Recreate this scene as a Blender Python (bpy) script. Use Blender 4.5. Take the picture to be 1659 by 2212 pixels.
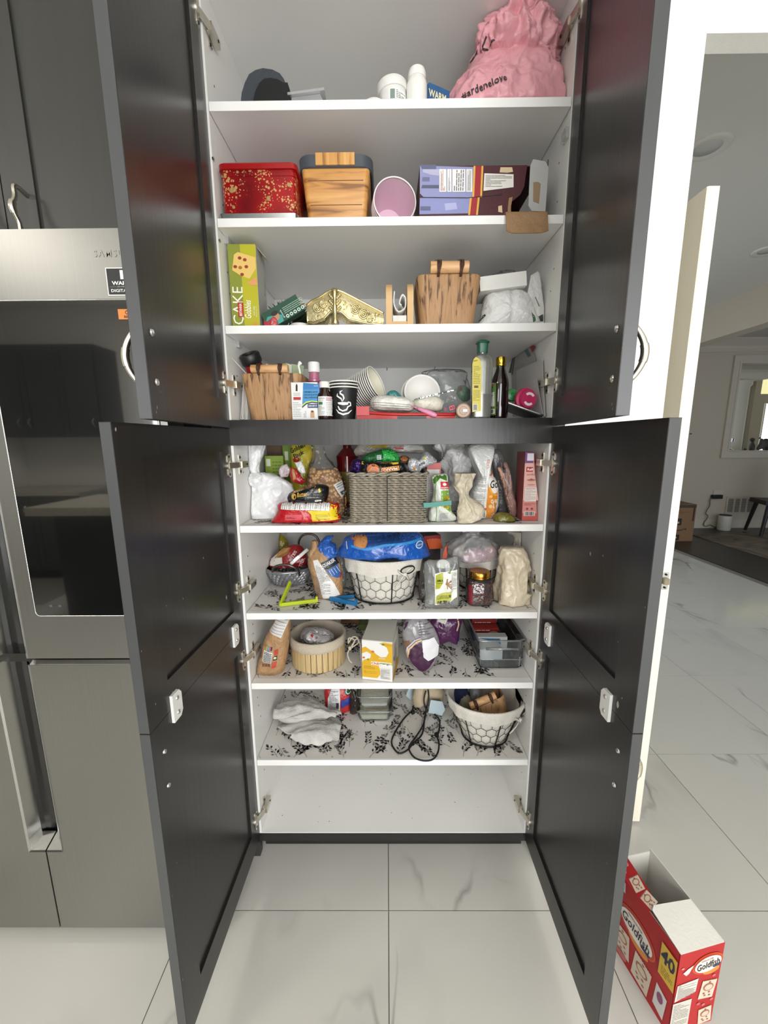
import bpy, bmesh, math, random
from mathutils import Vector as V, Matrix, noise
from mathutils.bvhtree import BVHTree
for _o in list(bpy.data.objects): bpy.data.objects.remove(_o)
SC = bpy.context.scene; COL = SC.collection
PI = math.pi; sin = math.sin; cos = math.cos
# ---------------------------------------------------------------- camera
FPX, PIT, ROL, YAW, CAMX, CAMD, CAMH = 855.783, .1785, -.0072, -.0072, -.0122, 1.0965, 1.3888
IW, IH = 1659.0, 2212.0
_fw = V((sin(YAW)*cos(PIT), cos(YAW)*cos(PIT), -sin(PIT)))
_r0 = V((cos(YAW), -sin(YAW), 0)); _u0 = _r0.cross(_fw)
_rt = _r0*cos(ROL)+_u0*sin(ROL); _up = _u0*cos(ROL)-_r0*sin(ROL)
CPOS = V((CAMX, -CAMD, CAMH))
_cd = bpy.data.cameras.new('camera'); CAM = bpy.data.objects.new('camera', _cd); COL.objects.link(CAM)
_cd.sensor_fit = 'HORIZONTAL'; _cd.sensor_width = 36; _cd.lens = 36*FPX/IW; _cd.clip_start = .02; _cd.clip_end = 60
_m = Matrix((_rt, _up, -_fw)).transposed().to_4x4(); _m.translation = CPOS; CAM.matrix_world = _m
SC.camera = CAM
# ---------------------------------------------------------------- world, daylight, exposure
SC.view_settings.view_transform = 'Standard'; SC.view_settings.look = 'None'
SC.view_settings.gamma = 1; SC.view_settings.use_curve_mapping = False
SC.view_settings.exposure = .38
SC.cycles.transparent_max_bounces = 24
_w = bpy.data.worlds.new('sky'); SC.world = _w; _w.use_nodes = True
_bg = _w.node_tree.nodes['Background']; _bg.inputs[0].default_value = (.80, .90, 1, 1); _bg.inputs[1].default_value = 1.0
def area_light(name, loc, to, sx, sy, power, col):
    l = bpy.data.lights.new(name, 'AREA'); l.shape = 'RECTANGLE'; l.size = sx; l.size_y = sy; l.energy = power; l.color = col
    o = bpy.data.objects.new(name, l); COL.objects.link(o); o.location = loc
    o.rotation_euler = (V(to)-V(loc)).to_track_quat('-Z', 'Y').to_euler(); return o
# daylight entering by the kitchen's patio door and window (behind the camera), and by the front door far off
area_light('patio_daylight', (.75, -3.72, 1.35), (.75, 0, 1.30), 2.3, 2.3, 84, (1, .995, .985))
area_light('window_daylight', (-1.95, -3.72, 1.72), (-1.0, 0, 1.25), 1.1, 1.0, 14, (.98, 1, 1))
#area_light('side_daylight', (3.9, -2.2, 1.5), (.5, -.6, 1.1), 1.8, 1.9, 20, (1, .985, .95))
# ---------------------------------------------------------------- pixels of the photograph to points
def ray(px, py): return (_fw + _rt*((px-IW/2)/FPX) - _up*((py-IH/2)/FPX))
def WY(px, py, y): d = ray(px, py); return CPOS + d*((y-CPOS.y)/d.y)
def WZ(px, py, z): d = ray(px, py); return CPOS + d*((z-CPOS.z)/d.z)
def WX(px, py, x): d = ray(px, py); return CPOS + d*((x-CPOS.x)/d.x)
def WPL(px, py, p, n): d = ray(px, py); return CPOS + d*((V(p)-CPOS).dot(n)/d.dot(n))
S = [2.184, 1.935, 1.685, 1.446, 1.153, .889, .661, .392, .119]   # shelf tops
# ---------------------------------------------------------------- materials
def lin(c): return tuple(((x/12.92) if x <= .04045 else ((x+.055)/1.055)**2.4) for x in c)
def hx(s): s = s.lstrip('#'); return lin(tuple(int(s[i:i+2], 16)/255 for i in (0, 2, 4)))
MATS = {}
def mat(name, col=None, rough=.5, metal=0, bump=None, var=None, coat=0, emit=0, trans=0, spec=.5, stretch=None, crease=None):
    """col hex; bump=(scale,strength); var=(scale,amount,hex2) mottles between two colours"""
    if name in MATS: return MATS[name]
    m = bpy.data.materials.new(name); m.use_nodes = True; nt = m.node_tree; N = nt.nodes; L = nt.links
    b = N['Principled BSDF']; c = hx(col)+(1,)
    b.inputs['Base Color'].default_value = c; b.inputs['Roughness'].default_value = rough; b.inputs['Metallic'].default_value = metal
    b.inputs['Specular IOR Level'].default_value = spec
    b.inputs['Coat Weight'].default_value = coat; b.inputs['Coat Roughness'].default_value = .12
    b.inputs['Transmission Weight'].default_value = trans
    if emit: b.inputs['Emission Color'].default_value = c; b.inputs['Emission Strength'].default_value = emit
    if bump or var or crease:
        tc = N.new('ShaderNodeTexCoord'); src = tc.outputs['Object']
        if stretch:
            mp = N.new('ShaderNodeMapping'); mp.inputs['Scale'].default_value = stretch; L.new(src, mp.inputs[0]); src = mp.outputs[0]
    if var:
        t = N.new('ShaderNodeTexNoise'); t.inputs['Scale'].default_value = var[0]; t.inputs['Detail'].default_value = 5; L.new(src, t.inputs['Vector'])
        r = N.new('ShaderNodeValToRGB'); r.color_ramp.elements[0].position = .5-.5*var[1]; r.color_ramp.elements[1].position = .5+.5*var[1]
        r.color_ramp.elements[0].color = c; r.color_ramp.elements[1].color = hx(var[2])+(1,)
        L.new(t.outputs['Fac'], r.inputs[0]); L.new(r.outputs[0], b.inputs['Base Color'])
    if bump:
        t = N.new('ShaderNodeTexNoise'); t.inputs['Scale'].default_value = bump[0]; t.inputs['Detail'].default_value = 4; L.new(src, t.inputs['Vector'])
        bp = N.new('ShaderNodeBump'); bp.inputs['Strength'].default_value = bump[1]; bp.inputs['Distance'].default_value = .01
        L.new(t.outputs['Fac'], bp.inputs['Height']); L.new(bp.outputs[0], b.inputs['Normal'])
    if crease:
        # fine sharp folds of crumpled film: ridges along warped cell borders at two sizes
        wn = N.new('ShaderNodeTexNoise'); wn.inputs['Scale'].default_value = crease[0]*.6; L.new(src, wn.inputs['Vector'])
        sc_ = N.new('ShaderNodeVectorMath'); sc_.operation = 'SCALE'; sc_.inputs['Scale'].default_value = .9/crease[0]; L.new(wn.outputs['Color'], sc_.inputs[0])
        ad_ = N.new('ShaderNodeVectorMath'); L.new(src, ad_.inputs[0]); L.new(sc_.outputs[0], ad_.inputs[1]); hs = []
        for k, w in ((1, 1), (2.7, .45)):
            vo = N.new('ShaderNodeTexVoronoi'); vo.feature = 'DISTANCE_TO_EDGE'; vo.inputs['Scale'].default_value = crease[0]*k; L.new(ad_.outputs[0], vo.inputs['Vector'])
            mr = N.new('ShaderNodeMapRange'); mr.interpolation_type = 'SMOOTHSTEP'; mr.inputs[2].default_value = .42; mr.inputs[3].default_value = w; mr.inputs[4].default_value = 0; L.new(vo.outputs['Distance'], mr.inputs[0]); hs.append(mr.outputs[0])
        sm_ = N.new('ShaderNodeMath'); L.new(hs[0], sm_.inputs[0]); L.new(hs[1], sm_.inputs[1])
        b2 = N.new('ShaderNodeBump'); b2.inputs['Strength'].default_value = crease[1]; b2.inputs['Distance'].default_value = .10/crease[0]; L.new(sm_.outputs[0], b2.inputs['Height'])
        if bump: L.new(bp.outputs[0], b2.inputs['Normal'])
        L.new(b2.outputs[0], b.inputs['Normal'])
    MATS[name] = m; return m
def clear(name, tint='#f4f6f6', gloss=.10, milky=0.0, milk='#ffffff', rough=.12, bump=(40, .5)):
    """thin clear plastic film: transparent + gloss + some milky white"""
    if name in MATS: return MATS[name]
    m = bpy.data.materials.new(name); m.use_nodes = True; nt = m.node_tree; N = nt.nodes; L = nt.links
    N.remove(N['Principled BSDF']); out = N['Material Output']
    tr = N.new('ShaderNodeBsdfTransparent'); tr.inputs[0].default_value = hx(tint)+(1,)
    gl = N.new('ShaderNodeBsdfGlossy'); gl.inputs['Roughness'].default_value = rough
    df = N.new('ShaderNodeBsdfDiffuse'); df.inputs[0].default_value = hx(milk)+(1,)
    fr = N.new('ShaderNodeFresnel'); fr.inputs[0].default_value = 1.22
    ad = N.new('ShaderNodeMath'); ad.operation = 'ADD'; ad.inputs[1].default_value = gloss; ad.use_clamp = True
    L.new(fr.outputs[0], ad.inputs[0])
    m1 = N.new('ShaderNodeMixShader'); m1.inputs[0].default_value = milky; L.new(tr.outputs[0], m1.inputs[1]); L.new(df.outputs[0], m1.inputs[2])
    m2 = N.new('ShaderNodeMixShader'); L.new(ad.outputs[0], m2.inputs[0]); L.new(m1.outputs[0], m2.inputs[1]); L.new(gl.outputs[0], m2.inputs[2])
    if bump:
        tc = N.new('ShaderNodeTexCoord'); t = N.new('ShaderNodeTexNoise'); t.inputs['Scale'].default_value = bump[0]
        L.new(tc.outputs['Object'], t.inputs['Vector']); bp = N.new('ShaderNodeBump'); bp.inputs['Strength'].default_value = bump[1]; bp.inputs['Distance'].default_value = .01
        L.new(t.outputs['Fac'], bp.inputs['Height']); L.new(bp.outputs[0], gl.inputs['Normal']); L.new(bp.outputs[0], fr.inputs['Normal'])
    L.new(m2.outputs[0], out.inputs['Surface']); MATS[name] = m; return m
def ink(h, rough=.45):
    return mat('ink_'+h.lstrip('#'), h, rough)
def film(h, rough=.22): return mat('film_'+h.lstrip('#'), h, rough, coat=.3, crease=(38, .42))
def paper(h): return mat('card_'+h.lstrip('#'), h, .55, bump=(120, .06))
def cloth(h): return mat('cloth_'+h.lstrip('#'), h, .9, bump=(420, .35))
def plast(h, rough=.32): return mat('plastic_'+h.lstrip('#'), h, rough)
# ---------------------------------------------------------------- geometry: (verts, faces) in world metres
def J(*gs):
    v, f = [], []
    for g in gs:
        n = len(v); v += g[0]; f += [tuple(i+n for i in q) for q in g[1]]
    return v, f
def xf(g, M): return [M @ V(p) for p in g[0]], g[1]
def g_box(x0, x1, y0, y1, z0, z1, bev=0, seg=1):
    c = [V((x, y, z)) for z in (z0, z1) for y in (y0, y1) for x in (x0, x1)]
    f = [(0, 2, 3, 1), (4, 5, 7, 6), (0, 1, 5, 4), (2, 6, 7, 3), (0, 4, 6, 2), (1, 3, 7, 5)]
    if not bev: return c, f
    return bevel((c, f), bev, seg)
def bevel(g, w, seg=1, ang=.5):
    bm = tobm(g); es = [e for e in bm.edges if len(e.link_faces) == 2 and e.calc_face_angle(0) > ang]
    bmesh.ops.bevel(bm, geom=es, offset=w, segments=seg, affect='EDGES', profile=.5, clamp_overlap=True)
    return frombm(bm)
def tobm(g):
    bm = bmesh.new(); vs = [bm.verts.new(p) for p in g[0]]
    for q in g[1]:
        try: bm.faces.new([vs[i] for i in q])
        except ValueError: pass
    return bm
def frombm(bm):
    bm.verts.index_update(); r = ([v.co.copy() for v in bm.verts], [tuple(v.index for v in f.verts) for f in bm.faces]); bm.free(); return r
def g_loft(rings, cap0=True, cap1=True, closed=True):
    n = len(rings[0]); v = [V(p) for r in rings for p in r]; f = []
    for i in range(len(rings)-1):
        for j in range(n if closed else n-1):
            k = (j+1) % n; f.append((i*n+j, i*n+k, (i+1)*n+k, (i+1)*n+j))
    if cap0: f.append(tuple(range(n-1, -1, -1)))
    if cap1: f.append(tuple((len(rings)-1)*n+j for j in range(n)))
    return v, f
def g_lathe(prof, seg=32, c=(0, 0, 0), cap0=True, cap1=True, sx=1, sy=1):
    c = V(c); return g_loft([[c+V((r*cos(2*PI*j/seg)*sx, r*sin(2*PI*j/seg)*sy, z)) for j in range(seg)] for r, z in prof], cap0, cap1)
def g_tube(pts, r, seg=8, closed=False):
    pts = [V(p) for p in pts]; n = len(pts); rings = []; up = None
    for i, p in enumerate(pts):
        a = pts[(i-1) % n] if (closed or i > 0) else p; b = pts[(i+1) % n] if (closed or i < n-1) else p
        t = (b-a).normalized() if (b-a).length > 1e-9 else V((0, 0, 1))
        if up is None: up = t.orthogonal().normalized()
        up = (up - t*up.dot(t)); up = up.normalized() if up.length > 1e-6 else t.orthogonal().normalized()
        s = t.cross(up); rr = r[i] if isinstance(r, (list, tuple)) else r
        rings.append([p+(up*cos(2*PI*j/seg)+s*sin(2*PI*j/seg))*rr for j in range(seg)])
    if closed: return g_loft(rings+[rings[0]], False, False)
    return g_loft(rings)
def g_grid(fn, nu, nv):
    v = [V(fn(i/(nu-1), j/(nv-1))) for j in range(nv) for i in range(nu)]
    f = [(j*nu+i, j*nu+i+1, (j+1)*nu+i+1, (j+1)*nu+i) for j in range(nv-1) for i in range(nu-1)]
    return v, f
def solid(g, t):
    """thicken an open sheet"""
    bm = tobm(g); bmesh.ops.recalc_face_normals(bm, faces=bm.faces[:]); bmesh.ops.solidify(bm, geom=bm.faces[:], thickness=t); return frombm(bm)
def g_prism(pts, O, U, W_, N, t):
    """polygon pts (2D in U,W_) at O, extruded back by t along -N"""
    O, U, W_, N = V(O), V(U), V(W_), V(N); n = len(pts)
    a = [O+U*x+W_*y for x, y in pts]; b = [p-N*t for p in a]
    return a+b, [tuple(range(n)), tuple(range(2*n-1, n-1, -1))]+[((i+1) % n, i, n+i, n+(i+1) % n) for i in range(n)]
def g_ext(p3, d):
    d = V(d); n = len(p3); return [V(p) for p in p3]+[V(p)+d for p in p3], [tuple(range(n)), tuple(range(2*n-1, n-1, -1))]+[((i+1) % n, i, n+i, n+(i+1) % n) for i in range(n)]
def spline(pts, m, closed=False):
    pts = [V(p) for p in pts]; n = len(pts); out = []
    segs = n if closed else n-1
    for i in range(segs):
        p0 = pts[(i-1) % n] if closed or i > 0 else pts[0]; p1 = pts[i]; p2 = pts[(i+1) % n]; p3 = pts[(i+2) % n] if closed or i+2 < n else pts[-1]
        for k in range(m):
            t = k/m; out.append(.5*((2*p1)+(p2-p0)*t+(2*p0-5*p1+4*p2-p3)*t*t+(3*p1-p0-3*p2+p3)*t**3))
    if not closed: out.append(pts[-1])
    return out
def rrect(hw, hd, r, k=5):
    r = min(r, hw*.999, hd*.999); o = []
    for cx, cy, a in ((hw-r, hd-r, 0), (r-hw, hd-r, PI/2), (r-hw, r-hd, PI), (hw-r, r-hd, 1.5*PI)):
        o += [(cx+r*cos(a+PI/2*i/k), cy+r*sin(a+PI/2*i/k)) for i in range(k+1)]
    return o
def crumple(p, f, seed):
    q = V((p[0]*f+seed*7.3, p[1]*f-seed*3.1, p[2]*f+seed*1.7)); d = noise.voronoi(q)[0]
    return (d[1]-d[0])-.35
def folds(p, f, seed):
    """long creases that run mostly up and down, like pulled plastic film"""
    q = V((p[0]*f+seed*3.1, p[1]*f-seed*1.9, p[2]*f*.38+seed)); w = noise.noise(q*.6)*1.4
    a = 1-2*abs(noise.noise(q+V((w, -w, w*.5)))); b = 1-2*abs(noise.noise(q*2.1+V((w, 4, -w))))
    return .75*a*abs(a)+.35*b*abs(b)-.25
def bag(keys, n=56, sub=7, amp=.004, f=45, low=.006, lf=14, seed=1, ridges=0, cap0=True, cap1=True):
    """soft bag: keys = (x,y,z, rx,ry, power, yaw[,tilt]) stacked rings, smoothed and crumpled. power 2 = oval, higher = boxy"""
    K = [list(k)+[0]*(8-len(k)) for k in keys]; rows = []
    A = spline([V((k[0], k[1], k[2])) for k in K], sub); B = spline([V((k[3], k[4], k[5])) for k in K], sub); C = spline([V((k[6], k[7], 0)) for k in K], sub)
    for i, (a, b, c) in enumerate(zip(A, B, C)):
        u = V((cos(c.x)*cos(c.y), sin(c.x)*cos(c.y), sin(c.y))); w = V((-sin(c.x), cos(c.x), 0)); ring = []
        pw = max(1.2, b.z); t = i/(len(A)-1)
        for j in range(n):
            th = 2*PI*j/n; cx, sy = cos(th), sin(th)
            e = (abs(cx)**pw+abs(sy)**pw)**(-1/pw)
            dr = u*cx*e*max(b.x, .001)+w*sy*e*max(b.y, .001); p = a+dr
            nn = dr.normalized() if dr.length > 1e-6 else u
            k = min(1, min(b.x, b.y)*30)
            h = 1.0*amp*folds(p, f*.8, seed)+.7*amp*crumple(p, f*1.2, seed+3)+.35*amp*crumple(p, f*2.6, seed)+low*noise.noise(p*lf+V((seed*5.1, 0, 0)))
            if ridges: h += ridges*sin(th*11+seed+3*noise.noise(p*9))*(abs(t-.5)*2)**2
            ring.append(p+nn*h*k)
        rows.append(ring)
    return g_loft(rows, cap0, cap1)
def sheet_noise(g, amp, f, seed, N=V((0, -1, 0))):
    return [p+N*(amp*(crumple(p, f, seed)+.6*noise.noise(p*f*.4+V((seed, 0, 0))))) for p in g[0]], g[1]
# ---------------------------------------------------------------- objects
BASE = {}
CLAMP = False
HINGES = ((2.345, 1), (1.54, 1), (1.325, 1), (.965, 1), (.752, 1), (.19, 1))
def keep_in_bay(g):
    """things on the shelves stay between the side panels, above their shelf and below the next one"""
    zs = sorted(p[2] for p in g[0]); med = zs[len(zs)//2]; lo = max([s for s in S if s <= med+.004] or [0]); up = min([s-.0205 for s in S if s > med+.004] or [2.4255]); out = []
    for p in g[0]:
        x, y, z = p[0], p[1], p[2]
        if -.0015 < y < .56 and abs(x) < .49:
            if z < lo+.0005: z = lo+.0005
            if z > up: z = up-.0003
            if abs(x) > .4292: x = math.copysign(.4292, x)
            if y < .068 and abs(x) > .408 and any(abs(z-h) < .032 for h, _ in HINGES): x = math.copysign(.408, x)
            if y > .5185: y = .5185
            if y < .0175 and 1.374 < z < 1.4465: z = 1.4468 if med > 1.41 else 1.3745
        out.append(V((x, y, z)))
    return out, g[1]
def tag(o, label=None, cat=None, group=None, kind=None):
    if label: o['label'] = label
    if cat: o['category'] = cat
    if group: o['group'] = group
    if kind: o['kind'] = kind
    return o
def thing(name, label, cat, loc, group=None):
    o = bpy.data.objects.new(name, None); COL.objects.link(o); o.empty_display_size = .05; o.location = V(loc); BASE[o.name] = V(loc)
    return tag(o, label, cat, group)
def mk(name, g, m, parent=None, smooth=False, label=None, cat=None, group=None, kind=None):
    """one mesh object; g = geo, or list of (geo, material)"""
    if isinstance(g, list) and g and isinstance(g[0][1], bpy.types.Material): parts = g
    else: parts = [(g, m)]
    if CLAMP: parts = [(keep_in_bay(gg), mm) for gg, mm in parts]
    allv = [p for gg, _ in parts for p in gg[0]]
    lo = V((min(p[0] for p in allv), min(p[1] for p in allv), min(p[2] for p in allv))); hi = V((max(p[0] for p in allv), max(p[1] for p in allv), max(p[2] for p in allv)))
    base = V(((lo.x+hi.x)/2, (lo.y+hi.y)/2, lo.z))
    me = bpy.data.meshes.new(name); vs, fs, mi, slots = [], [], [], []
    for gg, mm in parts:
        if mm not in slots: slots.append(mm)
        n = len(vs); vs += [tuple(V(p)-base) for p in gg[0]]; fs += [tuple(i+n for i in q) for q in gg[1]]; mi += [slots.index(mm)]*len(gg[1])
    me.from_pydata(vs, [], fs)
    for s in slots: me.materials.append(s)
    me.polygons.foreach_set('material_index', mi)
    bm = bmesh.new(); bm.from_mesh(me); bmesh.ops.recalc_face_normals(bm, faces=bm.faces[:]); bm.to_mesh(me); bm.free()
    if smooth:
        me.polygons.foreach_set('use_smooth', [True]*len(me.polygons))
        if smooth is not True: me.set_sharp_from_angle(angle=smooth)
    me.update()
    o = bpy.data.objects.new(name, me); COL.objects.link(o); BASE[o.name] = base
    if parent is not None: o.parent = parent; o.location = base-BASE[parent.name]
    else: o.location = base
    return tag(o, label, cat, group, kind)
SM = .7
def bvh(g): return BVHTree.FromPolygons([tuple(p) for p in g[0]], g[1])
# ---------------------------------------------------------------- frames, cartons and print
class Fr:
    """O bottom-left-front corner; U right, W up, N out towards the viewer"""
    def __init__(s, O, U, W_, N): s.O, s.U, s.W, s.N = V(O), V(U), V(W_), V(N)
    def at(s, x, y, z=0): return s.O+s.U*x+s.W*y+s.N*z
def fr(O, yaw=0, roll=0, pitch=0):
    M = Matrix.Rotation(yaw, 3, 'Z') @ Matrix.Rotation(-roll, 3, 'Y') @ Matrix.Rotation(pitch, 3, 'X')
    return Fr(O, M @ V((1, 0, 0)), M @ V((0, 0, 1)), M @ V((0, -1, 0)))
def g_fbox(f, w, h, d, bev=.0012, x0=0, y0=0, z1=0, seg=1):
    """box on frame: x0..w, y0..h, from z1 back to -d"""
    g = g_box(x0, w, -z1, d, y0, h, bev, seg); return [f.at(p[0], p[2], -p[1]) for p in g[0]], g[1]
def right_face(f, w): return Fr(f.at(w, 0, 0), -f.N, f.W, f.U)
def left_face(f, d): return Fr(f.at(0, 0, -d), f.N, f.W, -f.U)
def top_face(f, h): return Fr(f.at(0, h, 0), f.U, -f.N, f.W)
_TC = {}
def text_geo(s, bold=0, shear=0, spacing=1.0):
    k = (s, bold, shear, spacing)
    if k not in _TC:
        cu = bpy.data.curves.new('lettering', 'FONT'); cu.body = s; cu.size = 1; cu.align_x = 'CENTER'; cu.align_y = 'CENTER'
        cu.offset = bold; cu.shear = shear; cu.space_character = spacing; cu.resolution_u = 2
        o = bpy.data.objects.new('lettering', cu); me = bpy.data.meshes.new_from_object(o)
        _TC[k] = ([(v.co.x, v.co.y) for v in me.vertices], [tuple(p.vertices) for p in me.polygons])
        bpy.data.objects.remove(o); bpy.data.curves.remove(cu); bpy.data.meshes.remove(me)
    return _TC[k]
class Pr:
    def __init__(s): s.it = []
    def add(s, v, f, m, l): s.it.append((v, f, m if not isinstance(m, str) else ink(m), l)); return s
    def poly(s, pts, m, l=0): return s.add(list(pts), [tuple(range(len(pts)))], m, l)
    def rect(s, x0, y0, x1, y1, m, l=0): return s.poly([(x0, y0), (x1, y0), (x1, y1), (x0, y1)], m, l)
    def ell(s, cx, cy, rx, ry, m, l=0, n=22, a=0, a0=0, a1=2*PI):
        return s.poly([(cx+rx*cos(t)*cos(a)-ry*sin(t)*sin(a), cy+rx*cos(t)*sin(a)+ry*sin(t)*cos(a)) for t in [a0+(a1-a0)*i/n for i in range(n if a1-a0 > 6.2 else n+1)]], m, l)
    def band(s, pts, w, m, l=0):
        p = [V((a, b, 0)) for a, b in pts]; A, B = [], []
        for i in range(len(p)):
            t = (p[min(i+1, len(p)-1)]-p[max(i-1, 0)]).normalized(); nn = V((-t.y, t.x, 0)); ww = w[i] if isinstance(w, (list, tuple)) else w
            A.append(p[i]+nn*ww/2); B.append(p[i]-nn*ww/2)
        v = [(q.x, q.y) for q in A+B]; n = len(p)
        return s.add(v, [(i, i+1, n+i+1, n+i) for i in range(n-1)], m, l)
    def text(s, t, cx, cy, w, m, l=1, h=None, rot=0, bold=.012, shear=0, spacing=1.0):
        v, f = text_geo(t, bold, shear, spacing)
        if not v: return s
        x0, x1 = min(p[0] for p in v), max(p[0] for p in v); y0, y1 = min(p[1] for p in v), max(p[1] for p in v)
        kx = w/(x1-x0); ky = h/(y1-y0) if h else kx
        o = []
        for x, y in v:
            a = (x-(x0+x1)/2)*kx; b = (y-(y0+y1)/2)*ky; o.append((cx+a*cos(rot)-b*sin(rot), cy+a*sin(rot)+b*cos(rot)))
        return s.add(o, f, m, l)
    def lines(s, x0, y0, x1, y1, n, m, l=1, seed=1, fill=.45, vert=False):
        R = random.Random(seed)
        for i in range(n):
            if not vert:
                y = y1-(y1-y0)*(i+.5)/n; h = (y1-y0)/n*fill; x = x0
                while x < x1-.0015:
                    w = min(x1-x, R.uniform(.08, .3)*(x1-x0)+.001); s.rect(x, y-h/2, x+w, y+h/2, m, l); x += w+h*.7
                    if R.random() < .12: break
            else:
                xx = x0+(x1-x0)*(i+.5)/n; h = (x1-x0)/n*fill; y = y0
                while y < y1-.0015:
                    w = min(y1-y, R.uniform(.08, .3)*(y1-y0)+.001); s.rect(xx-h/2, y, xx+h/2, y+w, m, l); y += w+h*.7
                    if R.random() < .12: break
        return s
    def bars(s, x0, y0, x1, y1, m='#111111', l=1, seed=3, vert=True):
        R = random.Random(seed); t = 0
        while t < 1:
            w = R.choice((.012, .02, .035)); e = min(1, t+w)
            if vert: s.rect(x0+(x1-x0)*t, y0, x0+(x1-x0)*e, y1, m, l)
            else: s.rect(x0, y0+(y1-y0)*t, x1, y0+(y1-y0)*e, m, l)
            t += w+R.choice((.012, .02, .03))
        return s
    def put(s, name, parent, f, off=.0005, tree=None, step=.008, reach=.3):
        parts = []
        for v, fc, m, l in s.it:
            if tree is None:
                parts.append((([f.at(x, y, off*(1+l)) for x, y in v], fc), m)); continue
            bm = tobm(([V((x, y, 0)) for x, y in v], fc)); bmesh.ops.triangulate(bm, faces=bm.faces[:])
            for _ in range(6):
                es = [e for e in bm.edges if e.calc_length() > step]
                if not es: break
                bmesh.ops.subdivide_edges(bm, edges=es, cuts=1); bmesh.ops.triangulate(bm, faces=bm.faces[:])
            vv, ff = frombm(bm); ps, ok = [], []
            for p in vv:
                q = f.at(p.x, p.y, reach); h, nn, _, _ = tree.ray_cast(q, -f.N, reach*2.2)
                ok.append(h is not None)
                if h is None: ps.append(f.at(p.x, p.y, 0)); continue
                if nn.dot(f.N) < 0: nn = -nn
                ps.append(h+(nn+f.N).normalized()*off*(1+l))
            ff = [q for q in ff if all(ok[i] for i in q) and max((ps[q[a]]-ps[q[a-1]]).length for a in range(len(q))) < step*4]
            if ff: parts.append(((ps, ff), m))
        if parts: return mk(name, parts, None, parent, smooth=tree is not None)
def carton(name, label, cat, f, w, h, d, m, group=None, bev=.0012):
    t = thing(name, label, cat, f.at(w/2, 0, -d/2), group); mk('carton_body', g_fbox(f, w, h, d, bev), m, t); return t
# ================================================================ the setting
def vein_mat():
    m = bpy.data.materials.new('marble_tile'); m.use_nodes = True; nt = m.node_tree; N = nt.nodes; L = nt.links; b = N['Principled BSDF']
    tc = N.new('ShaderNodeTexCoord'); oi = N.new('ShaderNodeObjectInfo')
    cmb = N.new('ShaderNodeVectorMath'); cmb.operation = 'MULTIPLY_ADD'; cmb.inputs[1].default_value = (37, 53, 17)
    L.new(oi.outputs['Random'], cmb.inputs[0]); L.new(tc.outputs['Object'], cmb.inputs[2])
    def ridge(scale, dist, lo, hi, rot):
        mp = N.new('ShaderNodeMapping'); mp.inputs['Rotation'].default_value = (0, 0, rot); mp.inputs['Scale'].default_value = (1, .38, 1); L.new(cmb.outputs[0], mp.inputs[0])
        t = N.new('ShaderNodeTexNoise'); t.inputs['Scale'].default_value = scale; t.inputs['Detail'].default_value = 4; t.inputs['Distortion'].default_value = dist; L.new(mp.outputs[0], t.inputs['Vector'])
        s = N.new('ShaderNodeMath'); s.operation = 'SUBTRACT'; s.inputs[1].default_value = .5; L.new(t.outputs['Fac'], s.inputs[0])
        a = N.new('ShaderNodeMath'); a.operation = 'ABSOLUTE'; L.new(s.outputs[0], a.inputs[0])
        r = N.new('ShaderNodeMapRange'); r.inputs[1].default_value = lo; r.inputs[2].default_value = hi; r.inputs[3].default_value = 1; r.inputs[4].default_value = 0; r.clamp = True
        L.new(a.outputs[0], r.inputs[0]); return r.outputs[0]
    v1 = ridge(1.7, .5, 0, .010, .5); v2 = ridge(1.3, .7, 0, .06, .7)
    mk_ = N.new('ShaderNodeTexNoise'); mk_.inputs['Scale'].default_value = 2.2; L.new(cmb.outputs[0], mk_.inputs['Vector'])
    mr = N.new('ShaderNodeMapRange'); mr.inputs[1].default_value = .50; mr.inputs[2].default_value = .66; L.new(mk_.outputs['Fac'], mr.inputs[0])
    m1 = N.new('ShaderNodeMath'); m1.operation = 'MULTIPLY'; L.new(v1, m1.inputs[0]); L.new(mr.outputs[0], m1.inputs[1])
    m2 = N.new('ShaderNodeMath'); m2.operation = 'MULTIPLY'; L.new(v2, m2.inputs[0]); L.new(mr.outputs[0], m2.inputs[1])
    c1 = N.new('ShaderNodeMix'); c1.data_type = 'RGBA'; c1.inputs[6].default_value = hx('#cfcdc6')+(1,); c1.inputs[7].default_value = hx('#b9b8b3')+(1,)
    h = N.new('ShaderNodeMath'); h.operation = 'MULTIPLY'; h.inputs[1].default_value = .7; L.new(m2.outputs[0], h.inputs[0]); L.new(h.outputs[0], c1.inputs[0])
    c2 = N.new('ShaderNodeMix'); c2.data_type = 'RGBA'; c2.inputs[7].default_value = hx('#7d7c7c')+(1,); L.new(c1.outputs[2], c2.inputs[6])
    h2 = N.new('ShaderNodeMath'); h2.operation = 'MULTIPLY'; h2.inputs[1].default_value = .8; L.new(m1.outputs[0], h2.inputs[0]); L.new(h2.outputs[0], c2.inputs[0])
    L.new(c2.outputs[2], b.inputs['Base Color']); b.inputs['Roughness'].default_value = .13; b.inputs['Specular IOR Level'].default_value = .45
    return m
MARBLE = vein_mat()
GROUT = mat('grout', '#8b877e', .9, bump=(300, .2))
WALLP = mat('wall_paint', '#eceae4', .75, bump=(260, .05))
HALLP = mat('hall_paint', '#c4b9a8', .8, bump=(260, .05))
CEILP = mat('ceiling_paint', '#d9d6cf', .9)
DARKW = mat('dark_wood_floor', '#2b2421', .35, var=(6, .6, '#3d3430'), stretch=(1, 12, 1))
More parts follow.
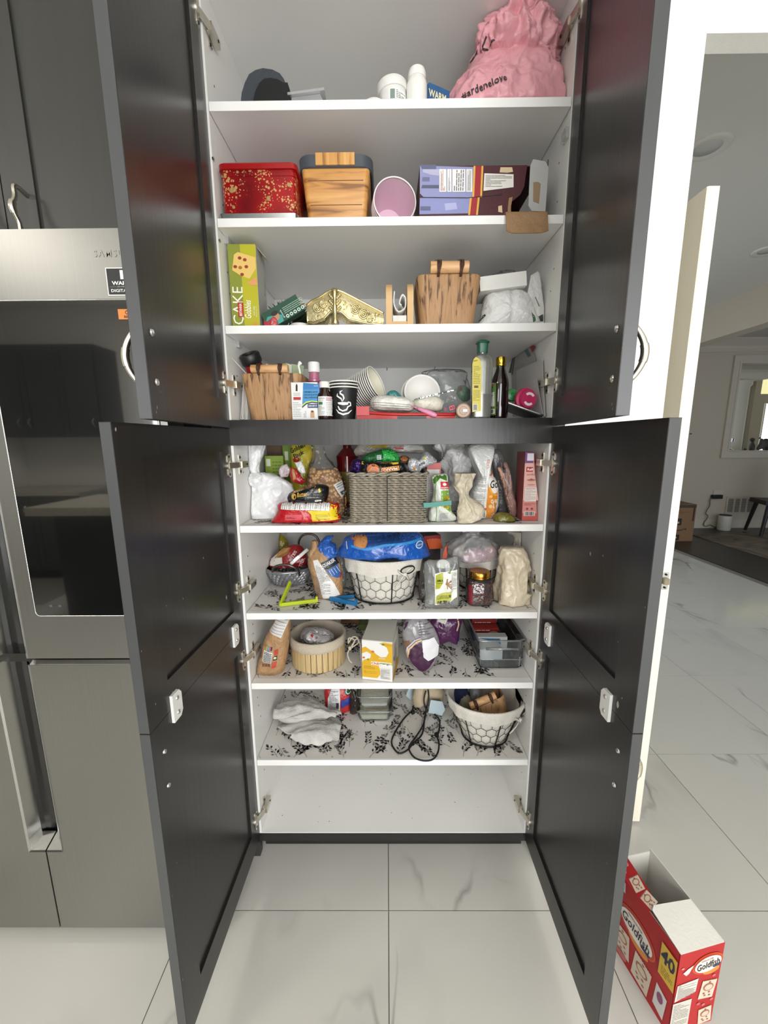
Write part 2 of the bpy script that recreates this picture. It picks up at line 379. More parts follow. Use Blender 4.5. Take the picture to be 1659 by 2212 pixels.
# floor: grout bed + one object for every tile
T = .6; X0, Y0 = -.014, -.1381
floor = mk('floor', g_box(-4.2, 3.72, -3.8, 6.4, -.06, -.0035), GROUT, kind='structure')
_tg = g_box(-.2985, .2985, -.2985, .2985, -.009, 0, .0012)
_tm = bpy.data.meshes.new('tile'); _tm.from_pydata([tuple(p) for p in _tg[0]], [], _tg[1]); _tm.materials.append(MARBLE)
for i in range(-6, 7):
    for j in range(-5, 10):
        cx, cy = X0+(i+.5)*T, Y0+(j+.5)*T
        if cx > 3.5 or (cx < -.4 and cy > -.0 and cx < -1.5 and cy > 1) or (cx < .6 and cy > .9): continue
        if cy < -2.3 and abs(cx) > 3: continue
        o = bpy.data.objects.new('tile', _tm); COL.objects.link(o); o.parent = floor; o.location = V((cx, cy, 0))-BASE[floor.name]
mk('floor_dining', g_box(3.72, 9, -1.0, 6.4, -.06, .002), DARKW, kind='structure')
mk('trim_threshold', g_box(3.675, 3.735, -1.0, 6.4, -.01, .006, .003), DARKW, kind='structure')
# kitchen shell (mostly behind the camera: it lights the pantry and shows in the fridge glass)
mk('wall_pantry_left', g_box(-4.2, -1.46, .42, .54, 0, 2.8), WALLP, kind='structure')
mk('wall_behind_pantry', g_box(-1.46, .452, .545, .66, 0, 2.8), WALLP, kind='structure')
mk('wall_partition', bevel(g_box(.470, .73, 0, 1.9, 0, 2.8), .004, 2), WALLP, kind='structure')
mk('wall_header', g_box(.73, 4.1, .0, .05, 2.305, 2.8), WALLP, kind='structure')
mk('wall_left', g_box(-4.2, -4.08, -3.8, .42, 0, 2.8), WALLP, kind='structure')
mk('wall_right', g_box(2.3, 2.4, -3.8, -.35, 0, 2.8), WALLP, kind='structure')  # unseen wall, set close in to keep patio daylight off the hall
mk('wall_rear', J(g_box(-4.2, -2.6, -3.92, -3.8, 0, 2.8), g_box(-2.6, -1.3, -3.92, -3.8, 0, 1.15), g_box(-2.6, -1.3, -3.92, -3.8, 2.3, 2.8),
                  g_box(-1.3, -.45, -3.92, -3.8, 0, 2.8), g_box(-.45, 1.95, -3.92, -3.8, 2.55, 2.8), g_box(1.95, 2.4, -3.92, -3.8, 0, 2.8)), WALLP, kind='structure')
mk('ceiling', g_box(-4.2, 4.2, -3.92, .66, 2.8, 2.86), mat('kitchen_ceiling', '#f0eee9', .9), kind='structure')
mk('ceiling_hall', g_box(.45, 9, .0, 6.4, 2.80, 2.86), CEILP, kind='structure')
WTRIM = mat('white_trim', '#efece3', .4)
def frame_win(name, x0, x1, z0, z1, y, bars):
    w = mk(name, J(g_box(x0, x1, y-.06, y, z0, z0+.07), g_box(x0, x1, y-.06, y, z1-.07, z1), g_box(x0, x0+.07, y-.06, y, z0, z1), g_box(x1-.07, x1, y-.06, y, z0, z1),
              *[g_box(b-.035, b+.035, y-.06, y, z0, z1) for b in bars]), WTRIM, kind='structure'); return w
w1 = frame_win('window_1', -2.6, -1.3, 1.15, 2.3, -3.82, [-1.95])
w2 = frame_win('door_1', -.45, 1.95, 0, 2.55, -3.82, [.75])
GLASS = clear('window_glass', '#ffffff', .03, bump=None, rough=.02)
for ww, (a, b, c, d) in ((w1, (-2.53, -1.985, 1.22, 2.23)), (w1, (-1.915, -1.37, 1.22, 2.23)), (w2, (-.38, .715, .07, 2.48)), (w2, (.785, 1.88, .07, 2.48))):
    mk('pane', g_box(a, b, -3.86, -3.855, c, d), GLASS, ww)
# hall: opened white door slab, its latch, and dining room beyond
SLABW = mat('door_white', '#efe9d8', .45); SLABF = mat('door_flank', '#f3ebd9', .6, var=(3, .9, '#efe5cf'), bump=(9, .10), stretch=(1, 60, 1))
d2 = mk('door_2', [(g_box(.8735, .905, .134, .9, .012, 2.068, .002), SLABW), (g_box(.870, .8735, .1345, .9, .013, 2.067), SLABF)], None, kind='structure')
CHROME = mat('chrome', '#c9c9c7', .18, metal=1); STEELD = mat('dark_steel', '#3a3a3a', .35, metal=.9)
zl = WY(1440, 1255, .134).z
lt = mk('latch_plate', g_prism([(-.0105+x, y) for x, y in [(p[0]+.0105, p[1]) for p in rrect(.0105, .03, .005)]], (.8895, .1335, zl), (1, 0, 0), (0, 0, 1), (0, -1, 0), .002), CHROME, d2)
mk('latch_bolt', J(g_box(.882, .897, .124, .136, zl-.010, zl+.010, .003, 2)), mat('brass_worn', '#9b937e', .35, metal=.8), lt)
for s in (-1, 1): mk('screw', g_lathe([(.0035, 0), (.003, .0012), (.0008, .0012)], 12, (0, 0, 0)) and xf(g_lathe([(.0035, 0), (.003, .0012), (.0008, .0008)], 12), Matrix.Translation((.8895, .1315, zl+s*.022)) @ Matrix.Rotation(PI/2, 4, 'X')), STEELD, lt)
# dining room far wall with its opening
FY = 5.02; ox0, ox1, oz0, oz1 = 5.17, 6.9, 1.19, 2.46
mk('wall_far', J(g_box(3.3, ox0, FY, FY+.12, 0, 2.9), g_box(ox1, 9, FY, FY+.12, 0, 2.9), g_box(ox0, ox1, FY, FY+.12, 0, oz0), g_box(ox0, ox1, FY, FY+.12, oz1, 2.9)), HALLP, kind='structure')
mk('baseboard_far', J(g_box(3.3, 9, FY-.015, FY, 0, .115, .003), g_box(3.3, 9, FY-.011, FY, .115, .14, .003)), mat('hall_trim', '#c9c0b0', .5), kind='structure')
HT = mat('hall_trim', '#c9c0b0', .5)
mk('trim_1', J(*[g_box(a, b, FY-.03, FY, c, d, .004) for a, b, c, d in ((ox0-.11, ox1+.1, oz1, oz1+.11), (ox0-.11, ox1+.1, oz0-.10, oz0), (ox0-.11, ox0, oz0, oz1))], g_box(ox0-.030, ox0-.002, FY-.036, FY-.028, oz0+.001, oz1+.03, .002),
     g_box(ox0, ox1, FY-.03, FY+.14, oz0-.002, oz0+.012)), HT, kind='structure')
mk('trim_2', g_loft([[V((x, FY-o, z)) for o, z in ((0, 2.62), (.012, 2.62), (.03, 2.66), (.035, 2.70), (.09, 2.78), (.10, 2.80), (0, 2.80))] for x in (3.3, 9)]), HT, kind='structure')
# crown running along the room's left side
mk('trim_3', g_loft([[V((3.72+o, y, z)) for o, z in ((0, 2.62), (.012, 2.62), (.03, 2.66), (.035, 2.70), (.09, 2.78), (.10, 2.80), (0, 2.80))] for y in (1.2, FY)]), HT, kind='structure')
mk('wall_dining_left', g_box(3.55, 3.72, 4.35, FY, 0, 2.8), HALLP, kind='structure')
mk('wall_dining_beam', g_box(3.55, 3.72, .13, 4.35, 2.45, 2.8), HALLP, kind='structure')
mk('wall_dining_right', g_box(9, 9.1, -1, 6.4, 0, 2.9), HALLP, kind='structure')
mk('wall_hall_end', g_box(.45, 3.55, 6.0, 6.1, 0, 2.9), HALLP, kind='structure')
# entrance seen through the opening: column, door frame with transom, bright glazing
ENT = mat('entry_paint', '#b5ad97', .7)
EX = WY(1628, 900, 7.3).x; CX_ = WY(1590, 900, 5.95).x; CR = (WY(1607, 900, 5.95).x-WY(1573, 900, 5.95).x)/2
mk('wall_entry', J(g_box(4.6, EX-.12, 7.3, 7.42, 0, 3.2), g_box(EX-.12, 9.4, 7.3, 7.42, 2.75, 3.2)), ENT, kind='structure')
mk('floor_entry', g_box(3.3, 9.4, FY+.12, 7.42, -.06, .002), DARKW, kind='structure')
mk('ceiling_entry', g_box(3.3, 9.4, FY+.12, 7.42, 3.2, 3.26), CEILP, kind='structure')
EW = mat('entry_white', '#d8d3c4', .6); zc_ = WY(1580, 822, 5.95).z
mk('wall_entry_beam', J(g_box(4.6, 9.4, 5.75, 6.15, zc_+.12, zc_+.62), g_box(4.5, 9.4, 5.70, 6.2, zc_+.08, zc_+.14), g_box(4.6, CX_+CR+.12, 5.66, 6.24, zc_-.01, zc_+.09)), EW, kind='structure')
mk('trim_column', g_lathe([(CR*1.2, 0), (CR*1.2, .08), (CR, .1), (CR*.95, zc_-.12), (CR*1.15, zc_-.08), (CR*1.15, zc_-.01)], 28, (CX_, 5.95, 0)), EW, smooth=SM, kind='structure')
zt1, zt0 = WY(1640, 815, 7.3).z, WY(1640, 852, 7.3).z; zp1 = WY(1645, 872, 7.3).z
d3 = mk('door_3', J(*[g_box(a, b, 7.22, 7.32, c, d) for a, b, c, d in ((EX-.12, EX, 0, zt1+.1), (EX, 9.4, zp1+.06, zt0), (EX, 9.4, zt1, zt1+.1), (EX, EX+.11, .5, zp1), (EX, 9.4, zp1, zp1+.06), (EX, 9.4, 0, .5))]), ENT, kind='structure')
_pane = mat('daylit_glass', '#e9f4f6', .3, emit=1.6); _pane2 = mat('daylit_transom', '#e6e0a8', .3, emit=.7)
mk('pane', g_box(EX+.09, 9.35, 7.33, 7.345, .45, zp1+.03), _pane, d3); mk('pane', g_box(EX-.02, 9.35, 7.33, 7.345, zt0-.03, zt1+.03), _pane2, d3)
for k in (.28, .8): mk('mullion', g_box(EX+k-.015, EX+k+.015, 7.31, 7.33, zt0, zt1), HT, d3)
mk('glazing_bar', g_box(EX+.20, EX+.23, 7.31, 7.33, .5, zp1), HT, d3)
def wall_sconce():
    o = mk('wall_sconce', g_lathe([(.015, 0), (.06, .02), (.075, .1), (.06, .2), (.02, .23)], 20, WY(1607, 838, 7.2), sx=1, sy=.7), mat('sconce_white', '#d9d3be', .5), smooth=True,
           label='cream rounded wall sconce high on the entrance wall beside the column', cat='sconce')
wall_sconce()
# lamps in the hall ceiling (unlit)
for nm, px, py in (('a', 1528, 318), ('b', 1659, 541)):
    c = WZ(px, py, 2.80)
    t = thing('ceiling_downlight', 'unlit round recessed downlight in the grey hall ceiling, ' + ('near the partition wall' if nm == 'a' else 'further in, before the crown moulding'), 'ceiling light', c-V((0, 0, .012)))
    mk('trim_ring', g_lathe([(.062, -.004), (.088, -.012), (.098, -.006), (.10, 0)], 36, c, False, False), mat('downlight_white', '#d8d5cd', .5), t, smooth=True)
    mk('diffuser', g_lathe([(.004, -.003), (.064, -.004), (.064, .0)], 36, c), mat('downlight_lens', '#c4c2bd', .4), t, smooth=True)
# ================================================================ pantry cabinet
def black_door_mat():
    m = bpy.data.materials.new('espresso_door'); m.use_nodes = True; nt = m.node_tree; N = nt.nodes; L = nt.links; b = N['Principled BSDF']
    tc = N.new('ShaderNodeTexCoord'); mp = N.new('ShaderNodeMapping'); mp.inputs['Scale'].default_value = (14, 14, .9); L.new(tc.outputs['Object'], mp.inputs[0])
    t = N.new('ShaderNodeTexNoise'); t.inputs['Scale'].default_value = 6; t.inputs['Detail'].default_value = 6; L.new(mp.outputs[0], t.inputs['Vector'])
    r = N.new('ShaderNodeValToRGB'); r.color_ramp.elements[0].color = hx('#1c1b1b')+(1,); r.color_ramp.elements[1].color = hx('#2a2725')+(1,); L.new(t.outputs['Fac'], r.inputs[0])
    L.new(r.outputs[0], b.inputs['Base Color']); b.inputs['Roughness'].default_value = .30; b.inputs['Specular IOR Level'].default_value = .5
    bp = N.new('ShaderNodeBump'); bp.inputs['Strength'].default_value = .06; bp.inputs['Distance'].default_value = .004; L.new(t.outputs['Fac'], bp.inputs['Height']); L.new(bp.outputs[0], b.inputs['Normal'])
    return m
BLACK = black_door_mat()
WHITE = mat('melamine_white', '#ecebe8', .38, bump=(500, .03), var=(3, .8, '#e7e6e2'))
WSHELF = mat('shelf_white', '#f4f3f0', .42)
W2 = .431; CW = .4485; CDEP = .52
pc = thing('pantry_cabinet', 'tall pantry cabinet with white interior and four open black shaker doors', 'cabinet', (0, .25, 0))
for s in (-1, 1):
    sp = mk('side_panel', g_box(*sorted((s*W2, s*CW)), 0, CDEP, .088, 2.445), WHITE, pc)
    # shelf pin holes and pins
    R = random.Random(5+s)
    for z in (2.33, 2.25, 2.08, 1.99, 1.83, 1.78, 1.57, 1.535, 1.30, 1.05, 1.0, .83, .80, .58, .55, .50, .30):
        y = .045+R.uniform(0, .02); g = g_lathe([(.0022, 0), (.0022, .0006)], 10)
        mk('pin_hole', xf(g, Matrix.Translation((s*(W2-.0003), y, z)) @ Matrix.Rotation(PI/2, 4, 'Y')), ink('#57534c'), sp)
mk('back_panel', g_box(-CW, CW, CDEP, CDEP+.008, .088, 2.445), WHITE, pc)
mk('top_panel', g_box(-W2, W2, 0, CDEP, 2.427, 2.445), WHITE, pc)
for i, z in enumerate(S):
    if i == 3: mk('shelf', g_box(-W2, W2, .02, CDEP, z-.018, z), WHITE, pc); continue
    if i == 8: mk('bottom_panel', g_box(-W2, W2, .0, CDEP, z-.018, z), WSHELF, pc); continue
    mk('shelf', g_box(-W2+.0015, W2-.0015, 0, CDEP, z-.0195, z, .0008), WSHELF, pc)
R = random.Random(21); pr = Pr()
for k in range(26): pr.ell(R.uniform(-.40, .40), R.uniform(.02, .45), R.uniform(.0008, .0022), R.uniform(.0006, .0016), '#6d6152', 0, 8)
tag(pr.put('dust_specks', pc, Fr((0, 0, S[8]), (1, 0, 0), (0, 1, 0), (0, 0, 1)), .0003), kind='stuff')
mk('middle_rail', g_box(-CW, CW, -.003, .016, 1.378, 1.446, .001), BLACK, pc)
mk('toe_kick', [(g_box(-CW+.006, CW, .060, .075, .002, .099, .001), BLACK), (g_box(-CW+.004, CW-.004, -.002, .012, .088, .1165), BLACK)], None, pc)
# shelf supports (little clear brackets and pins at the shelf backs)
CLEARB = clear('clear_bracket', '#eef0f0', .2, milky=.3)
for px, py, s in ((485, 278, -1), (1222, 292, 1), (492, 520, -1), (515, 742, -1)):
    p = WX(px, py, s*(W2-.004)); mk('shelf_support', g_box(p.x-.006, p.x+.006, p.y-.012, p.y+.012, p.z-.012, p.z+.010, .003), CLEARB, pc)
for px, py, s in ((459, 343, -1), (473, 520, -1)):
    p = WX(px, py, s*W2); mk('shelf_pin', xf(g_lathe([(.004, 0), (.0045, .003), (.002, .004)], 14), Matrix.Translation(p) @ Matrix.Rotation(PI/2*(-s), 4, 'Y')), CHROME, pc, smooth=SM)
mk('support_hook', g_tube([WY(836, 800, .515), WY(836, 790, .50), WY(838, 788, .49)], .0012), STEELD, pc)
mk('support_hook', g_tube(spline([WY(937, 800, .5), WY(942, 788, .49)], 3), .001), STEELD, pc)
NICK = mat('hinge_nickel', '#d6d1c4', .34, metal=1, bump=(200, .1))
WPL_ = plast('#e3e2de', .4)
def dxf(side, hx_, ang):
    a = math.radians(ang); return (V((hx_, 0, 0)), V((-side*cos(a), -sin(a), 0)), V((-side*sin(a), cos(a), 0)))
def door_geo(fr3, z0, z1, w, rec, t=.0205):
    """shaker slab; rec=(u0,u1,za,zb) recess on the inner side, another on the outer side"""
    O, D, N = fr3
    def P(u, n, z): return O+D*u+N*n+V((0, 0, z))
    us = [0, rec[0], rec[1], w]; zs = [z0, rec[2], rec[3], z1]; v = []; f = []
    def q(*p): n = len(v); v.extend(p); f.append(tuple(range(n, n+len(p))))
    for n0, dp in ((0, -.006), (-t, .007)):
        for i in range(3):
            for j in range(3):
                dd = dp if i == 1 and j == 1 else 0
                q(P(us[i], n0+dd, zs[j]), P(us[i+1], n0+dd, zs[j]), P(us[i+1], n0+dd, zs[j+1]), P(us[i], n0+dd, zs[j+1]))
        a, b, c, d = us[1], us[2], zs[1], zs[2]
        for (u, z), (u2, z2) in (((a, c), (b, c)), ((b, c), (b, d)), ((b, d), (a, d)), ((a, d), (a, c))):
            q(P(u, n0, z), P(u2, n0, z2), P(u2, n0+dp, z2), P(u, n0+dp, z))
    for (u, z), (u2, z2) in (((0, z0), (w, z0)), ((w, z0), (w, z1)), ((w, z1), (0, z1)), ((0, z1), (0, z0))):
        q(P(u, 0, z), P(u2, 0, z2), P(u2, -t, z2), P(u, -t, z))
    bm = tobm((v, f)); bmesh.ops.remove_doubles(bm, verts=bm.verts[:], dist=1e-5); bmesh.ops.recalc_face_normals(bm, faces=bm.faces[:])
    return bevel(frombm(bm), .0009, 1, 1.2)
def slot(L_, w, n=6):
    r = w/2; return [(r*cos(a), L_/2-r+r*sin(a)) for a in [PI*i/n for i in range(n+1)]]+[(-r*cos(a), -L_/2+r-r*sin(a)) for a in [PI*i/n for i in range(n+1)]]
LIT_EDGE = mat('lit_edge', '#464748', .36, var=(8, .7, '#3f4041'), stretch=(6, 6, 1))  # lighter grey paints the window reflection onto the doors' free edges
def lit_edge(par, fr3, z0, z1, w, t=.0205):
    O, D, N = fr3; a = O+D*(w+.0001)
    mk('lit_edge', g_ext([a+N*-.0008+V((0, 0, z0+.001)), a+N*-(t-.0008)+V((0, 0, z0+.001)), a+N*-(t-.0008)+V((0, 0, z1-.001)), a+N*-.0008+V((0, 0, z1-.001))], D*.0005), LIT_EDGE, par)
def hinge(par, fr3, side, z):
    O, D, N = fr3; Zv = V((0, 0, 1)); c = O+D*.022+V((0, 0, z))
    plate = g_prism(slot(.064, .020), c, D, Zv, N, -.0022)
    cup = g_prism([(.0125*cos(a)+.002, .0125*sin(a)) for a in [2*PI*i/18 for i in range(18)]], c, D, Zv, N, -.0045)
    sx = -side; base = V((side*(W2-.001), .022, z))
    pl2 = g_box(*sorted((side*W2, side*(W2-.003))), .028, .040, z-.027, z+.027, .002)
    body = g_box(*sorted((side*(W2-.004), side*(W2-.017))), .012, .062, z-.009, z+.009, .002)
    a0 = c+N*.004; a1 = V((side*(W2-.012), .016, z))
    ax = (a1-a0); m = Matrix.Translation((a0+a1)/2) @ ax.to_track_quat('X', 'Z').to_matrix().to_4x4()
    arm = xf(g_box(-ax.length/2-.004, ax.length/2+.004, -.0025, .0025, -.0075, .0075, .001), m)
    scr = J(*[xf(g_lathe([(.0042, 0), (.003, .0016), (.0006, .001)], 10), Matrix.Translation((side*(W2-.003), .034, z+k*.02)) @ Matrix.Rotation(-side*PI/2, 4, 'Y')) for k in (-1, 1)],
            *[xf(g_lathe([(.004, 0), (.003, .0014), (.0006, .0008)], 10), Matrix.Translation(c+Zv*(k*.024)+N*.002) @ N.to_track_quat('Z', 'Y').to_matrix().to_4x4()) for k in (-1, 1)],
            xf(g_lathe([(.0035, 0), (.0025, .0014), (.0006, .0006)], 10), Matrix.Translation((side*(W2-.017), .05, z)) @ Matrix.Rotation(-side*PI/2, 4, 'Y')))
    mk('hinge', [(J(plate, cup, pl2, body, arm), NICK), (scr, STEELD)], None, par, smooth=.5)
def screw_on(par, fr3, u, z, r=.0062):
    O, D, N = fr3; mk('screw', xf(g_lathe([(r, 0), (r*.8, .0022), (r*.3, .0024), (r*.25, .001), (.0002, .001)], 14), Matrix.Translation(O+D*u+N*.0002+V((0, 0, z))) @ N.to_track_quat('Z', 'Y').to_matrix().to_4x4()), CHROME, par, smooth=SM)
def mend(par, fr3, u, z):
    O, D, N = fr3; c = O+D*u+V((0, 0, z)); hw, hh = .016, .030
    p = mk('mending_plate', bevel(g_prism([(-hw+.008, -hh), (hw, -hh), (hw, hh-.0), (hw, hh), (-hw+.008, hh), (-hw, hh-.01), (-hw, -hh+.01)][:2]+[(hw, hh), (-hw+.008, hh), (-hw, hh-.01), (-hw, -hh+.01)], c, D, V((0, 0, 1)), N, -.006), .001), WPL_, par)
    for k in (-1, 1): mk('screw', xf(g_lathe([(.0048, 0), (.004, .0018), (.001, .001)], 14), Matrix.Translation(c+N*.006+V((0, 0, k*.016))) @ N.to_track_quat('Z', 'Y').to_matrix().to_4x4()), CHROME, p, smooth=SM)
def pull(par, fr3, u, z, t=.0205, h=.092):
    """arched three-piece bar pull on the outer side"""
    O, D, N = fr3; c = O+D*u+V((0, 0, z))
    pts = [c-N*(t+.024*cos(PI*k/20*1.0-PI/2)**.8 if 0 < k < 20 else t)+V((0, 0, -h/2+h*k/20)) for k in range(21)]
    rr = [.0042+.0012*cos(PI*(k-10)/20) for k in range(21)]
    body = g_tube(pts, rr, 10); cuff = J(g_tube(pts[7:14], .0064, 12))
    mk('handle', J(body, cuff), mat('brushed_nickel', '#d2cdbf', .25, metal=1), par, smooth=SM)
def specks(par, fr3, pts):
    O, D, N = fr3; R = random.Random(7); pr = Pr()
    for u, z, s in pts: pr.poly([(u+s*R.uniform(.5, 1)*cos(a)*.6, z+s*R.uniform(.5, 1.2)*sin(a)) for a in [2*PI*i/7 for i in range(7)]], '#a8a399')
    tag(pr.put('paint_chip', par, Fr(O, D, V((0, 0, 1)), N), .0003), kind='stuff')
UL, UR, LL, LR = dxf(-1, -.436, 83.7), dxf(1, .433, 80), dxf(-1, -.438, 92), dxf(1, .4365, 90)
for side, f3, lab in ((-1, UL, 'left upper black door, opened outwards'), (1, UR, 'right upper black door, opened outwards')):
    d = mk('upper_door', door_geo(f3, 1.4255, 2.47, .449, (.078, .385, 1.492, 2.40)), BLACK, pc)
    d['label'] = lab
    lit_edge(d, f3, 1.4255, 2.47, .449)
    for z in (2.345, 1.54): hinge(d, f3, side, z)
    for z in (1.563, 1.486): screw_on(d, f3, .421, z)
    pull(d, f3, .421, 1.524)
    specks(d, f3, [(.43, 1.445, .004), (.435, 1.437, .003), (.41, 1.472, .002)])
for side, f3 in ((-1, LL), (1, LR)):
    a = mk('lower_door', door_geo(f3, .8555, 1.4215, .449, (.060, .381, .921, 1.364)), BLACK, pc)
    for z in (1.325, .965): hinge(a, f3, side, z)
    lit_edge(a, f3, .8555, 1.4215, .449)
    mend(a, f3, .366, .856); mend(a, f3, .068, .856)
    specks(a, f3, [(.36, 1.07, .002), (.30, 1.06, .0025), (.2, 1.12, .004), (.1, .98, .006), (.33, .96, .0025), (.425, .90, .003), (.37, .885, .005), (.44, 1.41, .004), (.445, 1.02, .002)] if side < 0 else [(.25, 1.14, .006), (.3, 1.15, .003), (.41, .90, .003), (.40, .878, .008), (.38, 1.0, .002), (.445, 1.1, .002)])
    b = mk('lower_door_extension', door_geo(f3, .093, .8545, .449, (.060, .384, .170, .79)), BLACK, pc)
    for z in (.752, .19): hinge(b, f3, side, z)
    for z in (.79, .713): screw_on(b, f3, .416, z, .005)
    specks(b, f3, [(.445, .48, .002), (.445, .26, .0025), (.42, .53, .002)])
    lit_edge(b, f3, .093, .8545, .449)
    if side > 0: pull(b, f3, .416, .75)
# ================================================================ fridge and cabinet above
def steel_mat(name, c1, c2, rough):
    m = bpy.data.materials.new(name); m.use_nodes = True; nt = m.node_tree; N = nt.nodes; L = nt.links; b = N['Principled BSDF']
    tc = N.new('ShaderNodeTexCoord'); mp = N.new('ShaderNodeMapping'); mp.inputs['Scale'].default_value = (900, 3, 2); L.new(tc.outputs['Object'], mp.inputs[0])
    t = N.new('ShaderNodeTexNoise'); t.inputs['Scale'].default_value = 1; t.inputs['Detail'].default_value = 3; L.new(mp.outputs[0], t.inputs['Vector'])
    r = N.new('ShaderNodeValToRGB'); r.color_ramp.elements[0].color = hx(c1)+(1,); r.color_ramp.elements[1].color = hx(c2)+(1,); L.new(t.outputs['Fac'], r.inputs[0])
    L.new(r.outputs[0], b.inputs['Base Color']); b.inputs['Metallic'].default_value = .92; b.inputs['Roughness'].default_value = rough
    return m
STEEL = steel_mat('brushed_steel', '#8b8a86', '#999893', .34)
fy = -.2; fx0, fxc, fx1 = -1.405, -.95, -.497
ft = thing('refrigerator', 'stainless steel four-door fridge with dark glass screen and recessed handles', 'fridge', (fxc, .12, 0))
DKP = plast('#1c1c1d', .3)
mk('body', g_box(fx0+.005, fx1-.003, fy+.075, .40, .02, 1.75), plast('#3c3d3e', .4), ft)
zs_, zt = .8555, 1.820
GRO = mat('groove_black', '#0a0a0b', .12, coat=.6)
def fdoor(nm, x0, x1, z0, z1, groove_side):
    """door slab with a recessed vertical grip along its inner edge"""
    gw = .044
    a, b = (x0+gw, x1) if groove_side < 0 else (x0, x1-gw)
    gx0, gx1 = (x0, x0+gw) if groove_side < 0 else (x1-gw, x1)
    parts = [(g_box(a, b, fy, fy+.07, z0, z1, .003, 2), STEEL)]
    gz0, gz1 = (.288, z1) if z1 < 1 else (z0, 1.60)
    if z1 < 1: parts.append((g_box(gx0, gx1, fy, fy+.07, z0, gz0, .003, 2), STEEL))
    else: parts.append((g_box(gx0, gx1, fy, fy+.07, gz1, z1, .003, 2), STEEL))
    parts.append((g_box(gx0+.001, gx1-.001, fy+.045, fy+.07, gz0, gz1), GRO))
    e = gx1 if groove_side < 0 else gx0; s = -groove_side
    # polished lips around the grip
    parts.append((g_loft([[V((e+s*.001, fy-.0015, z)), V((e-s*.004, fy+.001, z)), V((e-s*.014, fy+.03, z)), V((e-s*.012, fy+.046, z)), V((e+s*.001, fy+.046, z))] for z in (gz0, gz1)]), CHROME))
    zz = gz0 if z1 < 1 else gz1; k = 1 if z1 < 1 else -1
    parts.append((g_loft([[V((x, fy-.0015, zz)), V((x, fy+.001, zz+k*.004)), V((x, fy+.04, zz+k*.022)), V((x, fy+.046, zz))] for x in (gx0, gx1)]), CHROME))
    return mk(nm, parts, None, ft)
ur_ = fdoor('door', fxc+.002, fx1, zs_+.008, zt, -1); fdoor('door', fx0, fxc-.002, zs_+.008, zt, 1)
fdoor('lower_door', fxc+.002, fx1, .028, zs_-.010, -1); fdoor('lower_door', fx0, fxc-.002, .028, zs_-.010, 1)
mk('gasket', g_box(fx0+.01, fx1-.01, fy+.02, fy+.07, zs_-.012, zs_+.010), GRO, ft)
for x0, x1 in ((fxc+.046, fx1-.004), (fx0+.004, fxc-.046)): mk('trim_strip', g_loft([[V((x, fy+.001, zs_-.010)), V((x, fy+.012, zs_-.003)), V((x, fy+.03, zs_-.001)), V((x, fy+.03, zs_-.010))] for x in (x0, x1)]), CHROME, ft)
sx0 = -.861
SCRG = mat('screen_glass', '#08090a', .03, coat=1, spec=.5); SCRG.node_tree.nodes['Principled BSDF'].inputs['IOR'].default_value = 2.3
gl = mk('screen', [(g_prism([(x+.172, y+.352) for x, y in rrect(.172, .352, .010)], (sx0, fy-.0035, .978), (1, 0, 0), (0, 0, 1), (0, -1, 0), .004), SCRG)], None, ur_)
mk('screen_bezel', g_tube([V((sx0+.172+x*1.010, fy-.0015, .978+.352+y*1.005)) for x, y in rrect(.172, .352, .012)], .0022, 6, True), CHROME, gl, smooth=True)
Pr().rect(sx0+.002-sx0, .0, .01, .01, '#050505') if False else None
pr = Pr(); f_ = Fr((0, fy-.0005, 0), (1, 0, 0), (0, 0, 1), (0, -1, 0))
pr.text('SAMSUNG', -.568, 1.773, .094, mat('emboss_grey', '#96948c', .35, metal=.7), 0, bold=.02, spacing=1.25)
pr.put('maker_lettering', ur_, f_, .0002)
pr = Pr(); st = (-.594, 1.692)
pr.rect(st[0], st[1], st[0]+.10, st[1]+.054, '#e9e7e0', 0).rect(st[0]+.002, st[1]+.002, st[0]+.098, st[1]+.052, '#1b1c1d', 1)
pr.text('10', st[0]+.047, st[1]+.040, .034, '#f4f4f0', 2, h=.018, bold=.03).text('WARRANTY', st[0]+.047, st[1]+.024, .072, '#f4f4f0', 2, h=.0075, bold=.03)
pr.rect(st[0]+.006, st[1]+.0165, st[0]+.09, st[1]+.0171, '#8a8a88', 2).text('ON THE DIGITAL INVERTER', st[0]+.047, st[1]+.0168, .05, '#b9b9b5', 3, h=.0018).text('DIGITAL INVERTER', st[0]+.05, st[1]+.0095, .084, '#f4f4f0', 2, h=.006)
pr.put('warranty_sticker', ur_, f_, .0004)
pr = Pr(); oz = WY(257, 690, fy-.0035)
pr.rect(oz.x, oz.z, oz.x+.05, oz.z+.020, '#e0843a', 0).text('CLEAN', oz.x+.030, oz.z+.0135, .03, '#26201a', 1, h=.008, bold=.02).text('BEFORE USE', oz.x+.030, oz.z+.005, .036, '#26201a', 1, h=.005, bold=.02)
pr.put('orange_sticker', ur_, Fr((0, fy-.0036, 0), (1, 0, 0), (0, 0, 1), (0, -1, 0)), .0004)
for x in (WY(112, 1300, fy).x, WY(131, 1300, fy).x): Pr().rect(x-.004, .992+.008, x+.004, 1.006, '#4a4d50').put('indicator', gl, Fr((0, fy-.0037, 0), (1, 0, 0), (0, 0, 1), (0, -1, 0)), .0003)
mk('foot_grille', g_box(fx0+.01, fx1-.01, fy+.03, fy+.075, .004, .028), DKP, ft)
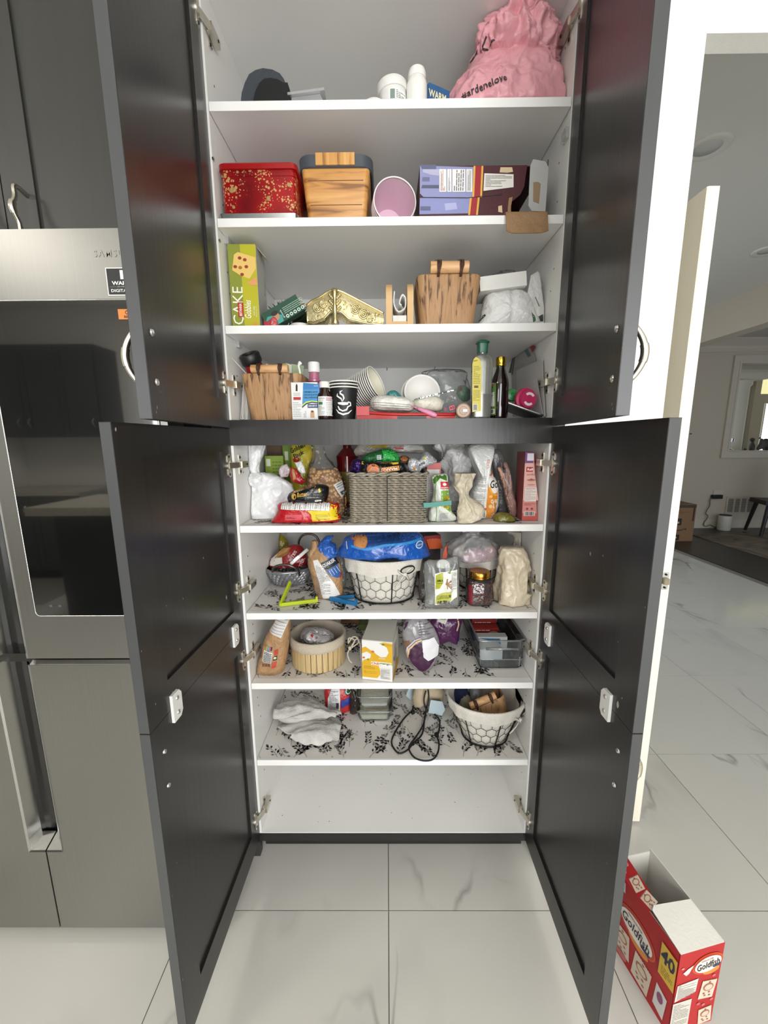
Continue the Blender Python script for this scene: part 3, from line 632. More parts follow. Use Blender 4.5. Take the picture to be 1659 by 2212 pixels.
# cabinet over the fridge
BK2 = mat('espresso_front', '#33332f', .42, var=(5, .7, '#3a3a36'), stretch=(8, 8, 1))
oc = thing('overfridge_cabinet', 'black two-door cabinet hung above the fridge with curved nickel pulls', 'cabinet', (fxc, .1, 1.77))
cy = -.100
mk('carcass', g_box(fx0-.02, -.463, cy, .40, 1.772, 2.6), BK2, oc)
gx = WY(8, 490, cy-.02).x; gxd = gx+.018
def oc_door(x0, x1, z0=1.768, z1=2.6):
    f3 = (V((x0, cy-.021, 0)), V((1, 0, 0)), V((0, -1, 0)))
    return mk('door', door_geo(f3, z0, z1, x1-x0, (.07, x1-x0-.07, z0+.07, z1-.07), .0205), BK2, oc), f3
mid = WY(17, 490, cy-.021).x
dA, fA = oc_door(mid+.0015, -.464); dB, fB = oc_door(fx0-.015, mid-.0015)
def oc_pull(par, p0, p1):
    m_ = mat('brushed_nickel', '#d2cdbf', .25, metal=1); p0, p1 = V(p0), V(p1)
    pts = spline([p0+V((0, .034, 0)), p0+V((0, .004, .004)), p0+(p1-p0)*.22, p0+(p1-p0)*.5+V((0, -.012, 0)), p0+(p1-p0)*.78, p1+V((0, .004, -.004)), p1+V((0, .034, 0))], 5)
    mk('handle', J(g_tube(pts, .0048, 10), g_tube(pts[13:18], .0072, 10)), m_, par, smooth=SM)
hp = WY(28, 402, cy-.055); oc_pull(dA, (hp.x, cy-.055, hp.z), (hp.x+.002, cy-.055, 1.835)); oc_pull(dB, (mid-.045, cy-.055, hp.z), (mid-.045, cy-.055, 1.835))
# filler strip between fridge and pantry
mk('trim_filler', g_box(-.496, -.449, .02, .045, .0, 2.6), BK2, kind='structure')
# kitchen opposite: seen only as reflections in the fridge glass
KB = mat('kitchen_front', '#3c3d3d', .4); CT = mat('countertop', '#c9c4b6', .25, var=(30, .8, '#a39c8d')); 
kt = thing('base_cabinet', 'dark base cabinet run along the rear kitchen wall with shaker doors', 'cabinet', (-3.6, -3.5, 0))
mk('body', g_box(-4.07, -3.06, -3.79, -3.22, .09, .87), KB, kt); mk('toe_kick', g_box(-4.07, -3.06, -3.79, -3.28, 0, .09), DKP, kt)
mk('worktop', g_box(-4.07, -3.05, -3.79, -3.19, .87, .91, .004), CT, label='pale speckled worktop on the rear wall base cabinets', cat='worktop')
ku = thing('wall_cabinet', 'dark wall cabinet run above the rear kitchen worktop', 'cabinet', (-3.55, -3.6, 1.45))
mk('body', g_box(-4.07, -2.92, -3.79, -3.45, 1.45, 2.35), KB, ku)
for par, yq, z0, z1, x0_, n_, w_ in ((kt, -3.22, .1, .865, -4.07, 2, .50), (ku, -3.45, 1.452, 2.348, -4.07, 3, .38)):
    for i_ in range(n_):
        xa_ = x0_+i_*w_+.003; f3 = (V((xa_, yq+.0215, 0)), V((1, 0, 0)), V((0, 1, 0)))
        d = mk('door', door_geo(f3, z0, z1, w_-.006, (.06, w_-.066, z0+.06, z1-.06)), KB, par)
        zz = z1-.14 if z0 < 1 else z0+.14; xx = xa_+(.05 if i_ % 2 else w_-.056)
        mk('handle', g_tube(spline([(xx, yq+.02, zz-.05), (xx, yq+.052, zz), (xx, yq+.02, zz+.05)], 6), .004, 8), CHROME, d, smooth=True)
pn = thing('kitchen_peninsula', 'dark kitchen peninsula with thick stone top behind the photographer', 'peninsula', (-2.2, -2.45, 0))
mk('body', g_box(-2.50, -1.5, -2.75, -2.2, 0, .87), mat('peninsula_black', '#161617', .4), pn); mk('top', g_box(-2.62, -1.4, -2.85, -2.1, .87, .93, .006), CT, pn)
rg = thing('range_cooker', 'pale steel range cooker against the rear kitchen wall', 'cooker', (-2.66, -3.48, 0))
mk('body', g_box(-3.03, -2.30, -3.78, -3.15, 0, .91), STEEL, rg); mk('oven_window', g_box(-2.92, -2.41, -3.152, -3.145, .25, .62), GRO, rg); mk('backguard', g_box(-3.03, -2.30, -3.78, -3.72, .91, 1.12), STEEL, rg)
for i in range(4): mk('knob', xf(g_lathe([(.02, 0), (.018, .03)], 14), Matrix.Translation((-2.9+i*.16, -3.15, .80)) @ Matrix.Rotation(PI/2, 4, 'X')), CHROME, rg)
mk('oven_handle', g_tube([(-2.94, -3.10, .70), (-2.39, -3.10, .70)], .012, 10), CHROME, rg)

kl = thing('added_ceiling_panel', 'square flush ceiling panel lamp over the far side of the kitchen', 'ceiling light', (-2.5, -2.1, 2.77))  # unseen lamp, added to brighten the kitchen mirrored in the fridge screen
mk('housing', g_box(-2.85, -2.15, -2.45, -1.75, 2.772, 2.80, .006), plast('#e9e7e2', .4), kl); mk('diffuser', g_box(-2.82, -2.18, -2.42, -1.78, 2.768, 2.772), mat('added_panel_glow', '#fff6e6', .5, emit=1.5), kl)
area_light('added_panel_light', (-2.5, -2.1, 2.762), (-2.5, -2.1, 0), .6, .6, 18, (1, .96, .9))
# ================================================================ helpers for the things on the shelves
CLAMP = True
def P3(pts, y): return [WY(a, b, y) for a, b in pts]
def resample(p, n, smooth_=0):
    if smooth_: p = spline(p, smooth_, True)
    L_ = [(p[(i+1) % len(p)]-p[i]).length for i in range(len(p))]; tot = sum(L_); out = []; i = 0; acc = 0
    for k in range(n):
        t = tot*k/n
        while acc+L_[i] < t: acc += L_[i]; i += 1
        out.append(p[i].lerp(p[(i+1) % len(p)], (t-acc)/max(L_[i], 1e-9)))
    return out
def puff(pts, y, t, amp=.003, f=60, seed=1, n=64, lean=0, flat=.7, sm=2, px=True, low=.004, lf=18, zmin=None, edge=.25):
    """soft packet: outline in photo pixels on plane y, bulging to thickness t; lean tips its top towards +Y"""
    p = P3(pts, y) if px else [V(q) for q in pts]; p = resample(p, n, sm); z0 = min(q.z for q in p)
    if zmin is not None: 
        for q in p: q.z = max(q.z, zmin)
        z0 = zmin
    c = sum(p, V())/n; rows = []
    sc = [1, .985, .94, .86, .74, .58, .4, .2, .03]
    def dep(s): return (1-s**(2/ max(.15, flat)))**.5 if s < 1 else 0
    for sgn in (1, -1):
        seq = sc[::-1] if sgn > 0 else sc[1:]
        for s in seq:
            ring = []
            for q in p:
                r = c+(q-c)*s; d = dep(s)*t/2
                h = (1.2*amp*crumple(r+V((0, sgn*.3, 0)), f, seed)+1.3*amp*folds(V((r.x, sgn*.3, r.z)), f*.7, seed+2)+low*noise.noise(r*lf+V((seed*3.3, sgn, 0))))*(edge+(1-edge)*min(1, d/(t*.3+1e-6)))
                ring.append(V((r.x, y-sgn*(d+h)+lean*(r.z-z0), r.z)))
            rows.append(ring)
    return g_loft(rows)
class PP(Pr):
    """print laid out in photo pixels on plane y"""
    def __init__(s, y): super().__init__(); s.y = y
    def q(s, a, b): w = WY(a, b, s.y); return (w.x, w.z)
    def prect(s, a, b, c, d, m, l=0): return s.poly([s.q(a, d), s.q(c, d), s.q(c, b), s.q(a, b)], m, l)
    def ppoly(s, pts, m, l=0): return s.poly([s.q(*p) for p in pts], m, l)
    def pell(s, a, b, ra, rb, m, l=0, rot=0, n=22):
        return s.ppoly([(a+ra*cos(t)*cos(rot)-rb*sin(t)*sin(rot), b+ra*cos(t)*sin(rot)+rb*sin(t)*cos(rot)) for t in [2*PI*i/n for i in range(n)]], m, l)
    def ptext(s, t, a, b, w, m, l=1, h=None, rot=0, **k):
        x, z = s.q(a, b); sx = (s.q(a+w/2, b)[0]-s.q(a-w/2, b)[0]); sh = None if h is None else (s.q(a, b-h/2)[1]-s.q(a, b+h/2)[1])
        return s.text(t, x, z, sx, m, l, h=sh, rot=rot, **k)
    def pband(s, pts, w, m, l=0):
        k = abs(s.q(pts[0][0]+1, pts[0][1])[0]-s.q(*pts[0])[0]); return s.band([s.q(*p) for p in pts], [x*k for x in w] if isinstance(w, (list, tuple)) else w*k, m, l)
    def plines(s, a, b, c, d, n, m, l=1, seed=1, fill=.45, vert=False):
        x0, z0 = s.q(a, d); x1, z1 = s.q(c, b); return s.lines(x0, z0, x1, z1, n, m, l, seed, fill, vert)
    def pbars(s, a, b, c, d, m='#111111', l=1, seed=3, vert=True):
        x0, z0 = s.q(a, d); x1, z1 = s.q(c, b); return s.bars(x0, z0, x1, z1, m, l, seed, vert)
    def go(s, name, parent, tree=None, off=.0006, step=.008, N=V((0, -1, 0))):
        return s.put(name, parent, Fr((0, s.y, 0), (1, 0, 0), (0, 0, 1), N), off, tree, step)
def base_of(g):
    lo = V((min(p[i] for p in g[0]) for i in range(3))); hi = V((max(p[i] for p in g[0]) for i in range(3))); return V(((lo.x+hi.x)/2, (lo.y+hi.y)/2, lo.z))
def soft(name, label, cat, g, m, part='wrapper', group=None, smooth=True):
    t = thing(name, label, cat, base_of(g), group); mk(part, g, m, t, smooth=smooth); return t, bvh(g)
def streak(name, c1, c2, c3, sc=(60, 60, 3), rough=.6, bump=.25, s2=.45):
    if name in MATS: return MATS[name]
    m = bpy.data.materials.new(name); m.use_nodes = True; nt = m.node_tree; N = nt.nodes; L = nt.links; b = N['Principled BSDF']
    tc = N.new('ShaderNodeTexCoord'); mp = N.new('ShaderNodeMapping'); mp.inputs['Scale'].default_value = sc; L.new(tc.outputs['Object'], mp.inputs[0])
    t = N.new('ShaderNodeTexNoise'); t.inputs['Scale'].default_value = 1; t.inputs['Detail'].default_value = 4; t.inputs['Distortion'].default_value = .6; L.new(mp.outputs[0], t.inputs['Vector'])
    r = N.new('ShaderNodeValToRGB'); e = r.color_ramp.elements; e[0].position = .34; e[0].color = hx(c3)+(1,); e[1].position = .70; e[1].color = hx(c1)+(1,)
    k = e.new(s2); k.color = hx(c2)+(1,); L.new(t.outputs['Fac'], r.inputs[0]); L.new(r.outputs[0], b.inputs['Base Color']); b.inputs['Roughness'].default_value = rough
    bp = N.new('ShaderNodeBump'); bp.inputs['Strength'].default_value = bump; bp.inputs['Distance'].default_value = .004; L.new(t.outputs['Fac'], bp.inputs['Height']); L.new(bp.outputs[0], b.inputs['Normal'])
    MATS[name] = m; return m
BINW = streak('woodlook_bin', '#b8916a', '#a98158', '#5f432c', (120, 120, 4), .6, .3, .44)
DOWEL = streak('dowel_wood', '#e0b585', '#d6a674', '#b98655', (8, 70, 70), .45, .1)
LEATH = mat('brown_leather', '#4a2c20', .5, bump=(150, .3))
def wood_bin(name, label, M, wb, wt, db, dt, h, hw, hz=.018, group='wood-look bins with dowel handles'):
    """tapered bin, local x right, y back, z up, front bottom centre at the origin of M"""
    R_ = []
    for (w, d, z, off) in ((wb, db, 0, 0), ((wb+wt)/2, (db+dt)/2, h*.5, 0), (wt, dt, h-.006, 0), (wt-.003, dt-.003, h, 0), (wt-.010, dt-.010, h-.001, 0), (wb-.006, db-.006, .006, 0)):
        R_.append([V((x, y+db/2, z)) for x, y in rrect(w/2, d/2, .022)])
    g = xf(g_loft(R_), M); t = thing(name, label, 'bin', M @ V((0, db/2, 0)), group)
    mk('body', g, BINW, t, smooth=.6)
    yf = (db-dt)/2
    mk('handle', xf(g_tube([(-hw/2, yf+.004, h+hz*.55), (-hw/2+.001, yf+.004, h+hz*.55), (hw/2-.001, yf+.004, h+hz*.55), (hw/2, yf+.004, h+hz*.55)], [hz*.47, hz*.5, hz*.5, hz*.47], 16), M), DOWEL, t, smooth=SM)
    for s in (-1, 1):
        x = s*hw*.29; coil = []
        for k in range(3):
            for a in range(12):
                th = 2*PI*a/12+PI/2; e = 1.0 if sin(th) > 0 else 1.2
                coil.append(V((x+(k+a/12-1.5)*.0042*(1 if sin(th) > -.2 else .4), yf+.004-cos(th)*hz*.62, h+hz*.5+sin(th)*hz*.62*e)))
        mk('leather_strap', xf(g_tube(coil, .0018, 6), M), LEATH, t, smooth=True)
    return t
def MT(x, y, z, yaw=0, roll=0, pitch=0): return Matrix.Translation((x, y, z)) @ Matrix.Rotation(yaw, 4, 'Z') @ Matrix.Rotation(-roll, 4, 'Y') @ Matrix.Rotation(pitch, 4, 'X')
def bk(pl, pr_, py, y, ry, pw=2, yaw=0, cy=None):
    """ring key from the photo: left/right pixel and height pixel on plane y"""
    a, b = WY(pl, py, y), WY(pr_, py, y); return ((a.x+b.x)/2, y if cy is None else cy, (a.z+b.z)/2, (b.x-a.x)/2, ry, pw, yaw)
def floor_at(g, zz, xlim=.4275):
    """keep a soft shape above its shelf and inside the cabinet"""
    mn = min(q.z for q in g[0]); mx = max(q.z for q in g[0])
    if zz+.0008 < mn < zz+.11:
        for q in g[0]: q.z = zz+.0006+(q.z-mn)*(mx-zz-.0006)/(mx-mn)
    for q in g[0]:
        if q.z < zz: q.z = zz+(q.z-zz)*.02+.0006 if q.z > zz-.03 else zz+.0001
        if abs(q.x) > xlim: q.x = math.copysign(xlim+min(.0025, (abs(q.x)-xlim)*.03), q.x)
        if q.y > .512: q.y = .512
        if q.z > 2.4235: q.z = 2.4235-.0005*abs(q.x)
        if q.z > 2.29 and q.y < .075 and q.x > .402: q.x = .402+(q.x-.402)*.05
    return g
def zat(px, py, y): return WY(px, py, y).z

def paper_cup(label, M, rm, H, wall, rim, inner, group, name='paper_cup', rb=.72, show_in=True):
    """cup with its mouth at M's origin, body running down -Z"""
    t = thing(name, label, 'cup', M @ V((0, 0, -H/2)), group)
    mk('wall', xf(g_lathe([(.001, -H+.003), (rm*rb-.001, -H+.003), (rm*rb, -H), (rm*rb+.0004, -H), (rm, -.002)], 40, cap0=False, cap1=False), M), wall, t, smooth=SM)
    if show_in: mk('lining', xf(g_lathe([(rm-.0004, -.002), (rm*rb-.0004, -H+.004), (.001, -H+.004)], 40, cap0=False, cap1=False), M), inner, t, smooth=SM)
    mk('rolled_rim', xf(g_tube([V(((rm+.0016)*cos(q), (rm+.0016)*sin(q), 0)) for q in [2*PI*i/44 for i in range(44)]], .0019, 8, True), M), rim, t, smooth=True)
    return t
# ================================================================ top shelf
z = S[0]; y = .03
t = thing('felt_cushion', 'charcoal felt moulded cushion with black padded insert', 'cushion', (WY(572, 214, y).x, y+.05, z))
o1 = P3([(517, 224), (522, 200), (529, 178), (538, 160), (552, 151), (568, 147), (588, 150), (604, 158), (613, 170), (617, 182), (619, 224)], y)
o2 = P3([(543, 224), (551, 198), (560, 179), (570, 170), (584, 168), (600, 171), (612, 178), (621, 178), (625, 190), (627, 224)], y-.010)
for o_ in (o1, o2): o_[0].z = o_[-1].z = z+.0006
mk('shell', bevel(g_ext(o1, (.01, .085, 0)), .006, 2), mat('charcoal_felt', '#3a3e43', .95, bump=(500, .4), var=(400, .5, '#4b4f54')), t, smooth=.6)
mk('insert', bevel(g_ext(o2, (0, .06, 0)), .006, 2), mat('black_foam', '#0e0e10', .7), t, smooth=.6)
a, b = WY(628, 214, .022), WY(700, 192, .022)
f = fr((a.x, .022, z+.0006), yaw=0, roll=.10)
t = thing('plastic_lid_box', 'clear shallow plastic container lying tilted beside the felt cushion', 'container', f.at(.05, 0, -.04))
CLR = clear('clear_rigid', '#f1f3f3', .14, milky=.35, milk='#dfe0e2', bump=(12, .1))
mk('tray', bevel(g_loft([[f.at(x, .001, zz) for x, zz in ((0, 0), (b.x-a.x, 0), (b.x-a.x, -.07), (0, -.07))], [f.at(x, .024, zz) for x, zz in ((.004, -.004), (b.x-a.x-.008, -.004), (b.x-a.x-.008, -.066), (.004, -.066))]]), .003, 2), CLR, t)
mk('lid', bevel(g_fbox(f, b.x-a.x+.004, .030, .074, 0, -.004, .0245, .004), .002), CLR, t)
PW = plast('#e6e4df', .35)
mk('tub_lid', g_lathe([(.030, 0), (.031, .018), (.028, .024), (.001, .0245)], 36, (WY(808, 208, .05).x, .055, z+.0004)), PW, smooth=SM, label='flat white round lid lying beside the short white tub', cat='lid')
c = WY(851, 210, .05); t = thing('supplement_tub', 'short wide white tub with screw lid and tiny printed label', 'tub', (c.x, .05, z))
hh = zat(855, 168, .03)-z
M = MT(c.x, .052, z+.0045, roll=.09)
mk('body', xf(g_lathe([(.030, 0), (.034, .004), (.034, hh-.026), (.031, hh-.020)], 36), M), PW, t, smooth=SM)
mk('lid', xf(g_lathe([(.036, hh-.026), (.0375, hh-.024), (.0375, hh-.008), (.035, hh-.005), (.001, hh-.005)], 40), M), PW, t, smooth=SM)
p = PP(.018); tree = bvh(xf(g_lathe([(.034, 0), (.034, hh-.026)], 36), M))
p.prect(840, 190, 876, 212, '#f3f3ef', 0).prect(843, 192, 853, 212, '#7e8f88', 1).plines(856, 192, 875, 211, 5, '#8a8c8c', 1, 4).go('label', t, tree, step=.004)
c = WY(901, 210, .03); t = thing('pill_bottle', 'tall white plastic pill bottle with white cap', 'bottle', (c.x, .04, z)); hh = zat(901, 137, .02)-z; r_ = (WY(924, 190, .01).x-WY(878, 190, .01).x)/2
mk('body', g_lathe([(r_*.92, 0), (r_, .004), (r_, hh*.60), (r_*.93, hh*.69), (r_*.80, hh*.75), (r_*.78, hh*.77)], 36, (c.x, .04, z+.0005)), plast('#eeece6', .3), t, smooth=SM)
mk('cap', g_lathe([(r_*.86, hh*.765), (r_*.87, hh*.78), (r_*.87, hh*.90), (r_*.76, hh*.99), (.001, hh)], 40, (c.x, .04, z+.0005)), plast('#eeece6', .3), t, smooth=SM)
a = WY(926, 208, .035); f = fr((a.x, .030, z+.0006), yaw=.45)
hh = zat(930, 182, .035)-z
t = carton('blue_carton', 'blue carton with cream lettering behind the white pill bottle', 'carton', f, .060, hh, .035, paper('#2c5c8c'))
Pr().text('WARM', .024, hh*.62, .050, '#e8ddb0', 1, h=.016, bold=.03).lines(.006, .006, .056, .018, 2, '#b9cfe0', 1, 3).put('lettering', t, f)
# pink shopping bag, tied and slumped against the right side
y = .11; pk = mat('pink_bag', '#dd97a1', .36, var=(9, .9, '#e3a6ae'), crease=(20, .42))
yf = .03; cb_ = .115
g1 = floor_at(bag([bk(980, 1222, 214, yf, .075, 2.8, 0, cb_), bk(958, 1242, 204, yf, .105, 2.8, 0, cb_), bk(968, 1246, 165, yf, .108, 2.6, 0, cb_), bk(992, 1246, 130, yf, .10, 2.4, 0, cb_), bk(1018, 1240, 100, yf+.01, .085, 2.2, 0, cb_), bk(1030, 1225, 66, yf+.02, .07, 2, 0, cb_), bk(1060, 1205, 45, yf+.03, .05, 2, 0, cb_)],
         n=170, sub=16, amp=.013, f=15, low=.012, lf=9, seed=3), z, .4285)
g2 = floor_at(bag([bk(1075, 1200, 112, yf, .05, 2, 0, cb_-.02), bk(1050, 1232, 84, yf, .075, 2.2, .2, cb_-.02), bk(1046, 1240, 40, yf, .08, 2.2, .3, cb_-.02), bk(1062, 1236, 0, yf+.01, .07, 2, .5, cb_), bk(1085, 1215, -35, yf+.02, .045, 2, .6, cb_), bk(1110, 1190, -50, yf+.03, .02, 2, .6, cb_)],
         n=170, sub=16, amp=.026, f=24, low=.012, lf=22, seed=8), z+.12, .4285)
t = thing('pink_shopping_bag', 'knotted pink plastic shopping bag with black lettering, slumped in the corner', 'bag', (WY(1105, 200, y).x, y, z))
mk('bag_body', g1, pk, t, smooth=True); mk('gathered_top', g2, pk, t, smooth=True)
p = PP(.012); tree = bvh(g1); p.ptext('#ardenelove', 1046, 186, 95, '#2a2022', 1, h=19, rot=.25, bold=.018, spacing=1.12).go('lettering', t, tree, .0012, .005)
p = PP(.03); p.pband([(1031, 68), (1035, 68), (1037, 80)], [4, 4, 5], '#2a2022').pband([(1031, 70), (1044, 64)], 3.5, '#2a2022').pband([(1053, 70), (1046, 84), (1054, 87), (1057, 94), (1068, 90)], 4, '#2a2022').go('emblem', t, bvh(J(g1, g2)), .0015, .005)
# ================================================================ second shelf
z = S[1]
# red snowflake tin on an upturned metal lid
y = .016; a = WY(462, 468, y); a.x = max(a.x, -.4195); b = WY(641, 468, y); zt = WY(550, 352, y).z
def snow_mat():
    m = bpy.data.materials.new('snowflake_red'); m.use_nodes = True; nt = m.node_tree; N = nt.nodes; L = nt.links; bs = N['Principled BSDF']; tc = N.new('ShaderNodeTexCoord')
    cur = None
    base = N.new('ShaderNodeTexNoise'); base.inputs['Scale'].default_value = 9; L.new(tc.outputs['Object'], base.inputs['Vector'])
    r = N.new('ShaderNodeValToRGB'); r.color_ramp.elements[0].position = .35; r.color_ramp.elements[0].color = hx('#6d0f16')+(1,); r.color_ramp.elements[1].position = .65; r.color_ramp.elements[1].color = hx('#b01419')+(1,)
    L.new(base.outputs['Fac'], r.inputs[0]); cur = r.outputs[0]
    for sc, th, col in ((42, .20, '#b3955c'), (95, .22, '#c9a268'), (190, .24, '#d2a874')):
        v = N.new('ShaderNodeTexVoronoi'); v.inputs['Scale'].default_value = sc; L.new(tc.outputs['Object'], v.inputs['Vector'])
        k = N.new('ShaderNodeTexNoise'); k.inputs['Scale'].default_value = 16; L.new(tc.outputs['Object'], k.inputs['Vector'])
        kk = N.new('ShaderNodeMapRange'); kk.inputs[1].default_value = .42; kk.inputs[2].default_value = .62; kk.inputs[4].default_value = th*1.5; L.new(k.outputs['Fac'], kk.inputs[0])
        lt_ = N.new('ShaderNodeMath'); lt_.operation = 'LESS_THAN'; L.new(v.outputs['Distance'], lt_.inputs[0]); L.new(kk.outputs[0], lt_.inputs[1])
        x = N.new('ShaderNodeMix'); x.data_type = 'RGBA'; L.new(lt_.outputs[0], x.inputs[0]); L.new(cur, x.inputs[6]); x.inputs[7].default_value = hx(col)+(1,); cur = x.outputs[2]
    L.new(cur, bs.inputs['Base Color']); bs.inputs['Roughness'].default_value = .28; bs.inputs['Metallic'].default_value = .25; return m
t = thing('red_tin', 'red rectangular gift tin printed with gold snowflakes', 'tin', ((a.x+b.x)/2, y+.09, z+.013))
w = b.x-a.x; dp = .19; hz = zt-z-.013
cx, cyy = (a.x+b.x)/2, y+dp/2
mk('body', g_loft([[V((cx+p[0], cyy+p[1], z+.0135+h)) for p in rrect(w/2+e, dp/2+e, .012)] for h, e in ((0, -.002), (.003, 0), (hz-.03, 0), (hz-.0295, .0012), (hz-.022, .0012), (hz-.021, 0), (hz-.014, 0))]), snow_mat(), t, smooth=.5)
mk('lid', g_loft([[V((cx+p[0], cyy+p[1], z+.0135+h)) for p in rrect(w/2+e, dp/2+e, .014)] for h, e in ((hz-.016, .0035), (hz-.0155, .005), (hz-.004, .005), (hz, .001), (hz+.0005, -.02))]), mat('red_lid', '#a8161b', .3, metal=.2), t, smooth=.5)
mk('tin_lid', g_loft([[V((cx+p[0]-.002, cyy+p[1]-.012, z+h)) for p in rrect(w/2+e+.006, dp/2+e, .012)] for h, e in ((.0004, -.002), (.001, 0), (.012, .0015), (.0125, -.001), (.003, -.003))], True, True), mat('tin_silver', '#b9bcbb', .25, metal=.9), smooth=.5,
   label='silver inside-up tin lid under the red snowflake tin', cat='lid')
# bread-bin style box with wood print and grey rim
y = .045; a = WY(656, 468, y); b = WY(797, 468, y); zt = WY(720, 334, y).z; h = zt-z; cx = (a.x+b.x)/2; w = b.x-a.x
WP = streak('printed_pine', '#dba763', '#c98f4c', '#8a5a2a', (5, 30, 55), .4, .08)
t = thing('woodprint_storage_box', 'tapered storage box printed like pine planks with grey plastic rim', 'box', (cx, y+.10, z))
R_ = lambda hw, hd, zz, r: [V((cx+p[0], y+.10+p[1], zz)) for p in rrect(hw, hd, r)]
mk('body', g_loft([R_(w/2-.012, .088, z+.0006, .010), R_(w/2-.010, .09, z+.004, .012), R_(w/2+.004, .098, zt-.022, .014), R_(w/2-.004, .094, zt-.022, .014)]), WP, t, smooth=.6)
mk('rim', g_loft([R_(w/2+.006, .101, zt-.030, .03), R_(w/2+.010, .104, zt-.028, .032), R_(w/2+.011, .105, zt-.002, .034), R_(w/2+.007, .101, zt, .034), R_(w/2+.002, .096, zt-.004, .03), R_(w/2+.001, .095, zt-.028, .03)], False, False), plast('#4a5158', .35), t, smooth=.6)
yf = y+.10-.105
gp = mk('grip_panel', g_box(cx-.048, cx+.050, yf-.0022, yf+.006, zt-.0265, zt+.0005, .0012), streak('printed_pine_vertical', '#e0ad69', '#cf9550', '#80552a', (60, 30, 4), .4, .08), t)
for k in (.33, .66): mk('plank_seam', g_box(cx-w/2+.022-.013*k, cx+w/2-.022+.013*k, y+.0100-.0092*k-.0008, y+.012-.009*k, z+h*k-.0007, z+h*k+.0007), ink('#6d4a24'), t)
# stacked red party cups lying with mouths to the front
y = .05; m0 = WY(853, 425, y); axis = V((-.14, 1, 0)).normalized()
rim = WY(898, 425, y).x-m0.x
rc = (rim*1.02)
CUPR = plast('#a31420', .35); CUPI = mat('cup_inner', '#e3c3d2', .35)
zc = z+rc+.0062
Qc = (-axis).to_track_quat('Z', 'Y').to_matrix().to_4x4()
for k in range(5):
    paper_cup('front red disposable cup of the nested stack, pale lilac inside' if k == 0 else 'red disposable cup in the lying stack behind the lilac-lined one, only its rim showing', Matrix.Translation(V((m0.x, y, zc))+axis*(.012*k)) @ Qc, rc*.97, .115, CUPR, plast('#efe6e6', .35), CUPI, 'nested red party cups on the second shelf', 'party_cup', .70, k == 0)
# torn cracker carton
y = .03; a = WY(906, 466, y); b = WY(1172, 462, y); zt = WY(1000, 358, y).z; w = b.x-a.x; h = zt-z-.001; d = .20
f = fr((a.x, y, z+.0008)); MAR = paper('#4a1c22')
t = thing('torn_carton', 'large torn open purple and maroon food carton lying on its side', 'carton', f.at(w/2, 0, -d/2))
tk = .0022; ox = WY(1097, 440, y).x-a.x
side = [(0, 0), (ox, 0), (ox-.004, .02), (ox+.006, .042), (ox+.03, .06), (w-.05, .078), (w-.045, h), (0, h)]
fb = [(p[0], p[1]) for p in side]
mk('front_panel', g_prism(fb, f.O, f.U, f.W, f.N, tk), MAR, t)
mk('shell', J(g_fbox(f, w, tk, d, 0, 0, 0, -tk), g_fbox(f, w, h, d, 0, 0, h-tk, -tk), g_fbox(f, tk, h, d, 0, 0, 0, -tk), g_fbox(f, w, h, d, 0, 0, 0, -(d-tk)), g_fbox(f, w, h*.45, d, 0, w-tk, 0, -.05)), MAR, t)
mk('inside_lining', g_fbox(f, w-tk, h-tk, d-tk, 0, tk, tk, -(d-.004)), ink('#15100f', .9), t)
fl = fr(f.at(w-.012, .022, .004), yaw=1.05)
mk('side_flap', g_prism([(x*.78, q) for x, q in ((.0, .012), (.012, .0), (.06, .002), (.062, .10), (.05, .112), (.008, .114), (.0, .10))], WY(1141, 455, y-.010), V((.985, .17, 0)), V((0, 0, 1)), V((.17, -.985, 0)), .002), paper('#b9b9b7'), t)
mk('side_flap_patch', g_prism([(.012, .022), (.028, .018), (.030, .062), (.022, .066), (.010, .064)], WY(1141, 455, y-.0108), V((.985, .17, 0)), V((0, 0, 1)), V((.17, -.985, 0)), .0005), paper('#9c8468'), t)
mk('side_edge', g_prism([(0, 0), (.012, 0), (.012, .112), (0, .112)], WY(1179, 452, y+.012), V((.3, .95, 0)), V((0, 0, 1)), V((.95, -.3, 0)), .002), MAR, t)
KR = mat('kraft_board', '#a5835f', .8, bump=(140, .3), var=(18, .7, '#8f6f4f'))
q0 = WY(1088, 460, y-.02); q1 = WY(1178, 512, y-.035)
def _hang(u, v_):
    x = q0.x+(q1.x-q0.x)*u; e = .004*noise.noise(V((u*4, v_*3, 2)))
    if v_ < .35: k = v_/.35; return (x, y+.003-(y+.012)*k, z+.0055-.0015*k)
    k = (v_-.35)/.65; return (x, -.0095-.016*k-abs(e), z+.003-(z+.003-q1.z)*k+(.006*(abs(u-.5)*2)**6)*(k > .9))
hang = g_grid(_hang, 16, 22)
CLAMP = False; mk('hanging_flap', solid(hang, .0022), KR, t, smooth=.6); CLAMP = True
mk('torn_edge', g_prism([(0, .004), (.012, 0), (.010, .03), (.013, .052), (.004, .05), (.002, .025)], f.at(ox-.002, .003, .001), f.U, f.W, f.N, .003), KR, t)
p = PP(y)
p.ppoly([(907, 358), (1024, 361), (1020, 427), (915, 426), (907, 418)], '#8f92bd', 0).ppoly([(907, 427), (1016, 428), (1012, 461), (906, 463)], '#8b90c0', 0)
p.ppoly([(907, 357), (942, 356), (942, 366), (912, 366)], '#5e6484', 1).ppoly([(912, 400), (948, 400), (948, 407), (910, 407)], '#565a70', 1).ppoly([(912, 383), (928, 383), (928, 392), (912, 392)], '#6c7090', 1).ppoly([(908, 446), (930, 446), (930, 455), (908, 455)], '#5e6484', 1)
p.ppoly([(913, 366), (950, 366), (948, 380), (930, 378), (913, 372)], '#b3b2cb', 1).ppoly([(960, 440), (985, 438), (988, 452), (962, 455)], '#aeb0d6', 1)
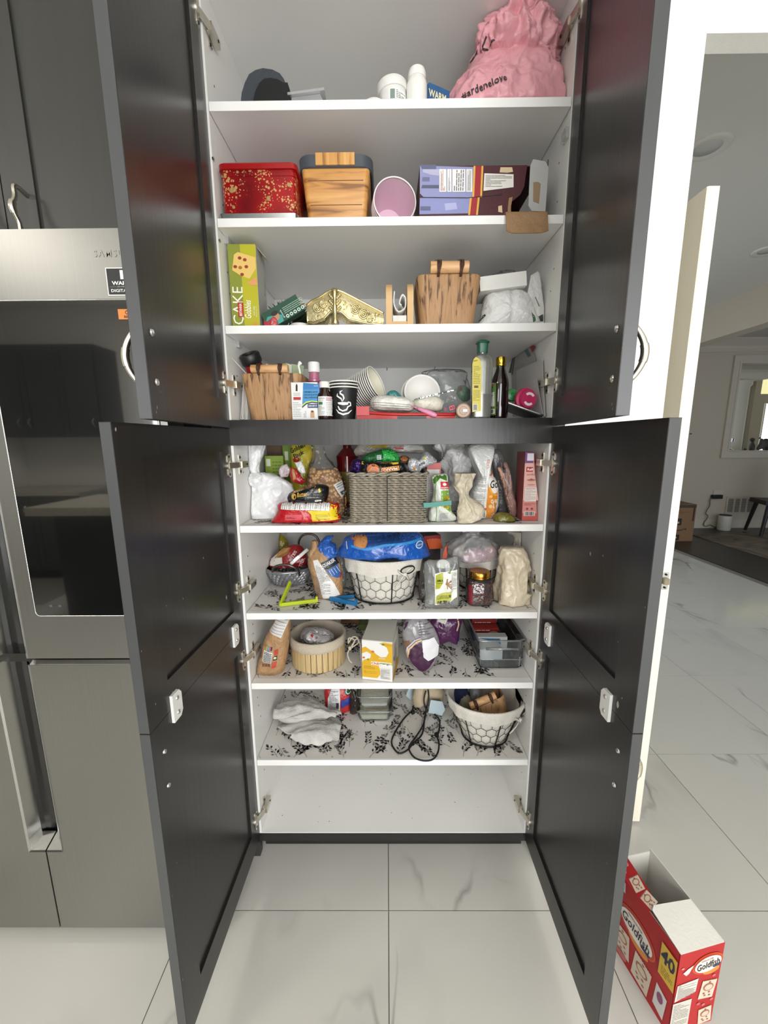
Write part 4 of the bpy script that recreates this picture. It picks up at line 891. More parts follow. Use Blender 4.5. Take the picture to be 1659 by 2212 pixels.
for x0, x1, c_ in ((1022, 1026, '#e6b04a'), (1026, 1039, '#a3242c'), (1039, 1043, '#e6b04a')): p.ppoly([(x0+1, 359), (x1+1, 359), (x1-2, 427), (x0-2, 426)], c_, 2).ppoly([(x0-7, 427), (x1-7, 427), (x1-11, 465), (x0-11, 465)], c_, 2)
for x0, x1, c_ in ((949, 964, '#9c2a2e'), (966, 975, '#4a4a52'), (977, 1005, '#55565e'), (1007, 1020, '#55565e')): p.prect(x0, 366, x1, 415, '#eceae6', 2).plines(x0+2, 368, x1-2, 413, 5 if x1-x0 > 12 else 3, c_, 3, x0, .4, True)
p.ppoly([(1046, 375), (1109, 377), (1109, 405), (1044, 413)], '#e6e2da', 2).plines(1048, 378, 1106, 405, 9, '#5a5654', 3, 9, .3)
p.ppoly([(1081, 362), (1106, 362), (1108, 372), (1096, 374), (1079, 373)], '#d8c09c', 2).ppoly([(1076, 446), (1084, 444), (1085, 460), (1076, 458)], '#d8c09c', 2)
p.pband([(907, 427), (1010, 428), (1020, 427), (1085, 420)], 1.5, '#34282c', 3)
p.go('printed_panel', t, None, .0004)
# ================================================================ third shelf
z = S[2]
# green cake carton
y = .035; a = WY(498, 702, y); b = WY(556, 702, y); tl = WY(510, 527, y); w = b.x-a.x; h = tl.z-z-.001
a.x = max(a.x, -.422); f = fr((a.x, y, z+.0007), yaw=.03)
t = thing('cake_carton', 'tall lime green cake carton with opened top flap', 'carton', f.at(w/2, 0, -.05))
d = .085; LIME = paper('#aaa92a')
mk('carton_body', J(g_fbox(f, w, h, d, .0008)), LIME, t)
mk('side_print', g_prism([(0.0005, .001), (d-.001, .001), (d-.001, h-.006), (.0005, h-.002)], f.at(w, 0, 0), -f.N, f.W, f.U, -.0008), paper('#a9a79f'), t)
fl = [(0, 0), (.012, .0), (.012, .075), (.0, .085)]
mk('top_flap', g_prism([(0, 0), (.05, 0), (.045, .03), (.005, .032)], f.at(w, h, -.012), -f.N, (f.W*-.75+f.U*.66).normalized(), f.U, .0008), paper('#d8d6cc'), t)
mk('tuck_flap', g_prism([(0, 0), (.03, 0), (.026, .014), (.004, .014)], f.at(w, h, -.02), -f.N, (f.W*.8+f.U*-.5).normalized(), f.U, .0008), paper('#a2a43a'), t)
mk('dust_flap', g_prism([(0, 0), (.03, 0), (.03, .02), (.004, .016)], f.at(0.002, h-.001, -.02), -f.N, (f.W*.9+f.U*.3).normalized(), -f.U, .0008), paper('#8f8c58'), t)
p = Pr(); LT = '#c3c04a'
p.poly([(0, 0), (w*.44, 0), (w*.44, h), (0, h)], '#878f33', 0).poly([(w*.44, 0), (w, 0), (w, h), (w*.46, h)], '#b7b121', 0)
p.poly([(w*.12, h*.70), (w*.22, h*.88), (w*.36, h*.91), (w*.98, h*.85), (w*.98, h*.72), (w*.72, h*.60), (w*.4, h*.64)], '#e3c06c', 1)
for u, v_ in ((.42, .84), (.24, .74), (.42, .73), (.64, .74), (.47, .65), (.6, .82)): p.ell(w*u, h*v_, .005, .004, '#98382c' if u != .42 or v_ > .8 else '#b0662f', 2, 10)
p.poly([(w*.66, h*.56), (w*.98, h*.62), (w*.98, h*.53), (w*.78, h*.52)], '#de9a64', 2)
p.text('CAKE', w*.25, h*.28, h*.45, '#f2eeda', 3, h=w*.38, rot=PI/2-.03, bold=0).rect(w*.24, h*.145, w*.44, h*.32, '#b3262c', 4).text('BRITANNIA', w*.34, h*.232, h*.15, '#f4e8d8', 5, h=w*.10, rot=PI/2, bold=.02)
p.text('Gobbles', w*.60, h*.24, h*.22, '#f4f0dc', 3, h=w*.24, rot=PI/2-.02, shear=.3).text('fruit cake', w*.82, h*.22, h*.11, '#eeeacd', 3, h=w*.06, rot=PI/2).text('slices for the soul', w*.90, h*.21, h*.13, '#eeeacd', 3, h=w*.035, rot=PI/2)
p.poly([(w*.72, h*.01), (w*.78, h*.07), (w*.9, h*.09), (w*.9, h*.02)], '#d99436', 3)
p.put('front_print', t, f)
sf = right_face(f, w); Pr().rect(.004, .004, d-.008, h-.02, '#b4b2aa', 0).lines(.01, .02, d*.5, h*.4, 8, '#c9c7c0', 1, 2, .3, True).lines(d*.72, h*.5, d*.8, h*.72, 2, '#4a4a42', 1, 4, .6, True).put('side_lettering', t, Fr(sf.O+sf.N*.0009, sf.U, sf.W, sf.N))
# artificial plant in a small pot
y = .185; c = WY(626, 690, y); t = thing('artificial_plant', 'bushy dark green artificial plant with small yellow flowers', 'plant', (c.x, y, z))
mk('pot', g_lathe([(.024, 0), (.032, .03), (.033, .034), (.029, .034), (.02, .03), (.001, .03)], 24, (c.x, y, z+.0006)), plast('#2c3029', .6), t, smooth=SM)
R = random.Random(11); gs = []
for i in range(900):
    th = R.uniform(0, 2*PI); ph = R.uniform(.05, 1.5); r = R.uniform(.03, .075); dv = V((cos(th)*sin(ph), sin(th)*sin(ph), cos(ph)*.9)); p0 = V((c.x, y, z+.045))+dv*r*.6; p1 = V((c.x, y, z+.047))+dv*(r+.014)
    sd = dv.cross(V((R.uniform(-1, 1), R.uniform(-1, 1), R.uniform(-1, 1)))).normalized()*.0026; gs.append(([p0, p0.lerp(p1, .5)+sd, p1, p0.lerp(p1, .5)-sd], [(0, 1, 2), (0, 2, 3)]))
mk('foliage', J(*gs), mat('dark_leaf', '#232f1d', .6, var=(60, .7, '#35452a')), t, kind='stuff')
gs = [g_lathe([(.001, 0), (.006, .003), (.001, .005)], 8, (c.x+dx, y-.02+dy, z+dz)) for dx, dy, dz in ((.062, -.03, .082), (.07, -.02, .074), (.052, -.035, .090), (.045, -.03, .098))]
for g_ in gs: mk('flower', g_, ink('#c9a43a'), t)
# white lid / small ramekin and red packet tip
mk('ramekin', g_lathe([(.022, 0), (.026, .004), (.028, .018), (.026, .020), (.022, .018), (.018, .006), (.001, .005)], 30, (WY(647, 690, .07).x, .075, z+.0004)), plast('#dedbd4', .3), smooth=SM, label='small white ramekin standing before the gold tissue box', cat='ramekin')
g = puff([(569, 690), (578, 692), (592, 684), (600, 692), (596, 702), (574, 702)], .04, .012, .002, 80, 5, n=30); g = floor_at(g, z)
t, tr = soft('red_packet', 'crumpled little red and white packet between cake carton and green carton', 'packet', g, film('#b8434a'))
# dark green carton tipped over, portrait of a man
y = .075; f = fr(WY(588, 702, y), yaw=.05, roll=.50); f.O.z = z+.0006; f.O.y = .045
L1, H1 = .108, .044
t = carton('green_carton', 'dark green tipped carton with small portrait in teal shirt', 'carton', f, L1, H1, .03, paper('#1d4a34'))
p = Pr(); p.poly([(.002, .001), (.046, .001), (.050, .016), (.040, .024), (.012, .03), (.003, .022)], '#3f9c92', 1).ell(.034, .021, .009, .011, '#b98a6c', 2).ell(.034, .029, .010, .006, '#1d1714', 3)
for i in range(5): p.ell(.062+i*.0115, .007, .0046, .0046, '#cfe0d6', 1, 14).ell(.062+i*.0115, .007, .0022, .0022, '#1d4a34', 2, 10)
p.lines(.058, .014, .118, .032, 4, '#a9c4b4', 1, 6, .3).text('growth', .052, .018, .022, '#d9e6df', 1, h=.005, rot=PI/2).put('front_print', t, f)
# gold embossed tissue box with curved profile
y = .030; GOLD = mat('gold_foil', '#e0d09c', .25, metal=.9, bump=(35, .05)); AG = mat('gold_satin', '#d3c698', .40, metal=.55, bump=(160, .25))
kx = [WY(px, 690, y).x for px in (661, 725, 829)]
tops = [(661, 655), (672, 646), (690, 640), (707, 630), (723, 626), (740, 630), (765, 641), (790, 652), (812, 662), (830, 670)]
bots = [(661, 702), (664, 694), (676, 697), (700, 690), (714, 676), (725, 672), (738, 677), (752, 690), (790, 697), (828, 698)]
def prof(pts, x):
    P = [WY(a_, b_, y) for a_, b_ in pts]
    if x <= P[0].x: return P[0].z
    for i in range(len(P)-1):
        if x <= P[i+1].x: k = (x-P[i].x)/(P[i+1].x-P[i].x); return P[i].z*(1-k)+P[i+1].z*k
    return P[-1].z
t = thing('gold_tissue_box', 'gold embossed tissue box with wavy top and rose relief', 'tissue box', ((kx[0]+kx[2])/2, y+.06, z))
def corner_y(x): k = abs(x-kx[1])/(kx[2]-kx[1]); return y+.03*k
xs = [kx[0]+(kx[2]-kx[0])*i/60 for i in range(61)]
def panel(x, v_):
    zb = max(prof(bots, x), z+.0007); zt_ = prof(tops, x); bul = .006*sin(PI*v_); return V((x, corner_y(x)-bul, zb+(zt_-zb)*v_))
front = g_grid(lambda u, v_: panel(kx[0]+(kx[2]-kx[0])*u, v_), 61, 14)
back = [V((p.x, p.y+.075, p.z)) for p in front[0]]
nu, nv = 61, 14
cap = [(13*nu+i, 13*nu+i+1, 61*14+13*nu+i+1, 61*14+13*nu+i) for i in range(60)]
mk('panels', (front[0]+back, front[1]+[(q[3]+61*14, q[2]+61*14, q[1]+61*14, q[0]+61*14) for q in front[1]]+cap+[(j*nu, (j+1)*nu, 854+(j+1)*nu, 854+j*nu) for j in range(13)]+[(j*nu+60, 854+j*nu+60, 854+(j+1)*nu+60, (j+1)*nu+60) for j in range(13)]), AG, t, smooth=.9)
mk('upper_moulding', g_tube([panel(x, 1)+V((0, -.002, 0)) for x in xs], .0035, 8), GOLD, t, smooth=True)
mk('lower_moulding', g_tube([panel(x, 0)+V((0, -.002, .0035)) for x in xs], .0028, 8), GOLD, t, smooth=True)
mk('corner_post', g_tube([V((kx[1], y-.006-.004*sin(i/10*PI), z+.003+(prof(tops, kx[1])-z-.004)*i/10)) for i in range(11)], [.008, .010, .007, .005, .0055, .007, .0055, .005, .007, .009, .008], 12), GOLD, t, smooth=True)
for sgn in (-1, 1):
    for i in range(9):
        x = kx[1]+sgn*(.010+.004*sin(i*2.1)); q = panel(x, .12+.095*i); mk('scroll_leaf', g_lathe([(.0005, -.004), (.0042, -.001), (.003, .003), (.0005, .006)], 8, q+V((0, -.004, 0))), GOLD, t, smooth=True)
def rose(x, v_, r):
    q = panel(x, v_); pts = [q+V((r*(1-k/26)*cos(k*.75), -.003-.003*k/26, r*(1-k/26)*sin(k*.75))) for k in range(26)]
    mk('rose_relief', g_tube(pts, .0019, 6), GOLD, t, smooth=True)
for x_, v_, r_ in ((686, .55, .013), (699, .6, .011), (768, .5, .014), (785, .42, .015), (798, .28, .009)): rose(WY(x_, 670, y).x, v_, r_)
R = random.Random(4)
for i in range(26):
    x = kx[0]+.012+R.random()*(kx[2]-kx[0]-.02)
    if abs(x-kx[1]) < .02: continue
    q = panel(x, R.uniform(.2, .85)); a_ = R.uniform(0, 6.3)
    mk('vine_relief', g_tube([q+V((.004*k*cos(a_+k*.35), -.0015, .004*k*sin(a_+k*.35))) for k in range(4)], [.0012, .0016, .0012, .0006], 5), GOLD, t, smooth=True)
# wooden napkin holder
y = .05; xa, xb = WY(834, 700, y).x, WY(893, 700, y).x; zt = WY(845, 602, y).z; BIR = streak('birch_ply', '#dcb988', '#d0a974', '#b98f5c', (6, 60, 8), .5, .1)
t = thing('napkin_holder', 'small wooden napkin holder with two round-topped side boards', 'napkin holder', ((xa+xb)/2, y+.05, z))
hh = zt-z
for x0 in (xa, xb-.0165):
    prof_ = [(-.05, 0), (.05, 0)]+[(.05*cos(q), hh-.05+.05*sin(q)) for q in [PI*i/16 for i in range(17)]]
    mk('side_board', bevel(g_prism(prof_, (x0, y+.05, z+.0006), (0, 1, 0), (0, 0, 1), (-1, 0, 0), .0165), .002, 2), BIR, t)
mk('base_board', g_box(xa+.0165, xb-.0165, y+.004, y+.096, z+.010, z+.022, .001), BIR, t)
cx = (xa+xb)/2; wN = (xb-xa)/2-.0175
nap = spline([(cx-wN+.004, z+.098, 0), (cx-wN+.003, z+.066, 0), (cx-.004, z+.046, 0), (cx+wN-.004, z+.056, 0), (cx+wN-.003, z+.082, 0), (cx+.006, z+.090, 0), (cx-.002, z+.070, 0), (cx+.004, z+.062, 0)], 6)
sheet = solid(g_grid(lambda u, v_: (nap[int(round(u*(len(nap)-1)))].x, y+.004+.085*v_, nap[int(round(u*(len(nap)-1)))].y), len(nap), 8), .0028)
t2 = thing('paper_napkins', 'white folded paper napkins curled inside the wooden holder', 'napkins', (cx, y+.05, z+.0225))
mk('curled_napkin', sheet, cloth('#e9e7e1'), t2, smooth=True)
mk('napkin_pad', bevel(puff([(855, 682), (892, 682), (892, 664), (874, 668), (855, 672)], y+.045, .08, .002, 90, 3, n=40), .0001) if False else g_box(cx-wN+.001, cx+wN-.001, y+.008, y+.09, z+.0225, z+.038, .004, 2), cloth('#e9e7e1'), t2, smooth=.6)
# wood-look bin
y = .05; a, b = WY(909, 700, y), WY(1025, 698, y); zt = WY(966, 597, y).z
wood_bin('woodlook_bin', 'wood-look tapered bin with dowel handle standing beside the napkin holder', MT((a.x+b.x)/2, y, z+.0006), b.x-a.x, (WY(1037, 600, y).x-WY(897, 600, y).x), .14, .17, zt-z, WY(1012, 585, y).x-WY(930, 585, y).x, .030)
# stack of bagged white napkins and foam sheet
y = .06; WF = mat('white_film_bag', '#e6e6e3', .3, crease=(28, .5))
g = puff([(1032, 704), (1037, 680), (1047, 640), (1075, 630), (1120, 628), (1140, 640), (1150, 660), (1160, 704)], y+.05, .11, .007, 34, 6, n=90, sm=3, flat=.8); g = floor_at(g, z)
t, tr = soft('napkin_bag', 'white plastic bag of paper napkins with green print', 'bag', g, WF)
PP(y).ppoly([(1024, 690), (1052, 672), (1053, 678), (1034, 694)], '#2c5a44').ppoly([(1150, 672), (1158, 680), (1160, 694), (1154, 694)], '#3a6a52').ppoly([(1036, 668), (1048, 660), (1062, 655), (1050, 664)], '#b9c8c6').go('green_print', t, tr)
f = fr(V((WY(1036, 640, y+.02).x, y+.012, WY(1036, 640, y+.02).z+.010)), yaw=-.04, roll=.10)
sh = g_fbox(f, WY(1137, 620, y).x-WY(1036, 640, y).x, .036, .11, .003, 0, 0, 0, 2); 
mk('foam_tray', sheet_noise(sh, .0, 30, 1), mat('foam_white', '#e6e5df', .7, bump=(200, .15)), smooth=SM, label='flat white foam tray laid on top of the napkin bag', cat='tray')
g = puff([(1137, 640), (1146, 594), (1162, 585), (1166, 590), (1181, 690), (1184, 704), (1165, 704), (1150, 672)], .09, .012, .0025, 60, 9, n=80, sm=0); g = floor_at(g, z)
t, tr = soft('white_sachet', 'flat white paper sachet leaning on the cabinet side with dark print', 'sachet', g, film('#d5d4d0', .35))
PP(.08).ppoly([(1163, 683), (1174, 678), (1175, 693), (1167, 694)], '#2b3a38').pband([(1158, 640), (1163, 652), (1166, 661)], 2, '#5a5f5e').go('print', t, tr)
g = bag([(WY(1098, 600, .2).x, .22, z+.002, .03, .03, 2, 0), (WY(1098, 600, .2).x, .22, z+.06, .05, .05, 2, 0), (WY(1097, 600, .2).x, .22, WY(1097, 600, .2).z, .045, .04, 2, .4), (WY(1097, 600, .2).x, .22, WY(1097, 585, .2).z, .025, .02, 2, .6)], n=44, sub=6, amp=.012, f=35, seed=4)
mk('clear_bag', g, clear('crinkle_clear', '#f2f4f4', .05, milky=.2, milk='#dcdddd', rough=.2), smooth=True, label='crumpled clear plastic bag behind the white napkin bag', cat='bag')
# ================================================================ fourth shelf (behind the middle rail)
z = S[3]+.0006
# folded white papers
PAP = paper('#e2e0dc')
for k, (p0, lab) in enumerate((([(511, 905), (511, 818), (517, 815), (524, 900), (526, 906)], 'folded white paper sheet standing against the cabinet side'), ([(524, 906), (517, 815), (523, 812), (534, 880), (534, 906)], 'second folded white sheet beside the wood-look bin'))):
    pts = P3(p0, .05+.012*k)
    for q in pts: q.z = max(q.z, z+.0016); q.x = max(q.x, -.424+.010*k)
    mk('folded_paper', solid(g_loft([[q for q in pts], [q+V((.004, .12, 0)) for q in pts]], False, False), .0015), PAP, label=lab, cat='paper')
y = .046; a, b = WY(541, 905, y), WY(632, 905, y); zt = WY(590, 808, y).z
wood_bin('woodlook_bin', 'wood-look bin with dowel handle stuffed with a red flask and cards', MT((a.x+b.x)/2+.006, y, z), b.x-a.x+.012, WY(660, 808, y).x-WY(526, 808, y).x, .13, .16, zt-z, WY(627, 800, y).x-WY(548, 800, y).x, .022)
# red flask leaning in the bin
p1 = WY(541, 773, .094); ax = V((-.20, -.42, .85)).normalized(); p0 = p1-ax*.09
t = thing('red_flask', 'red flask with black screw lid leaning in the wood-look bin', 'flask', p0-ax*.05)
Q = Matrix.Translation(p0-ax*.05) @ ax.to_track_quat('Z', 'Y').to_matrix().to_4x4(); L1 = (p1-p0).length
mk('body', xf(g_lathe([(.024, 0), (.025, .003), (.025, L1+.032), (.023, L1+.036)], 32), Q), mat('red_enamel', '#a3171b', .25, metal=.3), t, smooth=SM)
mk('lid', xf(g_lathe([(.0275, L1+.034), (.029, L1+.037), (.029, L1+.058), (.0265, L1+.062), (.022, L1+.062), (.02, L1+.058), (.001, L1+.058)], 36), Q), plast('#161617', .4), t, smooth=SM)
for k in range(4): mk('lid_slot', xf(g_box(-.0012, .0012, -.004, .004, 0, .0016), Q @ Matrix.Translation((.011*cos(k*PI/2), .011*sin(k*PI/2), L1+.058)) @ Matrix.Rotation(k*PI/2, 4, 'Z')), ink('#050505'), t)
mk('bamboo_skewer', g_tube([WY(498, 773, .03), WY(535, 810, .06)], .0011, 6), plast('#e9e5dc'), label='thin white stick poking out between flask and cabinet side', cat='stick')
for k, (q, c_) in enumerate((([(608, 830), (607, 786), (619, 785), (620, 830)], '#8fae5c'), ([(620, 832), (617, 784), (630, 788), (632, 832)], '#d8d7c2'), ([(630, 832), (629, 786), (656, 790), (655, 832)], '#a9bb93'), ([(570, 830), (575, 785), (592, 792), (600, 830)], '#e3e1da'))):
    mk('seed_packet', bevel(g_ext(P3(q, .095+.016*k), (0, .003, 0)), .0006), paper(c_), label=('narrow lime card', 'cream striped card', 'pale green printed packet', 'white creased card')[k]+' standing in the wood-look bin beside the flask', cat='card')
g = g_tube(spline(P3([(650, 835), (648, 805), (645, 790), (650, 782)], .082), 4), [.0030]*9+[.0042, .0055, .0062, .0040], 10)
mk('plastic_spoon', ([V((p_.x, .082+(p_.y-.082)*.5, p_.z)) for p_ in g[0]], g[1]), plast('#eeeeea'), smooth=True, label='white plastic spoon standing handle-down in the bin', cat='spoon')
# medicine carton
y = .020; a, b = WY(632, 904, y), WY(688, 904, y); zt = WY(650, 826, y).z; w1 = WY(653, 904, y).x-a.x
f = fr((a.x, y, z), yaw=0); w = b.x-a.x; h = zt-z
t = carton('medicine_carton', 'white and blue medicine carton with red stripe standing before the bin', 'carton', f, w, h, .020, paper('#e6e6e4'))
p = PP(y); p.ppoly([(655, 827), (690, 830), (690, 867), (675, 866), (653, 874)], '#3f8fc4', 0).ppoly([(655, 827), (690, 830), (690, 841), (655, 841)], '#2b77b5', 1).pband([(653, 876), (662, 869), (674, 867), (690, 869)], 3, '#c9d64a', 1).pband([(653, 880), (662, 872), (674, 869), (690, 871)], 2.5, '#1f3563', 2)
for i, s_ in enumerate(('CEFIXIME & LACTIC', 'ACID BACILLUS FOR', 'ORAL SUSPENSION')): p.ptext(s_, 672, 847+i*6, 30, '#173a66', 3, h=3.4, bold=.02)
p.prect(665, 873, 688, 881, '#1f3060', 3).ptext('CEFOCEF-CV', 676, 877, 19, '#e9edf5', 4, h=3.6, bold=.02).ptext('Syntho', 683, 834, 9, '#e9edf5', 3, h=2.6)
p.prect(634, 858, 650, 864, '#b3222a', 1).prect(639, 832, 643, 845, '#26262c', 1).pell(641, 831, 1.2, 1.5, '#26262c', 1).plines(634, 868, 650, 901, 9, '#8b8d92', 1, 3, .25).plines(634, 848, 650, 856, 3, '#9b9da2', 1, 5, .3)
p.ppoly([(671, 902), (671, 892), (675, 887), (679, 889), (680, 902)], '#c99a72', 3).pell(675, 889, 3, 2.2, '#5d4030', 4).plines(656, 884, 662, 902, 2, '#8b8d92', 2, 7, .3, True).go('front_print', t)
# pink syrup bottle
y = .085; c = WY(680, 850, y); t = thing('pink_syrup_bottle', 'clear bottle of pink liquid with ribbed white cap behind the medicine carton', 'bottle', (c.x, y, z)); zt = zat(680, 783, y); H = zt-z
mk('bottle', g_lathe([(.024, 0), (.025, .004), (.025, H*.50), (.020, H*.60), (.0145, H*.66), (.0185, H*.675), (.0185, H*.70), (.0145, H*.715), (.0135, H*.83)], 30, (c.x, y, z)), mat('pink_liquid', '#b46a86', .08, coat=1), t, smooth=SM)
mk('cap', g_lathe([(.0165, H*.83), (.017, H*.835), (.0165, H*.985), (.015, H), (.001, H)], 36, (c.x, y, z)), plast('#eeedea', .35), t, smooth=SM)
# brown syrup bottle
y = .03; c = WY(703, 903, y); r_ = (WY(720, 880, y).x-WY(686, 880, y).x)/2; H = zat(703, 825, y)-z; t = thing('brown_syrup_bottle', 'dark brown medicine bottle with white cap and white label', 'bottle', (c.x, y, z))
prof_ = [(r_*.93, 0), (r_, .003), (r_, H*.60), (r_*.9, H*.68), (r_*.55, H*.77), (r_*.5, H*.86)]
mk('bottle', g_lathe(prof_, 32, (c.x, y, z)), mat('amber_glass', '#2a1410', .06, coat=1), t, smooth=SM)
mk('cap', g_lathe([(r_*.66, H*.84), (r_*.67, H*.85), (r_*.64, H*.98), (r_*.6, H), (.001, H)], 30, (c.x, y, z)), plast('#e9e8e4', .35), t, smooth=SM)
tree = bvh(g_lathe([(r_, 0), (r_, H*.62)], 40, (c.x, y, z)))
p = PP(y-r_); p.prect(686.5, 856, 719.5, 898, '#e6e4e0', 0).prect(688, 868, 697, 874, '#3a7a4a', 1).prect(704, 858, 719, 866, '#c9a9b4', 1).plines(688, 876, 702, 896, 7, '#77777c', 1, 2, .3).plines(705, 868, 718, 896, 8, '#8d8d92', 1, 6, .3).ptext('Cetirizine', 695, 860, 14, '#3a3a40', 1, h=2.5).ptext('Syrup', 694, 864.5, 10, '#3a3a40', 1, h=2.2).go('label', t, tree, step=.004)
# black coffee cups (nested three)
y = .048; c = WY(744, 903, y); rt = (WY(774.5, 830, y).x-WY(714.5, 830, y).x)/2; H = zat(744, 836, y-.03)-z
CBLK = mat('cup_black', '#17181a', .5); CRIM = plast('#ebe8e0', .5); CIN = mat('cup_cream', '#e8e4d0', .5)
for k in range(3):
    t = paper_cup(('black paper cup printed with a white steaming coffee mark', 'middle black paper cup nested between two others', 'uppermost black paper cup nested in the standing stack')[k], Matrix.Translation((c.x, y, z+H+.0078*k)), rt-.0004*k*0, H, CBLK, CRIM, CIN, 'nested black coffee cups', 'coffee_cup', .77, k == 2)
    if k == 0:
        p = PP(y-rt*.9); tree = bvh(g_lathe([(rt*.77, 0), (rt, H)], 44, (c.x, y, z), cap1=False)); Wt = '#f1efe9'
        p.pband([(729, 850), (728, 855), (732, 858), (737, 861), (739, 867)], [1, 3, 3, 3, 1], Wt).pband([(740, 844), (735, 846), (735, 850), (741, 854), (743, 860), (740, 867)], [1, 3, 3.5, 3.5, 3, 1], Wt)
        p.ppoly([(729, 869), (740, 868.5), (753, 869), (751, 874), (741, 875), (731, 873)], Wt).pband([(730, 877), (733, 884), (740, 887.5), (748, 885), (752, 877)], [2, 3.5, 3, 3.5, 2], Wt).pband([(751, 868), (756, 869), (757, 875), (750, 879)], 2.6, Wt).pband([(726, 884), (731, 891), (741, 895), (752, 892), (759, 885)], [1, 3, 4, 3, 1], Wt)
        p.go('steaming_cup_mark', t, tree, .0006, .004)
# a leaning nest of the same black cups
axis = V((.80, -.34, .36)).normalized(); mouth = WY(813, 826, .15); rm = .0485
Q = axis.to_track_quat('Z', 'Y').to_matrix().to_4x4()
for k in range(18):
    paper_cup('black paper cup at the open mouth of the leaning stack, cream inside' if k == 0 else 'black paper cup in the leaning stack, only its white rim showing', Matrix.Translation(mouth-axis*.0064*k) @ Q, rm, .085, CBLK, CRIM, CIN, 'leaning nest of black paper cups', 'paper_cup', .72, k == 0)
# red tray with black bar
a, b = WY(770, 905, .008), WY(985, 905, .008); RED = plast('#b3201f', .3)
t = thing('red_tray', 'red plastic tray lying flat with a raised rim and black bar', 'tray', ((a.x+b.x)/2, .09, z))
pts = [(a.x+(b.x-a.x)*u, .008+.012*(1-sin(PI*u))*1.2) for u in [i/20 for i in range(21)]]
outl = pts+[(b.x, .17), (a.x, .17)]; zr = zat(880, 893, .012)-z
mk('tray_body', bevel(g_ext([V((x, q, z)) for x, q in outl], (0, 0, zr*.75)), .002, 2), RED, t, smooth=.6)
mk('rim', g_tube([V((x, q-.001, z+zr*.8+.010*max(0, (.5-(x-a.x)/(b.x-a.x)))**2*4)) for x, q in pts], .0042, 8), RED, t, smooth=True)
mk('grip', g_box(a.x, a.x+.035, .012, .06, z+zr*.7, z+.034, .004, 2), RED, t, smooth=.6)
mk('black_bar', g_box(WY(859, 900, .006).x, WY(921, 900, .006).x, .004, .012, z+.0002, z+.0065, .001), plast('#17181a', .4), t)
zt = z+zr*.8+.004
# wrapped paper plates
y = .05; g = puff([(801, 880), (800, 866), (808, 857), (830, 854), (868, 857), (893, 866), (894, 882), (885, 891), (850, 891), (815, 889)], y, .10, .004, 50, 3, n=80, flat=.8); g = ([V((q.x, q.y, max(q.z, zt))) for q in g[0]], g[1])
t, tr = soft('wrapped_plates', 'stack of white paper plates in clear crinkled wrap on the red tray', 'plates', g, mat('wrapped_white', '#dddad3', .22, bump=(70, .6), coat=.4))
p = PP(y-.05); 
for k in range(4): p.pband([(803+k, 868+k*5), (830, 870+k*5), (870, 873+k*4.4), (890, 874+k*4)], 1.2, '#8d8880')
p.go('plate_edges', t, tr)
g = puff([(832, 860), (838, 847), (852, 843), (864, 851), (868, 860), (850, 861)], .09, .03, .002, 70, 4, n=40); t, tr = soft('teal_packet', 'small teal wipes packet tucked behind the wrapped plates', 'packet', g, film('#2b7f7c')); PP(.07).ppoly([(838, 859), (866, 862), (868, 866), (836, 863)], '#e8e6e2').go('white_edge', t, tr)
# foam bowls
for k, (px, py, r, yy) in enumerate(((912, 846, 39, .105), (905, 849, 38, .13))):
    c = WY(px, py, yy); r_ = (WY(px+r, py, yy).x-WY(px-r, py, yy).x)/2; ax = V((.05, -1, .32)).normalized(); M = Matrix.Translation(c) @ ax.to_track_quat('Z', 'Y').to_matrix().to_4x4()
    t = thing('foam_bowl', ('white foam bowl propped on edge, its hollow facing out', 'white foam bowl nested behind the propped one')[k], 'bowl', c-V((0, 0, r_)), 'propped foam bowls')
    mk('bowl', xf(g_lathe([(r_*.02, -.034), (r_*.58, -.034), (r_*.62, -.032), (r_*.93, -.003), (r_, -.001), (r_*1.01, .001), (r_*.98, .002), (r_*.90, -.002), (r_*.60, -.029), (r_*.02, -.030)], 40, cap0=False, cap1=False), M), mat('foam_bowl_white', '#e4e2dc', .5), t, smooth=True)
# clear crumpled bag and clear tub
g = floor_at(bag([bk(940, 1012, 895, .22, .04, 2), bk(930, 1016, 865, .22, .05, 2.2), bk(938, 1014, 830, .22, .045, 2, .3), bk(915, 1012, 806, .22, .03, 2, .2), bk(935, 1000, 798, .22, .012, 2, .1)], n=60, sub=8, amp=.012, f=30, seed=6), z)
mk('crinkled_clear_bag', g, clear('crinkle_film', '#f4f6f6', .05, milky=.14, milk='#e3e4e4', rough=.18), smooth=True, label='crinkled clear bag bulging behind the tall green-capped bottle', cat='bag')
g = puff([(985, 850), (990, 835), (1002, 832), (1016, 842), (1017, 862), (1000, 868)], .22, .03, .003, 60, 7, n=36); t, tr = soft('green_packet', 'green and orange packet inside the crinkled clear bag', 'packet', g, film('#5f9a7c')); PP(.20).ppoly([(986, 834), (998, 832), (1000, 842), (988, 846)], '#a0583c').go('orange_patch', t, tr)
# paper boat in clear wrap
y = .05; g = puff([(894, 862), (935, 853), (957, 866), (960, 880), (945, 890), (905, 890), (895, 880)], y, .07, .003, 55, 9, n=60, flat=.9); g = ([V((q.x, q.y, max(q.z, zt))) for q in g[0]], g[1])
t, tr = soft('wrapped_bowl', 'cream paper bowl wrapped in clear film beside the plates', 'bowl', g, mat('wrapped_cream', '#d9d5c6', .2, bump=(60, .4), coat=.5))
mk('film_edge', solid(g_grid(lambda u, v_: WY(894+(985-894)*u, 862-22*u+v_*3, y-.036+.02*u), 12, 3), .0006), clear('film_green', '#cfdcd2', .3, milky=.3, milk='#8fa398'), t)
